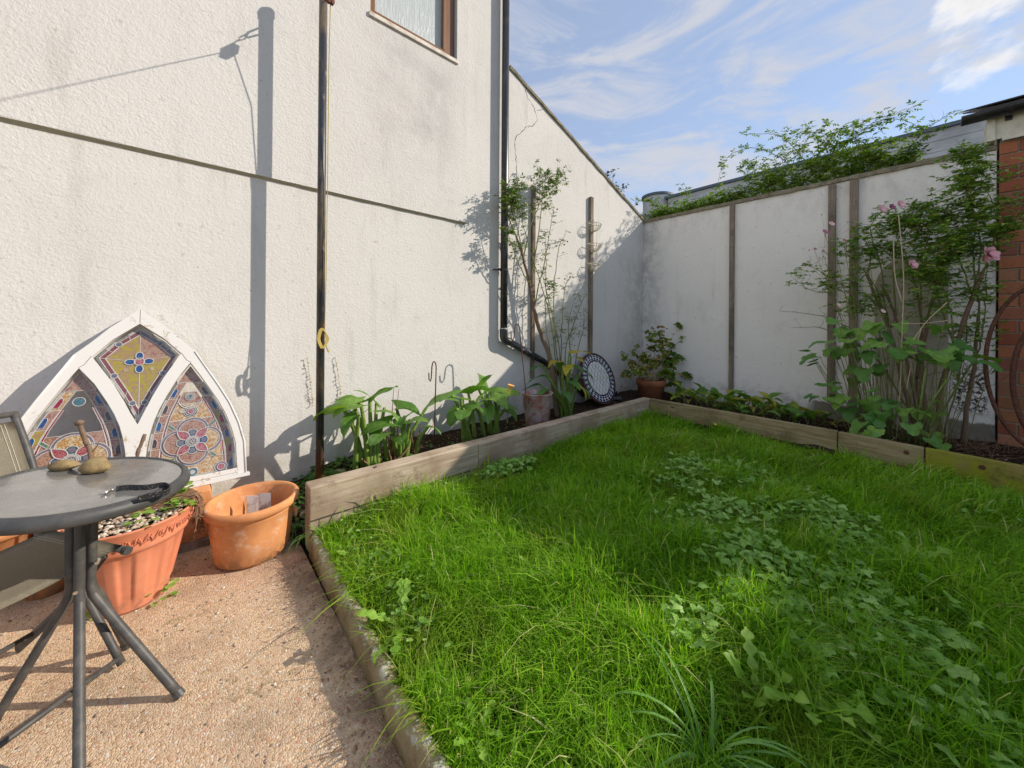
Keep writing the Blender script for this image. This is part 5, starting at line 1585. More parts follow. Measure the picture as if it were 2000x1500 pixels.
oblong = lambda v: 0.27 * math.sin(math.pi * min(1, v * 0.96 + 0.04) ** 0.85) + 0.004
arum_sh = [grid_leaf(oblong, 3, 8, c, d, 0.06, r, seed=s) for s, (c, d, r) in enumerate(((0.22, 0.9, 0.03), (0.12, 1.4, 0.05), (0.3, 0.6, 0.03)))]
lily_sh = [grid_leaf(lambda v: 0.20 * math.sin(math.pi * min(1, v * 0.97 + 0.03) ** 0.85) + 0.004, 2, 6, c, d, 0.0, r, seed=s) for s, (c, d, r) in enumerate(((0.4, 1.0, 0.02), (0.25, 1.7, 0.03), (0.6, 0.6, 0.02)))]
strap_sh = [grid_leaf(lambda v: 0.0125 * (1 - v ** 3) + 0.001, 1, 12, 0.6, d, 0, 0, seed=s) for s, d in enumerate((2.3, 2.7, 3.0, 2.0))]
def dand_w(v):
    return (0.035 + 0.13 * v) * (0.62 + 0.38 * math.cos(v * 2 * math.pi * 4.5)) * (1 if v < 0.86 else max(0.02, (1 - v) / 0.14) ** 0.7) + 0.012 * (1 - v)
dand_sh = [grid_leaf(dand_w, 1, 20, 0.25, d, 0.0, 0.02, seed=s) for s, d in enumerate((0.7, 1.1, 0.4))]
dock_sh = [grid_leaf(lambda v: (0.03 + 0.19 * v ** 0.8) * (0.66 + 0.34 * math.cos(v * 2 * math.pi * 3.3)) * (1 if v < 0.82 else max(0.02, (1 - v) / 0.18) ** 0.6), 2, 30, 0.2, d, 0.0, 0.04, seed=s) for s, d in enumerate((0.8, 1.2, 0.45))]
anem_r = lambda a: (0.36 + 0.22 * abs(math.cos(1.5 * (a - math.pi / 2))) ** 1.3 + 0.035 * math.cos(13 * a)) * (1.0 if math.sin(a) > -0.85 else 0.55)
anem_sh = [fan_leaf(anem_r, 30, c, r, s, 0.38, d) for s, (c, r, d) in enumerate(((0.12, 0.08, 0.25), (-0.1, 0.12, 0.5), (0.25, 0.06, 0.1), (0.0, 0.15, 0.7)))]
but_r = lambda a: (0.34 + 0.24 * abs(math.cos(1.5 * (a - math.pi / 2))) ** 0.8 + 0.06 * math.cos(9 * a)) * (1.0 if math.sin(a) > -0.8 else 0.4)
but_sh = [fan_leaf(but_r, 20, c, r, s, 0.4, 0.2) for s, (c, r) in enumerate(((0.12, 0.1), (-0.06, 0.12), (0.2, 0.05)))]
heart_r = lambda a: 0.46 * (1.0 if math.sin(a) > -0.75 else 0.72) * (1 + 0.10 * math.sin(a))
heart_sh = [fan_leaf(heart_r, 14, 0.15, 0.08, s, 0.4, 0.2) for s in range(2)]

me_calla = [mesh_of('leaf', s, m_calla) for s in calla_sh]
me_arum = [mesh_of('leaf', s, m_arum) for s in arum_sh]
me_yellow = [mesh_of('leaf', s, m_yellowleaf) for s in arum_sh]
me_lily = [mesh_of('leaf', s, m_lily) for s in lily_sh]
me_strap = [mesh_of('leaf', s, m_strap) for s in strap_sh]
me_dand = [mesh_of('leaf', s, m_dand) for s in dand_sh]
me_dock = [mesh_of('leaf', s, m_dand) for s in dock_sh]
me_anem = [mesh_of('leaf', s, m_anem) for s in anem_sh]

# ---------------------------------------------------------------- arum lilies by the house wall
GC = 'arum lily clumps in the left bed'
def big_leaf_plant(name, lab, cat, root, leaves, shapes, stalk_mat, group=None, r=0.008, sheath=0.014):
    """leaves: (tip_of_stalk, direction, size, roll)"""
    t = thing(name, lab, cat, root, group)
    for (b, e, d, s, roll, k) in leaves:
        b, e, d = Vector(b), Vector(e), Vector(d)
        out = Vector((e.x - b.x, e.y - b.y, 0))
        mid = b.lerp(e, 0.5) - out * 0.12 + Vector((0, 0, 0.02))
        pts = smooth_path([b, mid, e, e + d.normalized() * s * 0.03], 5)
        bm = BM(); tube(bm, pts, [sheath * (1 - i / len(pts)) + r * 0.55 * (i / len(pts)) for i in range(len(pts))], 8)
        obj('stalk', bm, stalk_mat, t, smooth=True)
        inst('leaf', shapes[k % len(shapes)], frame(e, d, size=s, roll=roll), t)
    return t
def calla(lab, root, specs, group=GC):
    L = []
    for i, (px, dirx, s) in enumerate(specs):
        b = Vector(root) + Vector((random.uniform(-.09, .09), random.uniform(-.03, .03), 0))
        b.x = b.x * 0.70 + px[0] * 0.30
        L.append((b, px, dirx, s * 1.06, random.uniform(-0.45, 0.45), i))
    return big_leaf_plant('arum_lily', lab, 'arum lily', root, L, me_calla, m_callastalk, group, 0.012, 0.021)
LT = Vector((-0.75, 0.62, 0)); RT = Vector((0.75, -0.65, 0)); TO = Vector((-0.55, -0.8, 0)); UPV = Vector((0, 0, 1))
calla('large arum lily clump with broad pale green leaves right behind the steel post', (0.98, 2.72, 0.17), [
    ((0.823, 2.720, 0.617), LT * 1.0 + UPV * 0.05, 0.21), ((0.926, 2.680, 0.646), LT * 0.6 + TO * 0.5 + UPV * 0.2, 0.20), ((1.010, 2.740, 0.654), RT * 0.8 + UPV * 0.75, 0.23),
    ((0.888, 2.620, 0.572), LT * 0.5 + TO - UPV * 0.1, 0.17), ((1.119, 2.740, 0.569), RT + UPV * 0.05, 0.19), ((1.102, 2.850, 0.591), UPV * 0.5 + LT * 0.3, 0.20), ((0.912, 2.800, 0.627), LT * 0.7 + UPV * 0.5, 0.18)])
calla('smaller arum lily clump between the steel post and the short hook', (1.25, 2.72, 0.17), [
    ((1.117, 2.620, 0.493), LT * 0.9 + TO * 0.55 + UPV * 0.15, 0.21), ((1.248, 2.660, 0.504), TO * 0.7 + UPV * 0.25 + LT * 0.2, 0.16), ((1.271, 2.620, 0.481), RT * 0.7 + TO * 0.3 + UPV * 0.3, 0.17),
    ((1.248, 2.800, 0.538), RT * 0.9 + UPV * 0.2, 0.19), ((1.407, 2.700, 0.483), UPV * 1.2 + RT * 0.15, 0.17), ((1.036, 2.580, 0.446), TO + LT * 0.4 - UPV * 0.1, 0.13), ((1.445, 2.660, 0.389), RT + UPV * 0.2, 0.13), ((1.162, 2.560, 0.407), TO + RT * 0.3, 0.12)])
calla('bushy arum lily clump with upright leaves beside the short hook', (1.92, 2.72, 0.17), [
    ((1.710, 2.700, 0.596), LT + UPV * 0.1, 0.24), ((1.802, 2.720, 0.559), UPV * 0.3 + LT * 0.4 + TO * 0.2, 0.20), ((1.762, 2.620, 0.493), TO + LT * 0.1, 0.17), ((1.939, 2.800, 0.575), RT * 0.6 + UPV * 0.4, 0.23),
    ((1.687, 2.600, 0.508), LT * 0.5 + TO * 0.6 - UPV * 0.3, 0.15), ((1.925, 2.660, 0.506), UPV * 0.8 + RT * 0.3, 0.20)])
calla('arum lily clump with glossy leaves left of the red bucket', (2.20, 2.74, 0.17), [
    ((2.055, 2.800, 0.609), UPV * 0.8 + RT * 0.3, 0.20), ((2.100, 2.700, 0.532), TO * 0.4 + UPV * 0.2 + RT * 0.5, 0.22), ((2.201, 2.750, 0.550), RT * 0.9 + UPV * 0.25, 0.24), ((1.966, 2.600, 0.465), TO + RT * 0.3, 0.18), ((1.883, 2.640, 0.538), LT * 0.6 + TO * 0.5, 0.19),
    ((2.192, 2.660, 0.468), RT + UPV * 0.05, 0.20), ((2.306, 2.720, 0.392), RT * 0.9 + TO * 0.2 - UPV * 0.1, 0.17), ((2.185, 2.850, 0.562), UPV + LT * 0.2, 0.19)])
def trumpet(name, lab, c, d, s, mat):
    t = thing(name, lab, 'flower', c)
    bm = BM(); lathe(bm, [(0.05, 0), (0.10, 0.3), (0.16, 0.6), (0.34, 0.9), (0.40, 1.0), (0.36, 1.01), (0.12, 0.55), (0.02, 0.1)], (0, 0, 0), 18, lambda a, i: 1 + 0.25 * math.sin(a) * (i > 2))
    M_ = frame(c, d, size=s) @ Matrix.Rotation(-math.pi / 2, 4, 'X')
    for v in bm.verts: v.co = M_ @ v.co
    obj('petal', bm, mat, t, smooth=True)
    bm = BM(); tube(bm, [Vector(c) - Vector((0.02, 0.02, 0.28)), Vector(c) - Vector((0.0, 0.0, 0.1)), c], 0.006, 7); obj('stalk', bm, m_callastalk, t)
trumpet('arum_flower', 'faded orange arum flower standing left of the bucket', (2.299, 2.660, 0.561), (0.2, -0.2, 1), 0.085, m_apricot)
# dead stalks between the clumps
bm = BM()
for k in range(42):
    b = Vector((random.uniform(1.02, 1.42), random.uniform(2.66, 2.86), 0.17))
    e = b + Vector((random.gauss(0.02, 0.05), random.gauss(0, 0.05), random.uniform(0.08, 0.24)))
    tube(bm, smooth_path([b, b.lerp(e, 0.5) + rdir() * 0.015, e], 3), random.uniform(0.003, 0.007), 5)
for px in ((1.186, 2.720, 0.732), (1.237, 2.740, 0.711)):
    e = Vector(px); tube(bm, [(1.16, 2.74, 0.17), (e.x * .5 + .58, 2.73, 0.4), e], [0.007, 0.005, 0.002], 5)
o = obj('dry_stalks', bm, m_dead, smooth=True); tag(o, 'withered brown stalks between the two arum lily clumps', 'dry stalks')

# arum by the rose with dark green and two yellow leaves
specs = [((2.842, 2.660, 0.674), LT + UPV * 0.05, 0.24, 0.2), ((2.883, 2.760, 0.770), LT + UPV * 0.1, 0.22, 0), ((3.157, 2.720, 0.695), UPV * 0.5 + LT * 0.2 + TO * 0.3, 0.22, 0), ((3.285, 2.700, 0.728), RT + UPV * 0.1, 0.25, 0.2),
         ((3.329, 2.660, 0.629), RT + TO * 0.3, 0.24, -0.1), ((3.122, 2.600, 0.599), RT * 0.4 + TO, 0.22, 0), ((2.794, 2.600, 0.552), LT * 0.6 + TO * 0.5, 0.18, 0), ((3.551, 2.760, 0.659), RT * 1.0 - UPV * 0.1, 0.24, 0), ((2.804, 2.720, 0.578), LT - UPV * 0.05, 0.20, 0.3), ((2.991, 2.560, 0.508), TO - UPV * 0.1 + RT * 0.3, 0.17, 0), ((3.257, 2.580, 0.530), RT * 0.8 + TO * 0.4, 0.2, 0)]
ar = big_leaf_plant('dark_arum', 'dark green arum with two yellow leaves between the bucket and the mosaic table top', 'arum', (3.2, 2.72, 0.18),
    [((3.2 + random.uniform(-.05, .05), 2.70 + random.uniform(-.04, .04), 0.17), p, d, s, r, i) for i, (p, d, s, r) in enumerate(specs)], me_arum, m_callastalk, None, 0.010, 0.016)
for p, d, s in (((3.208, 2.660, 0.899), RT * 0.9 + UPV * 0.42, 0.36), ((3.104, 2.660, 0.802), LT * 0.5 + UPV * 0.30 + TO * 0.3, 0.24), ((3.185, 2.640, 0.776), LT * 0.3 + TO * 0.6 + UPV * 0.1, 0.22), ((3.260, 2.680, 0.837), RT * 0.3 + TO * 0.4 + UPV * 0.3, 0.20), ((3.153, 2.540, 0.586), RT + TO * 0.4 - UPV * 0.30, 0.24)):
    bm = BM(); tube(bm, smooth_path([(3.2, 2.70, 0.17), Vector((3.2, 2.7, 0.17)).lerp(Vector(p), 0.6) + Vector((-0.02, 0, 0.03)), p], 5), 0.009, 7); obj('stalk', bm, m_callastalk, ar, smooth=True)
    o = inst('leaf', me_yellow[1], frame(p, d, size=s), ar); o['label'] = 'yellowing leaf'

# ---------------------------------------------------------------- woody plants
class Plant:
    def __init__(s): s.bm = BM(); s.L = []; s.pts = []
    def cane(s, P, r0, r1, seg=6, wob=0.012, n=6):
        pts = smooth_path(P, n)
        pts = [pts[0]] + [p + rdir() * wob * random.random() for p in pts[1:-1]] + [pts[-1]]
        m = len(pts)
        tube(s.bm, pts, [r0 + (r1 - r0) * i / (m - 1) for i in range(m)], seg)
        return pts
    def twigs(s, pts, n, length, r, up=0.3, t0=0.2, droop=0.0, sub=0, keep=True):
        out = []
        for _ in range(n):
            i = random.randint(int(len(pts) * t0), len(pts) - 1)
            p = Vector(pts[i])
            d = (rdir(-0.5, 0.9) + Vector((0, 0, up))).normalized()
            d.y *= 0.7
            L = length * random.uniform(0.5, 1.2)
            q = [p, p + d * L * 0.5 + rdir() * 0.01, p + d * L + Vector((0, 0, -droop * L))]
            q = s.cane(q, r, r * 0.4, 4, 0.004, 3)
            out.append(q)
            if sub: out += s.twigs(q, sub, length * 0.45, r * 0.6, up, 0.3)
        return out
    def leaflets(s, pts, n, size, t0=0.3, comp=True, spread=0.03, zr=(-0.5, 0.6)):
        """compound leaves along a path"""
        for _ in range(n):
            i = random.randint(int((len(pts) - 1) * t0), len(pts) - 1)
            p = Vector(pts[i]) + rdir() * 0.004
            d = (rdir(*zr)).normalized()
            if comp:
                st = size * 1.5
                tube(s.bm, [p, p + d * st], 0.0007, 3, caps=False)
                side = d.cross(Vector((0, 0, 1))); 
                if side.length < 0.1: side = Vector((1, 0, 0))
                side.normalize()
                for t, w in ((0.45, -1), (0.5, 1), (0.8, -1), (0.85, 1), (1.0, 0)):
                    dd = d * (0.5 if w else 1) + side * w * 0.9
                    s.L.append(frame(p + d * st * t, dd, size=size * random.uniform(0.75, 1.15), roll=random.uniform(-0.7, 0.7)))
            else:
                s.L.append(frame(p, d, size=size * random.uniform(0.6, 1.25), roll=random.uniform(-0.8, 0.8)))
    def finish(s, t, stem_mat, leaf_mat_, shapes, stem_name='stems', leaf_name='foliage'):
        obj(stem_name, s.bm, stem_mat, t, smooth=True, kind='stuff')
        if s.L: obj(leaf_name, scatter(leaf_name, shapes, s.L), leaf_mat_, t, smooth=True, kind='stuff')
def flower(parent_thing, nm, c, r, mat, face=(-0.6, -0.7, 0.3), n=5, cup=0.3, layers=1, cen=None):
    bm = BM()
    for ly in range(layers):
        k = n + ly
        rr = r * (1 - 0.22 * ly)
        for i in range(k):
            a = 2 * math.pi * i / k + ly * 0.5 + random.uniform(-0.1, 0.1)
            M_ = frame(c, face) @ Matrix.Rotation(-math.pi / 2, 4, 'X')
            ca, sa = math.cos(a), math.sin(a)
            pv = [(0, 0, ly * 0.1 * r), (0.55, -0.38, cup * 0.5), (1.0, -0.22, cup), (1.05, 0.05, cup * 1.1), (0.98, 0.25, cup), (0.55, 0.38, cup * 0.5)]
            vs = [bm.verts.new(M_ @ Vector(((x * ca - y * sa) * rr, (x * sa + y * ca) * rr, z * rr * (1 + 0.6 * ly)))) for x, y, z in pv]
            bm.faces.new(vs)
    fl = obj(nm, bm, mat, parent_thing, smooth=True)
    if cen:
        bm = BM(); bmesh.ops.create_icosphere(bm, subdivisions=1, radius=r * 0.22)
        for v in bm.verts: v.co += Vector(c) + Vector(face).normalized() * r * 0.15
        obj('flower_centre', bm, cen, fl)

# climbing rose on the side wall
rw = thing('climbing_rose', 'straggly climbing rose with a bare leaning trunk on the first batten', 'rose', (3.15, 2.80, 0.2))
p = Plant()
trunk = [(3.16, 2.78, 0.15), (3.111, 2.800, 0.487), (3.083, 2.840, 0.835), (2.991, 2.900, 1.126), (2.894, 2.920, 1.414), (2.837, 2.930, 1.669), (2.750, 2.940, 1.944), (2.651, 2.950, 2.183)]
bm = BM(); tp = smooth_path(trunk, 6)
tube(bm, [q + rdir() * 0.004 for q in tp], [0.034 - 0.024 * (i / len(tp)) for i in range(len(tp))], 9); obj('trunk', bm, m_bark, rw, smooth=True)
R_ = [
 [(2.750, 2.940, 1.944), (2.653, 2.920, 2.234), (2.546, 2.900, 2.427), (2.498, 2.880, 2.626)],
 [(2.837, 2.930, 1.669), (2.932, 2.900, 2.163), (2.994, 2.900, 2.579), (2.986, 2.880, 2.891)],
 [(2.750, 2.940, 1.944), (2.829, 2.880, 2.369), (3.040, 2.850, 2.722), (3.337, 2.840, 2.973)],
 [(2.894, 2.920, 1.414), (2.992, 2.860, 1.877), (3.073, 2.860, 2.236), (3.178, 2.880, 2.585)],
 [(2.651, 2.950, 2.183), (2.518, 2.900, 2.314), (2.524, 2.860, 2.510), (2.653, 2.860, 2.757)],
 [(2.837, 2.930, 1.669), (2.624, 2.860, 1.838), (2.496, 2.840, 2.033), (2.391, 2.840, 2.226)],
 [(3.22, 2.76, 0.17), (3.029, 2.840, 1.127), (3.028, 2.860, 1.649), (3.023, 2.860, 2.170)],
 [(3.22, 2.76, 0.17), (3.239, 2.840, 0.945), (3.085, 2.840, 1.418), (2.935, 2.860, 1.871)],
 [(3.25, 2.76, 0.17), (3.253, 2.820, 0.946), (3.290, 2.840, 1.304), (3.341, 2.840, 1.669), (3.492, 2.840, 1.835)],
 [(3.25, 2.76, 0.17), (3.154, 2.820, 1.067), (3.143, 2.840, 1.655), (3.227, 2.840, 2.138), (3.299, 2.840, 2.209)],
 [(3.3, 2.76, 0.17), (3.303, 2.800, 0.885), (3.479, 2.840, 1.183), (3.654, 2.840, 1.500), (3.757, 2.840, 1.602)],
 [(3.3, 2.76, 0.17), (3.406, 2.800, 0.819), (3.403, 2.840, 1.183), (3.495, 2.840, 1.494)],
 [(3.3, 2.76, 0.17), (3.502, 2.800, 0.813), (3.699, 2.840, 1.182), (3.696, 2.840, 1.438)],
 [(3.18, 2.76, 0.17), (3.092, 2.820, 1.185), (2.899, 2.800, 1.636), (2.677, 2.800, 2.107), (2.542, 2.800, 2.457)]]
for i, c_ in enumerate(R_):
    q = p.cane(c_, 0.0075, 0.0025, 6, 0.010)
    tw = p.twigs(q, 9, 0.16, 0.0018, 0.5, 0.35, sub=1)
    leafy = i in (0, 1, 2, 4, 5)
    p.leaflets(q, 20 if leafy else 14, 0.042 if leafy else 0.030, 0.60 if leafy else 0.25)
    for t in tw:
        p.leaflets(t, 2, 0.034 if leafy else 0.024, 0.4, comp=leafy or random.random() < 0.5)
for px in ((2.480, 2.860, 2.606), (2.506, 2.840, 2.485), (2.564, 2.840, 2.428), (2.965, 2.860, 2.896), (3.245, 2.840, 2.949), (3.153, 2.860, 2.888), (2.436, 2.840, 2.522), (3.104, 2.820, 1.651)):
    c = Vector(px)
    for _ in range(9):
        e = c + Vector((random.gauss(0, 0.085), random.gauss(0, 0.02), random.gauss(0, 0.085)))
        q = p.cane([c, c.lerp(e, .5) + rdir() * 0.01, e], 0.0018, 0.0008, 4, 0.003, 3)
        p.leaflets(q, 2, 0.040, 0.3)
p.finish(rw, m_cane, m_rose, narrow_oval, 'canes')
bm = BM()
for px in ((3.364, 2.840, 2.207), (3.308, 2.840, 2.162), (3.473, 2.840, 1.790), (3.415, 2.840, 1.791), (3.322, 2.840, 1.759), (3.601, 2.840, 1.769), (3.514, 2.840, 1.532), (3.688, 2.840, 1.221), (3.779, 2.840, 1.519), (3.035, 2.840, 2.209), (3.044, 2.840, 2.124), (3.200, 2.860, 2.561), (2.951, 2.860, 2.663), (3.090, 2.820, 1.371), (3.036, 2.820, 1.647)):
    bmesh.ops.create_icosphere(bm, subdivisions=1, radius=0.011, matrix=Matrix.Translation(Vector(px) - Vector((0, 0.01, 0))))
obj('rose_hips', bm, m_dead, rw, smooth=True)

# autumn shrub in the corner pot
sh = thing('potted_shrub', 'shrub with red and green autumn leaves and brown seed heads in the corner pot', 'shrub', (4.86, 2.56, 0.45))
p = Plant(); big = Plant()
S0 = Vector((4.86, 2.56, 0.44))
ends = [(4.225, 2.600, 0.772), (4.231, 2.500, 0.662), (4.674, 2.700, 0.823), (4.224, 2.620, 0.551), (4.611, 2.550, 0.836), (5.036, 2.550, 1.071), (5.164, 2.500, 1.182), (5.464, 2.450, 1.181), (5.611, 2.400, 1.066), (5.767, 2.350, 0.791), (5.829, 2.300, 0.831), (5.414, 2.350, 0.734), (5.473, 2.300, 0.473), (5.306, 2.300, 0.306), (5.014, 2.350, 0.545), (4.982, 2.600, 1.181), (4.631, 2.450, 0.773), (4.962, 2.400, 0.828), (5.603, 2.550, 0.943), (5.031, 2.300, 0.443), (4.219, 2.400, 0.577), (5.678, 2.350, 0.641)]
for i, e in enumerate(ends):
    e = Vector(e)
    b = S0 + Vector((random.uniform(-.08, .08), random.uniform(-.08, .08), 0))
    q = p.cane([b, b.lerp(e, 0.45) + Vector((0, 0, 0.09)), e], 0.005, 0.0015, 5, 0.012)
    tw = p.twigs(q, 5, 0.12, 0.0014, 0.2, 0.45)
    tgt = big if i in (7, 8, 9, 10, 11, 12, 13, 14, 15, 19, 21) else p
    for t in tw + [q]:
        tgt.leaflets(t, 15, 0.070 if tgt is big else 0.055, 0.35, comp=False, zr=(-0.8, 0.3))
for _ in range(16):
    e = S0 + Vector((random.gauss(0, 0.12), random.gauss(0, 0.1), random.uniform(0.05, 0.28)))
    p.cane([S0 + Vector((random.uniform(-.08, .08), random.uniform(-.08, .08), 0)), e.lerp(S0, .4) + rdir() * .02, e], 0.002, 0.001, 4, 0.01)
obj('stems', p.bm, m_dry, sh, smooth=True, kind='stuff')
bm2 = big.bm; bm2.free()
obj('foliage', scatter('foliage', small_oval, p.L, [random.uniform(0.15, 1.0) for _ in p.L]), m_shrub, sh, smooth=True, kind='stuff')
obj('green_foliage', scatter('foliage', small_oval, big.L, [random.uniform(0.0, 0.72) for _ in big.L]), m_shrub, sh, smooth=True, kind='stuff')
bm = BM()
for i in (0, 3, 5, 8, 10, 13, 15, 21):
    for _ in range(7):
        bmesh.ops.create_icosphere(bm, subdivisions=1, radius=0.0065, matrix=Matrix.Translation(Vector(ends[i]) + rdir() * 0.022))
obj('seed_heads', bm, m_dead, sh, smooth=True, kind='stuff')

# lily of the valley along the end wall
GL_ = 'low lily plants along the end wall'
labs = ['low lily foliage at the far corner end of the end-wall bed', 'yellowing lily foliage below the first upright batten', 'dense lily foliage in the middle of the low row', 'lily foliage with brown edges spilling towards the board', 'spreading lily foliage near the two close battens', 'last small lily plant before the tall rose clump']
for k, (x, y, n_) in enumerate(((4.95, 2.02, 22), (4.90, 1.75, 30), (4.88, 1.48, 30), (4.85, 1.22, 26), (4.95, 0.98, 22), (5.0, 0.74, 13))):
    t = thing('lily_plant', labs[k], 'lily', (x, y, 0.18), GL_)
    for i in range(n_):
        b = Vector((x + random.gauss(0, 0.10), y + random.gauss(0, 0.10), 0.18))
        a = random.uniform(0, 2 * math.pi)
        d = Vector((math.cos(a), math.sin(a), random.uniform(0.3, 1.5)))
        e = b + Vector((math.cos(a), math.sin(a), 0)) * random.uniform(0.02, 0.08) + Vector((0, 0, random.uniform(0.04, 0.20 if k < 4 else 0.13)))
        bm = BM(); tube(bm, [b, e], 0.003, 4); obj('stalk', bm, m_cane, t)
        inst('leaf', random.choice(me_lily), frame(e, d, size=random.uniform(0.14, 0.23), roll=random.uniform(-0.5, 0.5)), t)

# tall rose and anemone clump against the end wall
rc = thing('tall_rose_bush', 'tall rambling rose bush with pink blooms against the end wall', 'rose', (5.1, 0.05, 0.17))
p = Plant()
thick = [([(5.15, 0.05, 0.15), (5.150, 0.157, 0.724), (5.200, 0.255, 1.215), (5.250, 0.419, 1.769)], 0.017, 0.013), ([(5.16, 0.02, 0.15), (5.200, 0.115, 0.823), (5.200, 0.203, 1.317), (5.250, 0.307, 1.654)], 0.014, 0.010),
         ([(5.2, -0.08, 0.15), (5.200, -0.078, 0.606), (5.100, -0.163, 1.040), (5.050, -0.258, 1.488), (5.000, -0.303, 1.677)], 0.019, 0.014), ([(5.2, -0.02, 0.15), (5.250, 0.034, 0.827), (5.300, -0.003, 1.317)], 0.022, 0.015),
         ([(5.3, -0.22, 0.15), (5.250, -0.238, 0.486), (5.200, -0.274, 0.861), (5.200, -0.300, 1.359)], 0.019, 0.010), ([(5.2, 0.0, 0.15), (5.300, 0.066, 0.621), (5.350, 0.036, 1.218), (5.350, 0.071, 1.619)], 0.016, 0.008)]
bm = BM()
for P_, a, b in thick:
    q = smooth_path(P_, 6); tube(bm, [v + rdir() * 0.004 for v in q], [a + (b - a) * i / len(q) for i in range(len(q))], 9)
obj('old_stems', bm, m_bark, rc, smooth=True)
C_R = [
 ([(5.15, 0.05, 0.3), (5.100, 0.322, 1.417), (5.000, 0.556, 1.576), (4.900, 0.784, 1.583), (4.900, 0.949, 1.731)], 0.3, 1), ([(5.15, 0.05, 0.3), (5.000, 0.367, 1.014), (4.900, 0.582, 1.263), (4.900, 0.783, 1.342), (4.900, 1.084, 1.391)], 0.0, 0),
 ([(5.15, 0.05, 0.3), (5.000, 0.331, 0.917), (4.900, 0.543, 1.110), (4.900, 0.741, 1.209), (4.900, 0.977, 1.206)], 0.0, 0), ([(5.250, 0.419, 1.769), (5.100, 0.528, 1.633), (5.000, 0.676, 1.743), (5.000, 0.845, 1.868)], 0.4, 1),
 ([(5.200, 0.255, 1.215), (5.100, 0.341, 1.620), (5.000, 0.519, 1.936), (5.000, 0.598, 2.104)], 0.5, 1), ([(5.200, 0.255, 1.215), (5.200, 0.312, 1.831), (5.150, 0.384, 2.195), (5.100, 0.308, 2.349)], 0.7, 1),
 ([(5.200, 0.203, 1.317), (5.200, 0.223, 1.922), (5.150, 0.137, 2.199), (5.100, 0.040, 2.337)], 1, 2), ([(5.350, 0.036, 1.218), (5.200, 0.038, 1.800), (5.100, -0.024, 2.111), (5.050, -0.113, 2.223)], 1, 2),
 ([(5.300, -0.003, 1.317), (5.200, -0.057, 1.790), (5.100, 0.071, 2.129), (5.050, 0.236, 2.249)], 1, 2), ([(5.300, -0.003, 1.317), (5.200, -0.118, 1.783), (5.100, -0.202, 2.124), (5.100, -0.229, 2.387)], 0.8, 2),
 ([(5.050, -0.258, 1.488), (5.050, -0.297, 1.922), (5.100, -0.229, 2.387), (5.100, -0.213, 2.728)], 0.7, 2), ([(5.000, -0.303, 1.677), (4.950, -0.368, 1.980), (5.000, -0.358, 2.245), (5.000, -0.291, 2.498)], 0.9, 2),
 ([(5.000, -0.303, 1.677), (4.950, -0.343, 1.816), (4.900, -0.421, 2.004), (4.900, -0.485, 2.193)], 0.7, 1), ([(5.050, -0.258, 1.488), (5.000, -0.171, 1.845), (5.000, -0.112, 2.078), (5.000, -0.023, 2.278)], 1, 2),
 ([(5.100, -0.163, 1.040), (5.000, -0.115, 1.492), (4.950, -0.025, 1.676), (4.900, 0.066, 1.679)], 1, 2), ([(5.350, 0.071, 1.619), (5.200, 0.171, 1.915), (5.100, 0.379, 2.032), (5.000, 0.597, 1.946)], 0.6, 1),
 ([(5.200, -0.274, 0.861), (5.100, -0.316, 1.224), (5.100, -0.328, 1.574), (5.100, -0.340, 1.835)], 0.3, 1), ([(5.2, -0.1, 0.2), (5.100, -0.207, 0.953), (5.100, -0.247, 1.402), (5.000, -0.335, 1.588)], 0.4, 1),
 ([(5.250, 0.419, 1.769), (5.150, 0.382, 1.937), (5.100, 0.416, 2.089), (5.100, 0.531, 2.214)], 0.5, 1), ([(5.100, -0.163, 1.040), (5.100, -0.057, 1.593), (5.000, -0.142, 1.849), (5.000, -0.253, 2.052)], 0.9, 2),
 ([(5.200, -0.300, 1.359), (5.100, -0.259, 1.846), (5.100, -0.271, 2.199), (5.100, -0.171, 2.583)], 0.6, 2)]
for P_, dens, lev in C_R:
    q = p.cane(P_, 0.0065, 0.002, 6, 0.012)
    tw = p.twigs(q, 9 if lev < 2 else 15, 0.17, 0.0018, 0.25, 0.25, sub=1)
    p.leaflets(q, int(34 * dens), 0.040, 0.25)
    for t in tw:
        if random.random() < dens * 1.3: p.leaflets(t, 4 if lev == 2 else 3, 0.038, 0.25)
for px, s in (((4.950, -0.054, 1.854), 0.16), ((5.050, 0.039, 2.209), 0.14), ((5.050, -0.199, 2.204), 0.16), ((5.100, 0.203, 2.203), 0.12), ((5.050, -0.253, 2.545), 0.13), ((4.900, -0.025, 1.671), 0.12), ((5.050, -0.225, 2.687), 0.09), ((4.950, -0.367, 2.148), 0.13), ((5.100, 0.416, 1.935), 0.11), ((5.000, 0.676, 1.690), 0.10), ((5.000, -0.172, 1.489), 0.15), ((5.050, -0.027, 1.406), 0.14), ((5.100, -0.262, 1.223), 0.14), ((5.050, 0.373, 1.467), 0.12), ((5.000, 0.517, 1.419), 0.09)):
    c = Vector(px)
    for _ in range(17):
        e = c + Vector((random.gauss(0, s * .4), random.gauss(0, s), random.gauss(0, s * .8)))
        q = p.cane([c.lerp(e, random.uniform(.1, .5)), c.lerp(e, .6) + rdir() * 0.01, e], 0.0018, 0.0008, 4, 0.003, 3)
        p.leaflets(q, 3, 0.038, 0.3)
p.finish(rc, m_cane, m_rosedark, narrow_oval + small_oval, 'canes')
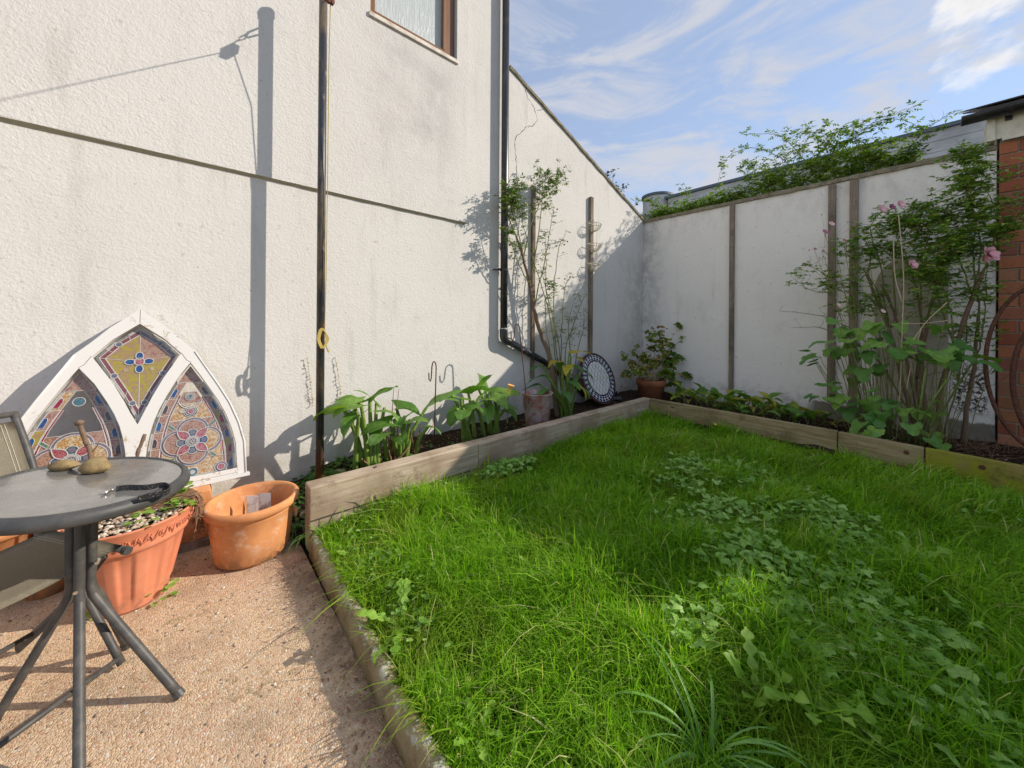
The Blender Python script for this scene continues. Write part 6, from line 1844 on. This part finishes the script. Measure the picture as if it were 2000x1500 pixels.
# bare grey twigs in the middle
p = Plant()
for _ in range(14):
    b = Vector(random.choice(((5.200, 0.167, 0.918), (5.250, 0.066, 0.725), (5.200, 0.237, 1.216), (5.200, -0.241, 0.676))))
    e = b + Vector((random.uniform(-.25, .05), random.gauss(0, 0.28), random.uniform(0.1, 0.6)))
    p.cane([b, b.lerp(e, .5) + rdir() * 0.05, e], 0.003, 0.0012, 4, 0.02)
obj('bare_twigs', p.bm, m_bark, rc, smooth=True, kind='stuff')
for px, r, mt_, ly in (((4.860, -0.327, 1.819), 0.066, m_petal, 4), ((4.880, -0.305, 1.779), 0.034, m_petal, 3), ((4.800, 0.092, 1.777), 0.042, m_petal, 3), ((4.950, 0.293, 2.344), 0.046, m_petal, 2), ((4.950, 0.172, 2.360), 0.040, m_petal, 2), ((4.950, 0.228, 2.349), 0.032, m_mauve, 2), ((5.050, 0.366, 2.336), 0.018, m_petal, 1)):
    flower(rc, 'bloom', px, r, mt_, layers=ly, n=6, cup=0.35)
an = thing('pink_anemones', 'tall pink anemones with big lobed leaves in front of the rose bush', 'anemones', (4.75, 0.25, 0.17))
p = Plant()
fl = [((4.900, 0.657, 2.265), 0.030, m_petal), ((4.880, 0.702, 2.186), 0.032, m_mauve), ((4.880, 0.783, 2.025), 0.018, m_mauve), ((4.860, 0.714, 1.991), 0.018, m_mauve), ((4.800, 0.586, 1.434), 0.020, m_petal), ((4.800, 0.279, 1.368), 0.022, m_petal), ((4.900, 0.559, 2.082), 0.020, m_mauve)]
for px, r, mt_ in fl:
    e = Vector(px)
    b = Vector((4.75 + random.uniform(-.1, .15), 0.25 + random.uniform(-.15, .15), 0.17))
    p.cane([b, b.lerp(e, 0.5) + Vector((0.02, -0.02, 0.06)), e], 0.0035, 0.0015, 5, 0.006)
    flower(an, 'bloom', e + Vector((-0.008, -0.008, 0)), r, mt_, layers=1, n=6, cup=0.25, cen=m_apricot, face=(-0.5, -0.6, 0.5))
for _ in range(18):
    e = Vector((5.0 + random.uniform(-.1, .1), random.uniform(0.35, 0.85), random.uniform(1.7, 2.45)))
    b = Vector(random.choice(fl)[0]); b.z -= 0.15
    q = p.cane([b, b.lerp(e, .5), e], 0.001, 0.0007, 3, 0.004)
    bmesh.ops.create_icosphere(p.bm, subdivisions=1, radius=0.007, matrix=Matrix.Translation(e))
LEAF = []


anchors = [((4.800, 0.495, 1.213), 9, 0.16, 0.07), ((4.750, 0.525, 0.966), 11, 0.18, 0.10), ((4.800, 0.684, 0.927), 4, 0.08, 0.05), ((4.720, 0.346, 0.932), 9, 0.15, 0.10), ((4.850, 0.254, 1.169), 5, 0.10, 0.07), ((4.700, -0.055, 1.050), 12, 0.15, 0.10), ((4.720, 0.060, 0.999), 5, 0.09, 0.07),
           ((4.750, -0.193, 0.972), 4, 0.09, 0.05), ((4.600, 0.542, 0.586), 7, 0.14, 0.08), ((4.500, 0.360, 0.490), 9, 0.16, 0.08), ((4.450, 0.170, 0.490), 10, 0.15, 0.07), ((4.300, 0.251, 0.328), 6, 0.08, 0.06), ((4.600, 0.116, 0.607), 7, 0.12, 0.07), ((4.600, -0.015, 0.332), 3, 0.08, 0.03), ((4.700, 0.630, 0.661), 3, 0.06, 0.04), ((4.800, -0.324, 0.959), 2, 0.04, 0.03)]
for px, n_, sy, sz in anchors:
    c = Vector(px)
    for _ in range(n_):
        e = c + Vector((random.gauss(0, 0.10), random.gauss(0, sy * 0.85), random.gauss(0, sz)))
        e.z = max(e.z, 0.22)
        e.x = min(e.x, 5.3)
        e.y = min(e.y, 0.90)
        b = Vector((4.8 + random.uniform(-.18, .2), 0.55 * e.y + 0.05 + random.uniform(-.08, .08), 0.17))
        p.cane([b, b.lerp(e, 0.55) + Vector((0, 0, 0.05)), e], 0.0035, 0.002, 5, 0.008, 4)
        o_ = (e - Vector((5.2, 0.15, e.z)))
        d = Vector((-0.5 + random.gauss(0, .45), o_.y * 0.9 + random.gauss(0, .5), random.uniform(-0.75, 0.15)))
        inst('leaf', random.choice(me_anem), frame(e, d, size=random.uniform(0.09, 0.165), roll=random.uniform(-0.4, 0.4)), an)
for _ in range(18):
    b = Vector((4.8 + random.uniform(-.15, .25), random.uniform(-0.15, 0.5), 0.17))
    e = b + Vector((random.gauss(-.03, .08), random.gauss(0, .14), random.uniform(0.3, 0.75)))
    p.cane([b, b.lerp(e, .5) + rdir() * .02, e], 0.004, 0.002, 5, 0.006)
obj('stalks', p.bm, m_cane, an, smooth=True, kind='stuff')
dc = BM()
for P_ in ([(4.700, 0.178, 0.221), (4.700, 0.155, 0.678), (4.720, 0.146, 1.219), (4.800, 0.142, 1.677), (4.900, 0.179, 2.256)], [(4.720, 0.147, 1.445), (4.750, 0.193, 1.678), (4.800, 0.207, 2.009)], [(4.700, 0.135, 0.950), (4.700, 0.032, 1.221), (4.700, -0.108, 1.434)], [(4.700, 0.152, 1.255), (4.720, 0.032, 1.256), (4.800, -0.139, 1.287)], [(4.650, 0.117, 0.689), (4.700, 0.075, 0.999), (4.700, 0.032, 1.221)]):
    tube(dc, smooth_path(P_, 6), 0.004, 6)
o = obj('dry_canes', dc, m_dry, smooth=True); tag(o, 'pale straw-coloured dry canes crossing the rose bush', 'dry canes')
bm = BM()
for P_ in ([(4.95, 0.0, 0.16), (4.900, -0.145, 0.653), (4.800, -0.260, 0.975)], [(4.9, 0.05, 0.16), (4.600, -0.006, 0.542), (4.600, -0.109, 0.809)], [(4.9, 0.1, 0.16), (4.600, 0.042, 0.533), (4.600, 0.007, 0.880)], [(4.95, -0.05, 0.16), (4.800, -0.037, 0.209), (4.800, -0.000, 0.510)]):
    tube(bm, smooth_path(P_, 6), 0.006, 7)
o = obj('green_stems', bm, m_callastalk, smooth=True); tag(o, 'thick pale green stems rising at the foot of the rose bush', 'stems')
# litter at the foot
bm = BM()
for _ in range(170):
    c = Vector((random.gauss(5.05, 0.17), random.gauss(-0.1, 0.22), 0.19)); 
    if not (4.12 < c.x < 5.45): continue
    e = c + Vector((random.gauss(0, .08), random.gauss(0, .08), random.uniform(0.0, .10)))
    tube(bm, [c, c.lerp(e, .5) + rdir() * .01, e], 0.0018, 4)
o = obj('dead_twigs', bm, m_dead, kind='stuff'); tag(o, 'dead twigs and litter at the foot of the rose bush', 'twigs')

# ---------------------------------------------------------------- climber spilling over the end wall
cb = thing('rambling_climber', 'leafy rambling climber arching above the end wall coping', 'climber', (6.75, 1.6, 0.0))
p = Plant()
bm = BM()
for y in (2.4, 1.7, 1.1, 0.6):
    tube(bm, smooth_path([(6.8, y + .1, 0), (6.78, y, 1.2), (6.75, y - .05, 2.3), (6.72, y, 3.1)], 5), [0.02] * 16, 7)
obj('trunk', bm, m_bark, cb, smooth=True)
arch = [([(6.950, 1.061, 3.119), (6.950, 1.433, 3.729), (6.950, 1.844, 4.111), (6.900, 2.204, 4.135), (6.900, 2.378, 3.884), (6.900, 2.426, 3.657)], 1.0),
        ([(6.950, 0.946, 3.202), (6.950, 1.307, 3.844), (6.950, 1.500, 4.150), (6.950, 1.704, 4.292), (6.900, 2.052, 4.408)], 0.6), ([(6.950, 0.780, 3.157), (6.950, 0.838, 3.684), (6.950, 0.575, 3.946), (6.900, 0.328, 3.952), (6.900, 0.102, 3.774), (6.850, -0.006, 3.586)], 1.0),
        ([(6.950, 1.061, 3.195), (6.950, 0.949, 3.648), (6.950, 0.575, 3.911), (6.900, 0.282, 3.999), (6.900, 0.103, 4.034)], 0.9), ([(6.950, 0.521, 3.227), (6.900, 0.234, 3.462), (6.850, -0.026, 3.705), (6.800, -0.194, 3.772), (6.800, -0.263, 3.779)], 0.12),
        ([(6.950, 1.303, 3.219), (6.950, 1.064, 3.761), (6.950, 0.839, 4.013), (6.900, 0.521, 3.941), (6.900, 0.375, 3.768)], 1.0), ([(6.950, 1.561, 3.205), (6.950, 1.700, 3.609), (6.900, 1.901, 3.864), (6.900, 2.125, 3.850)], 0.9),
        ([(6.950, 2.895, 3.298), (6.950, 2.991, 3.654), (6.900, 3.017, 3.764)], 0.6), ([(6.950, 0.835, 3.208), (6.950, 0.523, 3.576), (6.900, 0.281, 3.678), (6.900, 0.058, 3.692)], 0.9), ([(6.950, 1.303, 3.141), (6.950, 1.400, 3.639), (6.950, 1.185, 4.033), (6.900, 0.945, 4.147)], 0.8),
        ([(6.900, 0.325, 3.191), (6.850, 0.164, 3.162), (6.850, 0.099, 3.239)], 0.8), ([(6.950, 3.381, 3.356), (6.900, 3.673, 3.665), (6.900, 4.010, 3.778)], 1.2), ([(6.950, 0.622, 3.185), (6.950, 0.729, 3.647), (6.900, 1.001, 4.006), (6.900, 1.299, 4.120), (6.900, 1.489, 4.050)], 0.9)]
for P_, dens in arch:
    q = p.cane(P_, 0.006, 0.0022, 6, 0.012, 7)
    tw = p.twigs(q, int(3 + 4 * dens), 0.16, 0.0016, 0.2, 0.15)
    p.leaflets(q, int(34 * dens), 0.052, 0.1)
    for t in tw: p.leaflets(t, int(3 * dens + 0.5), 0.050, 0.3)
for _ in range(820):
    y = random.uniform(0.12, 3.55)
    dense = 1.0 if y < 2.1 else 0.6
    zt = 3.16 + abs(random.gauss(0, 0.32 if 0.42 < y < 1.95 else 0.17)) * dense
    if y < 0.5: zt = min(zt, 3.42)
    c = Vector((random.uniform(6.5, 6.95), y, zt + 0.02))
    q = p.cane([c - Vector((0, 0, 0.14)) + rdir() * .05, c, c + rdir(-.2, .8) * 0.10], 0.0022, 0.001, 4, 0.006, 3)
    p.leaflets(q, 4, 0.055, 0.2)
p.finish(cb, m_cane, m_climb, narrow_oval, 'stems')
# far tree
ft = thing('sparse_tree', 'small sparse tree behind the corner of the garden walls', 'tree', (11.2, 7.75, 0))
p = Plant(); c0 = Vector((11.2, 7.75, 0))
q = p.cane([c0, c0 + Vector((0, 0, 3)), c0 + Vector((0.1, 0.1, 5.0))], 0.10, 0.03, 8, 0.02)
for i in range(26):
    b = c0 + Vector((0, 0, random.uniform(3.2, 5.0)))
    e = c0 + Vector((random.gauss(0, 0.65), random.gauss(0, 0.75), random.uniform(4.6, 6.3)))
    q = p.cane([b, b.lerp(e, .5) + rdir() * .1, e], 0.02, 0.006, 5, 0.04)
    for t in p.twigs(q, 10, 0.5, 0.006, 0.4, 0.3, sub=2): p.leaflets(t, 5, 0.085, 0.1, comp=False)
p.finish(ft, m_bark, m_twigtree, small_oval, 'branches', 'crown')

# ---------------------------------------------------------------- weeds, stones in the left bed near the post
def ground_weed(name, lab, cat, area, n, zf, shapes, mat, smin, smax, hmin=0.01, hmax=0.05, stalk=0.0):
    mats = []
    for _ in range(n):
        x, y = area()
        z = zf(x, y) + random.uniform(hmin, hmax)
        d = rdir(-0.1, 0.35)
        mats.append(frame((x, y, z), d, size=random.uniform(smin, smax), roll=random.uniform(-0.4, 0.4)))
    o = obj(name, scatter(name, shapes, mats), mat, smooth=True, kind='stuff')
    tag(o, lab, cat)
    return o
ground_weed('bed_weeds', 'low weeds and small leaves on the soil around the steel post', 'weeds', lambda: (random.gauss(0.72, 0.16), random.uniform(2.36, 3.02)), 750, lbed_z, small_oval + but_sh, m_weed, 0.02, 0.05, 0.0, 0.05)
ground_weed('bed_litter', 'dry leaf litter on the soil between the arum lilies', 'litter', lambda: (random.uniform(0.9, 4.6), random.uniform(2.33, 2.95)), 700, lbed_z, small_oval, m_dead, 0.012, 0.03, 0.0, 0.012)
ground_weed('bed_seedlings', 'sparse green seedlings along the left bed', 'seedlings', lambda: (random.uniform(0.9, 3.4), random.uniform(2.33, 2.80)), 260, lbed_z, small_oval + heart_sh, m_weed, 0.02, 0.045, 0.0, 0.06)
for i, (x, y, s, lab) in enumerate(((0.505, 2.83, 0.050, 'pale flat stone in the weeds left of the steel post'), (0.56, 2.52, 0.047, 'pale stone tucked behind the sleeper end'), (0.83, 2.86, 0.042, 'brownish stone in the weeds right of the steel post'), (0.46, 2.95, 0.055, 'rounded stone by the house wall near the bed end'))):
    bm = BM(); bmesh.ops.create_icosphere(bm, subdivisions=3, radius=1)
    for v in bm.verts:
        k = 1 + 0.12 * math.sin(3.1 * v.co.x + i * 2) * math.sin(2.7 * v.co.y + i)
        v.co = (x + v.co.x * s * 1.2 * k, y + v.co.y * s * 0.8 * k, lbed_z(x, y) + 0.015 + v.co.z * s * 0.5 * k)
    o = obj('bed_stone', bm, m_stone2, smooth=True); tag(o, lab, 'stone', 'stones in the bed by the steel post')
o = obj('loose_pebbles', pebbles(260, lambda: (lambda x, y: (x, y, rbed_z(x, y) + 0.004))(random.uniform(4.1, 5.4), random.uniform(-1.0, 1.2)), 0.004, 0.010), m_peb, kind='stuff'); tag(o, 'small pebbles scattered on the soil of the end-wall bed', 'pebbles')
# creepers on the house wall
bm = BM()
for P_ in ([(0.657, 3.035, 0.964), (0.685, 3.035, 0.733), (0.700, 3.035, 0.617)], [(0.852, 3.035, 0.952), (0.887, 3.035, 0.710), (0.873, 3.035, 0.552)]):
    q = smooth_path(P_, 8); tube(bm, [v + rdir() * .004 for v in q], 0.0016, 4)
    for v in q:
        tube(bm, [v, v + rdir() * 0.015], 0.0035, 4)
o = obj('dead_creeper', bm, m_dry); tag(o, 'thin dead creeper stems stuck on the house wall by the steel post', 'creeper')
def tuft(name, lab, c, n, L, mat_mesh, cat='grass tuft', up=1.0):
    t = thing(name, lab, cat, c)
    for i in range(n):
        a = random.uniform(0, 6.28)
        inst('leaf', random.choice(me_strap), frame((c[0] + random.gauss(0, .012), c[1] + random.gauss(0, .012), c[2]), Vector((math.cos(a), math.sin(a), random.uniform(0.6, 2.2) * up)), size=L * random.uniform(0.6, 1.15), wide=0.5), t)
tuft('grass_tuft', 'tuft of long grass between the terracotta pot and the sleeper', (0.468, 2.42, 0.03), 16, 0.24, None)
tuft('grass_tuft', 'wiry grass tuft at the corner of the sleeper and kerb', (0.478, 2.185, 0.09), 14, 0.16, None)

# ---------------------------------------------------------------- lawn
def vnoise(x, y, s, k=0):
    return (np.sin(x * s + 1.7 * np.sin(y * s * 0.63 + k)) * np.cos(y * s * 1.13 + 0.9 * np.sin(x * s * 0.47 + k * 2)) + 1) / 2
NB = 215000
rs = np.random.RandomState(5)
M_ = NB * 7
X = rs.uniform(0.515, 4.14, M_); Y = rs.uniform(-1.25, 2.19, M_)
dist = np.hypot(X, Y)
fwd = X * math.sin(_yaw) + Y * math.cos(_yaw); lat = X * math.cos(_yaw) - Y * math.sin(_yaw)
inview = (fwd > 0.25) & (np.abs(lat) < 1.62 * fwd + 0.25)
dens = np.clip(1.15 / np.maximum(dist, 0.8) ** 1.25, 0.10, 1.1) * np.where(inview, 1.0, 0.12)
dens *= 0.16 + 0.84 * (0.5 * vnoise(X, Y, 5.5) + 0.5 * vnoise(X, Y, 13.0, 1.7)) ** 1.3
dens *= 1 - 0.85 * np.exp(-(((X - 1.06) / 0.13) ** 2 + ((Y - 1.72) / 0.09) ** 2))
dens *= 1 - 0.6 * np.exp(-(((X - 4.0) / 0.16) ** 2 + ((Y + 0.35) / 0.45) ** 2))
dens *= 1 - 0.75 * np.exp(-(((X - 1.05) / 0.12) ** 2 + ((Y - 0.44) / 0.12) ** 2))
for _x, _y, _r in ((0.85, 1.35, 0.07), (1.25, 1.05, 0.06), (0.72, 1.02, 0.06), (1.35, 0.75, 0.08), (1.9, 1.1, 0.08), (1.5, 1.7, 0.07), (2.0, -0.1, 0.12), (1.5, 0.1, 0.08), (2.9, 0.0, 0.14), (0.9, 0.72, 0.06)):
    dens *= 1 - 0.80 * np.exp(-(((X - _x) / _r) ** 2 + ((Y - _y) / (_r * 0.8)) ** 2))
dens *= np.where((np.abs((X - 4.02 - 0.05 * (Y + 0.4))) < 0.02), 0.3, 1.0)
keep = rs.rand(M_) < dens / dens.max()
idx = np.where(keep)[0][:NB]
X, Y = X[idx], Y[idx]; n = len(X)
xr = 4.15 + (4.03 - 4.15) * np.clip((2.2 - Y) / 2.6, 0, 1.3)
ok = X < xr; X, Y = X[ok], Y[ok]; n = len(X)
def lawn_zn(x, y):
    h = lambda x, y, s: np.sin(x * s + 1.3 * np.sin(y * s * 0.7)) * np.cos(y * s * 1.1 + 0.8)
    return 0.085 + 0.035 * np.clip((x - 0.6) / 2.0, 0, 1) + 0.012 * h(x, y, 2.3) + 0.006 * h(x + 4, y, 6.1)
Z0 = lawn_zn(X, Y) - 0.004
dd = np.hypot(X, Y)
H = rs.gamma(7, 1 / 7, n) * (0.046 + 0.032 * vnoise(X, Y, 3.1, 1.0) + 0.050 * vnoise(X, Y, 8.0, 2.0) ** 2.5)
H *= np.where(X < 0.75, 0.72, 1.0)
H *= np.where(rs.rand(n) < 0.05, 1.45, 1.0)
H = np.clip(H, 0.02, 0.21)
Wd = rs.uniform(0.0010, 0.0022, n) * np.where(rs.rand(n) < 0.10, 1.9, 1.0) * (1 + 0.30 * np.clip(dd - 1.3, 0, 4))
th = rs.uniform(0, 2 * np.pi, n)
th0 = 2.4 + 2.2 * vnoise(X, Y, 2.0, 3.0) + 1.2 * vnoise(X, Y, 6.5, .3)
mixd = rs.rand(n) < 0.55
th = np.where(mixd, th0 + rs.normal(0, 0.7, n), th)
bend = np.abs(rs.normal(0.62, 0.35, n)) * H * np.where(rs.rand(n) < 0.12, 2.2, 1.0)
fx, fy = np.cos(th), np.sin(th)
sx, sy = -fy, fx
tw = rs.uniform(-0.8, 0.8, n)
sxx = sx * np.cos(tw) + fx * np.sin(tw); syy = sy * np.cos(tw) + fy * np.sin(tw)
levels = ((0.0, 0.0, 1.0), (0.40, 0.14, 0.95), (0.75, 0.50, 0.70), (1.0, 1.0, 0.0))
Vv = np.zeros((n, 7, 3))
for li, (hz, bx, wf) in enumerate(levels):
    cx = X + fx * bend * bx * 1.1; cy = Y + fy * bend * bx * 1.1
    cz = Z0 + H * hz * (1 - 0.22 * bx * np.clip(bend / H, 0, 1.6))
    if li < 3:
        Vv[:, li * 2] = np.stack([cx - sxx * Wd * wf, cy - syy * Wd * wf, cz], 1)
        Vv[:, li * 2 + 1] = np.stack([cx + sxx * Wd * wf, cy + syy * Wd * wf, cz], 1)
    else:
        Vv[:, 6] = np.stack([cx, cy, cz], 1)
base = np.array([(0, 1, 3), (0, 3, 2), (2, 3, 5), (2, 5, 4), (4, 5, 6)])
T = (base[None] + (np.arange(n) * 7)[:, None, None]).reshape(-1, 3)
rv = np.clip(rs.rand(n) * 0.46 + 0.24 * vnoise(X, Y, 4.0, 5.0) + np.where(rs.rand(n) < 0.07, 0.5, 0) + 0.16 * np.exp(-(((X - 0.75) / 0.35) ** 2 + ((Y - 1.8) / 0.4) ** 2)), 0, 1)
g_ob = obj('lawn_grass', npmesh('lawn_grass', Vv.reshape(-1, 3), T, np.repeat(rv, 5)), m_grass, smooth=True, kind='stuff')
tag(g_ob, 'long uncut green grass filling the raised lawn', 'grass')

# creeping buttercup patches
def patch(name, lab, c, a, b, rot, n, s0, s1, shapes=but_sh, mat=m_butter, h=(0.035, 0.10)):
    mats = []; bm = BM()
    for _ in range(n):
        r = math.sqrt(random.random()) * (1 + 0.25 * math.sin(random.uniform(0, 6.28))); t = random.uniform(0, 6.28)
        u, v = math.cos(t) * r * a, math.sin(t) * r * b
        x = c[0] + u * math.cos(rot) - v * math.sin(rot); y = c[1] + u * math.sin(rot) + v * math.cos(rot)
        if not (0.53 < x < 4.05 and -1.2 < y < 2.16): continue
        if n > 300 and float(vnoise(np.float64(x), np.float64(y), 7.0, 2.2)) * 0.6 + float(vnoise(np.float64(x), np.float64(y), 17.0, 0.4)) * 0.4 < random.uniform(0.30, 0.62): continue
        z = lawn_z(x, y) + random.uniform(*h)
        d = rdir(-0.35, 0.55)
        s = random.uniform(s0, s1) * random.choice((0.6, 0.8, 1.0, 1.0, 1.15))
        mats.append(frame((x, y, z), d, size=s, roll=random.uniform(-0.45, 0.45)))
        tube(bm, [(x - d.x * 0.03, y - d.y * 0.03, z - 0.09), (x, y, z)], 0.0011, 3, caps=False)
    o = obj(name, scatter(name, shapes, mats), mat, smooth=True, kind='stuff'); tag(o, lab, 'buttercup leaves')
    o2 = obj('leaf_stalks', bm, m_cane, o); o2['kind'] = 'stuff'
patch('buttercup_patch', 'large patch of creeping buttercup leaves right of the middle of the lawn', (2.30, 0.52), 0.80, 0.48, 0.50, 2700, 0.026, 0.052)
patch('buttercup_patch', 'small buttercup patch against the joint of the oak sleepers', (1.78, 2.05), 0.26, 0.085, 0.0, 190, 0.035, 0.060)
patch('buttercup_patch', 'buttercup leaves in the shaded right part of the lawn', (2.75, 1.15), 0.30, 0.15, 0.4, 170, 0.03, 0.05)
patch('buttercup_patch', 'small buttercup patch at the edge of the sunlit grass', (1.35, 0.56), 0.14, 0.07, 0.3, 50, 0.035, 0.055)
patch('buttercup_patch', 'scattered buttercup leaves near the lower right of the lawn', (1.75, 0.02), 0.35, 0.16, 0.5, 130, 0.03, 0.055)
patch('buttercup_patch', 'buttercup leaves on the bare corner beside the mossy board', (3.6, -0.25), 0.25, 0.2, 0.5, 60, 0.025, 0.04, h=(0.02, 0.06))
patch('clover_patch', 'pale small leaves along the foot of the nearer oak sleeper', (1.10, 2.10), 0.40, 0.06, 0.0, 130, 0.018, 0.03, heart_sh, m_butter, (0.03, 0.09))
patch('clover_patch', 'pale small leaves beside the kerb on the sunlit lawn', (0.66, 1.55), 0.10, 0.45, 0.0, 130, 0.016, 0.03, heart_sh, m_butter, (0.03, 0.08))
GD = 'broad-leaved weeds in the lawn'
def rosette(lab, x, y, n, L, shapes, up=0.9, name='dandelion', h=0.02):
    t = thing(name, lab, name, (x, y, lawn_z(x, y)), GD)
    for i in range(n):
        a = 6.28 * i / n + random.uniform(-0.3, 0.3)
        inst('leaf', random.choice(shapes + (me_dand if shapes is me_dock else [])), frame((x + math.cos(a) * 0.01, y + math.sin(a) * 0.01, lawn_z(x, y) + h), Vector((math.cos(a), math.sin(a), random.uniform(0.5, 1.6) * up)), size=L * random.uniform(0.65, 1.15), roll=random.uniform(-0.3, 0.3)), t)
rosette('dandelion with toothed leaves beside the kerb halfway down the lawn', *(0.606, 1.302, 0.100)[:2], 9, 0.16, me_dand, 0.7)
rosette('small dandelion near the kerb below the sleeper end', *(0.617, 1.807, 0.100)[:2], 8, 0.11, me_dand, 0.6)
rosette('pale dandelion in the sunlit middle of the lawn', *(0.827, 1.357, 0.100)[:2], 7, 0.14, me_dand, 1.0)
rosette('pale dandelion right of the sunlit middle of the lawn', *(1.170, 1.143, 0.100)[:2], 7, 0.13, me_dand, 1.0)
rosette('dandelion on the edge of the wall shade', *(2.343, 1.289, 0.120)[:2], 9, 0.16, me_dand, 1.1)
rosette('dandelion behind the buttercup patch', *(3.086, 0.936, 0.120)[:2], 6, 0.17, me_dand, 1.4)
rosette('dandelion at the right end of the buttercup patch', *(2.416, 0.073, 0.120)[:2], 6, 0.20, me_dand, 1.4)
rosette('dandelion leaves in the near sunlit lawn', *(1.501, 1.209, 0.100)[:2], 6, 0.12, me_dand, 0.9)
rosette('sow thistle with broad wavy leaves standing in the lower right lawn', *(1.335, 0.242, 0.100)[:2], 12, 0.155, me_dock, 1.0, 'sow_thistle', 0.05)
rosette('sow thistle with a tall upright leaf left of the broad one', *(1.278, 0.329, 0.100)[:2], 8, 0.145, me_dock, 1.5, 'sow_thistle', 0.03)
rosette('small sow thistle right of the broad one', *(1.389, 0.159, 0.100)[:2], 8, 0.115, me_dock, 0.8, 'sow_thistle', 0.04)
rosette('young sow thistle near the bottom right of the lawn', *(1.643, 0.115, 0.100)[:2], 6, 0.10, me_dock, 0.9, 'sow_thistle')
rosette('tall green weed at the foot of the far oak sleeper', *(2.190, 2.417, 0.100)[:2], 7, 0.16, me_dand, 2.2, 'dandelion')
rosette('weed with upright leaves right of the sleeper joint weeds', *(2.417, 2.440, 0.100)[:2], 6, 0.15, me_dand, 2.4, 'dandelion')
rosette('dandelion leaves at the bottom edge beside the kerb', *(0.597, 0.814, 0.100)[:2], 6, 0.09, me_dock, 0.9, 'dandelion')
# day lily
x, y = 1.02, 0.375
dl = thing('day_lily', 'strappy leaved day lily arching in the lower middle of the lawn', 'day lily', (x, y, lawn_z(x, y)))
for i in range(26):
    a = random.gauss(6.28 * i / 26, 0.5)
    inst('leaf', random.choice(me_strap), frame((x + math.cos(a) * 0.014, y + math.sin(a) * 0.014, lawn_z(x, y) + 0.0), Vector((math.cos(a), math.sin(a), random.uniform(0.6, 3.6))), size=random.uniform(0.18, 0.46), wide=random.uniform(0.55, 0.9), roll=random.uniform(-0.5, 0.5)), dl)
for nm, lab, px, mat, r, cn in (('buttercup_flower', 'single yellow flower in the shaded lawn', (4.083, 1.444, 0.170), m_yellow, 0.014, m_apricot), ('daisy', 'single small white daisy near the yellow flower', (4.253, 1.635, 0.170), m_petalw, 0.012, m_yellow)):
    t = thing(nm, lab, 'flower', (px[0], px[1], lawn_z(px[0], px[1])))
    bm = BM(); tube(bm, [(px[0], px[1], 0.10), (px[0], px[1], px[2] + 0.03)], 0.0012, 4); obj('stalk', bm, m_cane, t)
    flower(t, 'petals', (px[0], px[1], px[2] + 0.032), r, mat, (-0.3, -0.3, 1), 7, 0.2, 1, cn)
# leaves growing round the salmon pot
for lab, px, n_, s in (('small bright weed at the right foot of the salmon pot', (-0.070, 2.237, 0.020), 10, 0.035), ('small bright weed at the left foot of the salmon pot', (-0.298, 2.300, 0.020), 10, 0.035)):
    t = thing('patio_weed', lab, 'weed', px, 'weeds growing on the patio')
    mats = [frame((px[0] + random.gauss(0, .02), px[1] + random.gauss(0, .02), random.uniform(0.01, 0.05)), rdir(0, .4), size=s * random.uniform(.6, 1.2)) for _ in range(n_)]
    obj('foliage', scatter('foliage', heart_sh, mats), m_butter, t, smooth=True)
t = thing('pot_weeds', 'bright green young leaves growing in the salmon pot', 'weeds', (BP[0] + 0.1, BP[1] + 0.02, 0.36))
mats = []
for c, n_, s in (((-0.029, 2.419, 0.400), 16, 0.055), ((-0.056, 2.285, 0.385), 12, 0.04), ((-0.161, 2.247, 0.385), 8, 0.035), ((0.002, 2.253, 0.390), 8, 0.03), ((-0.093, 2.158, 0.380), 5, 0.025)):
    mats += [frame((c[0] + random.gauss(0, .02), c[1] + random.gauss(0, .02), c[2] + random.uniform(-.01, .03)), rdir(-.1, .5), size=s * random.uniform(.6, 1.2)) for _ in range(n_)]
obj('foliage', scatter('foliage', heart_sh + small_oval[:1], mats), m_dand, t, smooth=True)

# litter on the patio
mats = []
for _ in range(330):
    k = random.random()
    if k < 0.55: x, y = 0.455 - abs(random.gauss(0, 0.07)), random.uniform(0.5, 2.5)
    elif k < 0.8: x, y = random.uniform(-0.7, 0.45), random.uniform(2.3, 2.75)
    else: x, y = random.uniform(-1.2, 0.4), random.uniform(0.6, 2.4)
    mats.append(frame((x, y, random.uniform(0.002, 0.008)), rdir(-0.1, 0.15), size=random.uniform(0.006, 0.020) if k < 0.8 else random.uniform(0.005, 0.012), roll=random.uniform(-0.4, 0.4)))
o = obj('patio_litter', scatter('patio_litter', small_oval + narrow_oval, mats), m_dead, smooth=True, kind='stuff')
tag(o, 'small dry leaves and bits scattered along the kerb and pots', 'litter')
o = obj('loose_stones', pebbles(150, lambda: (random.uniform(-0.9, 0.44), random.uniform(0.75, 2.5), 0.002), 0.003, 0.008), m_peb, kind='stuff')
tag(o, 'loose little stones lying on the patio', 'pebbles')
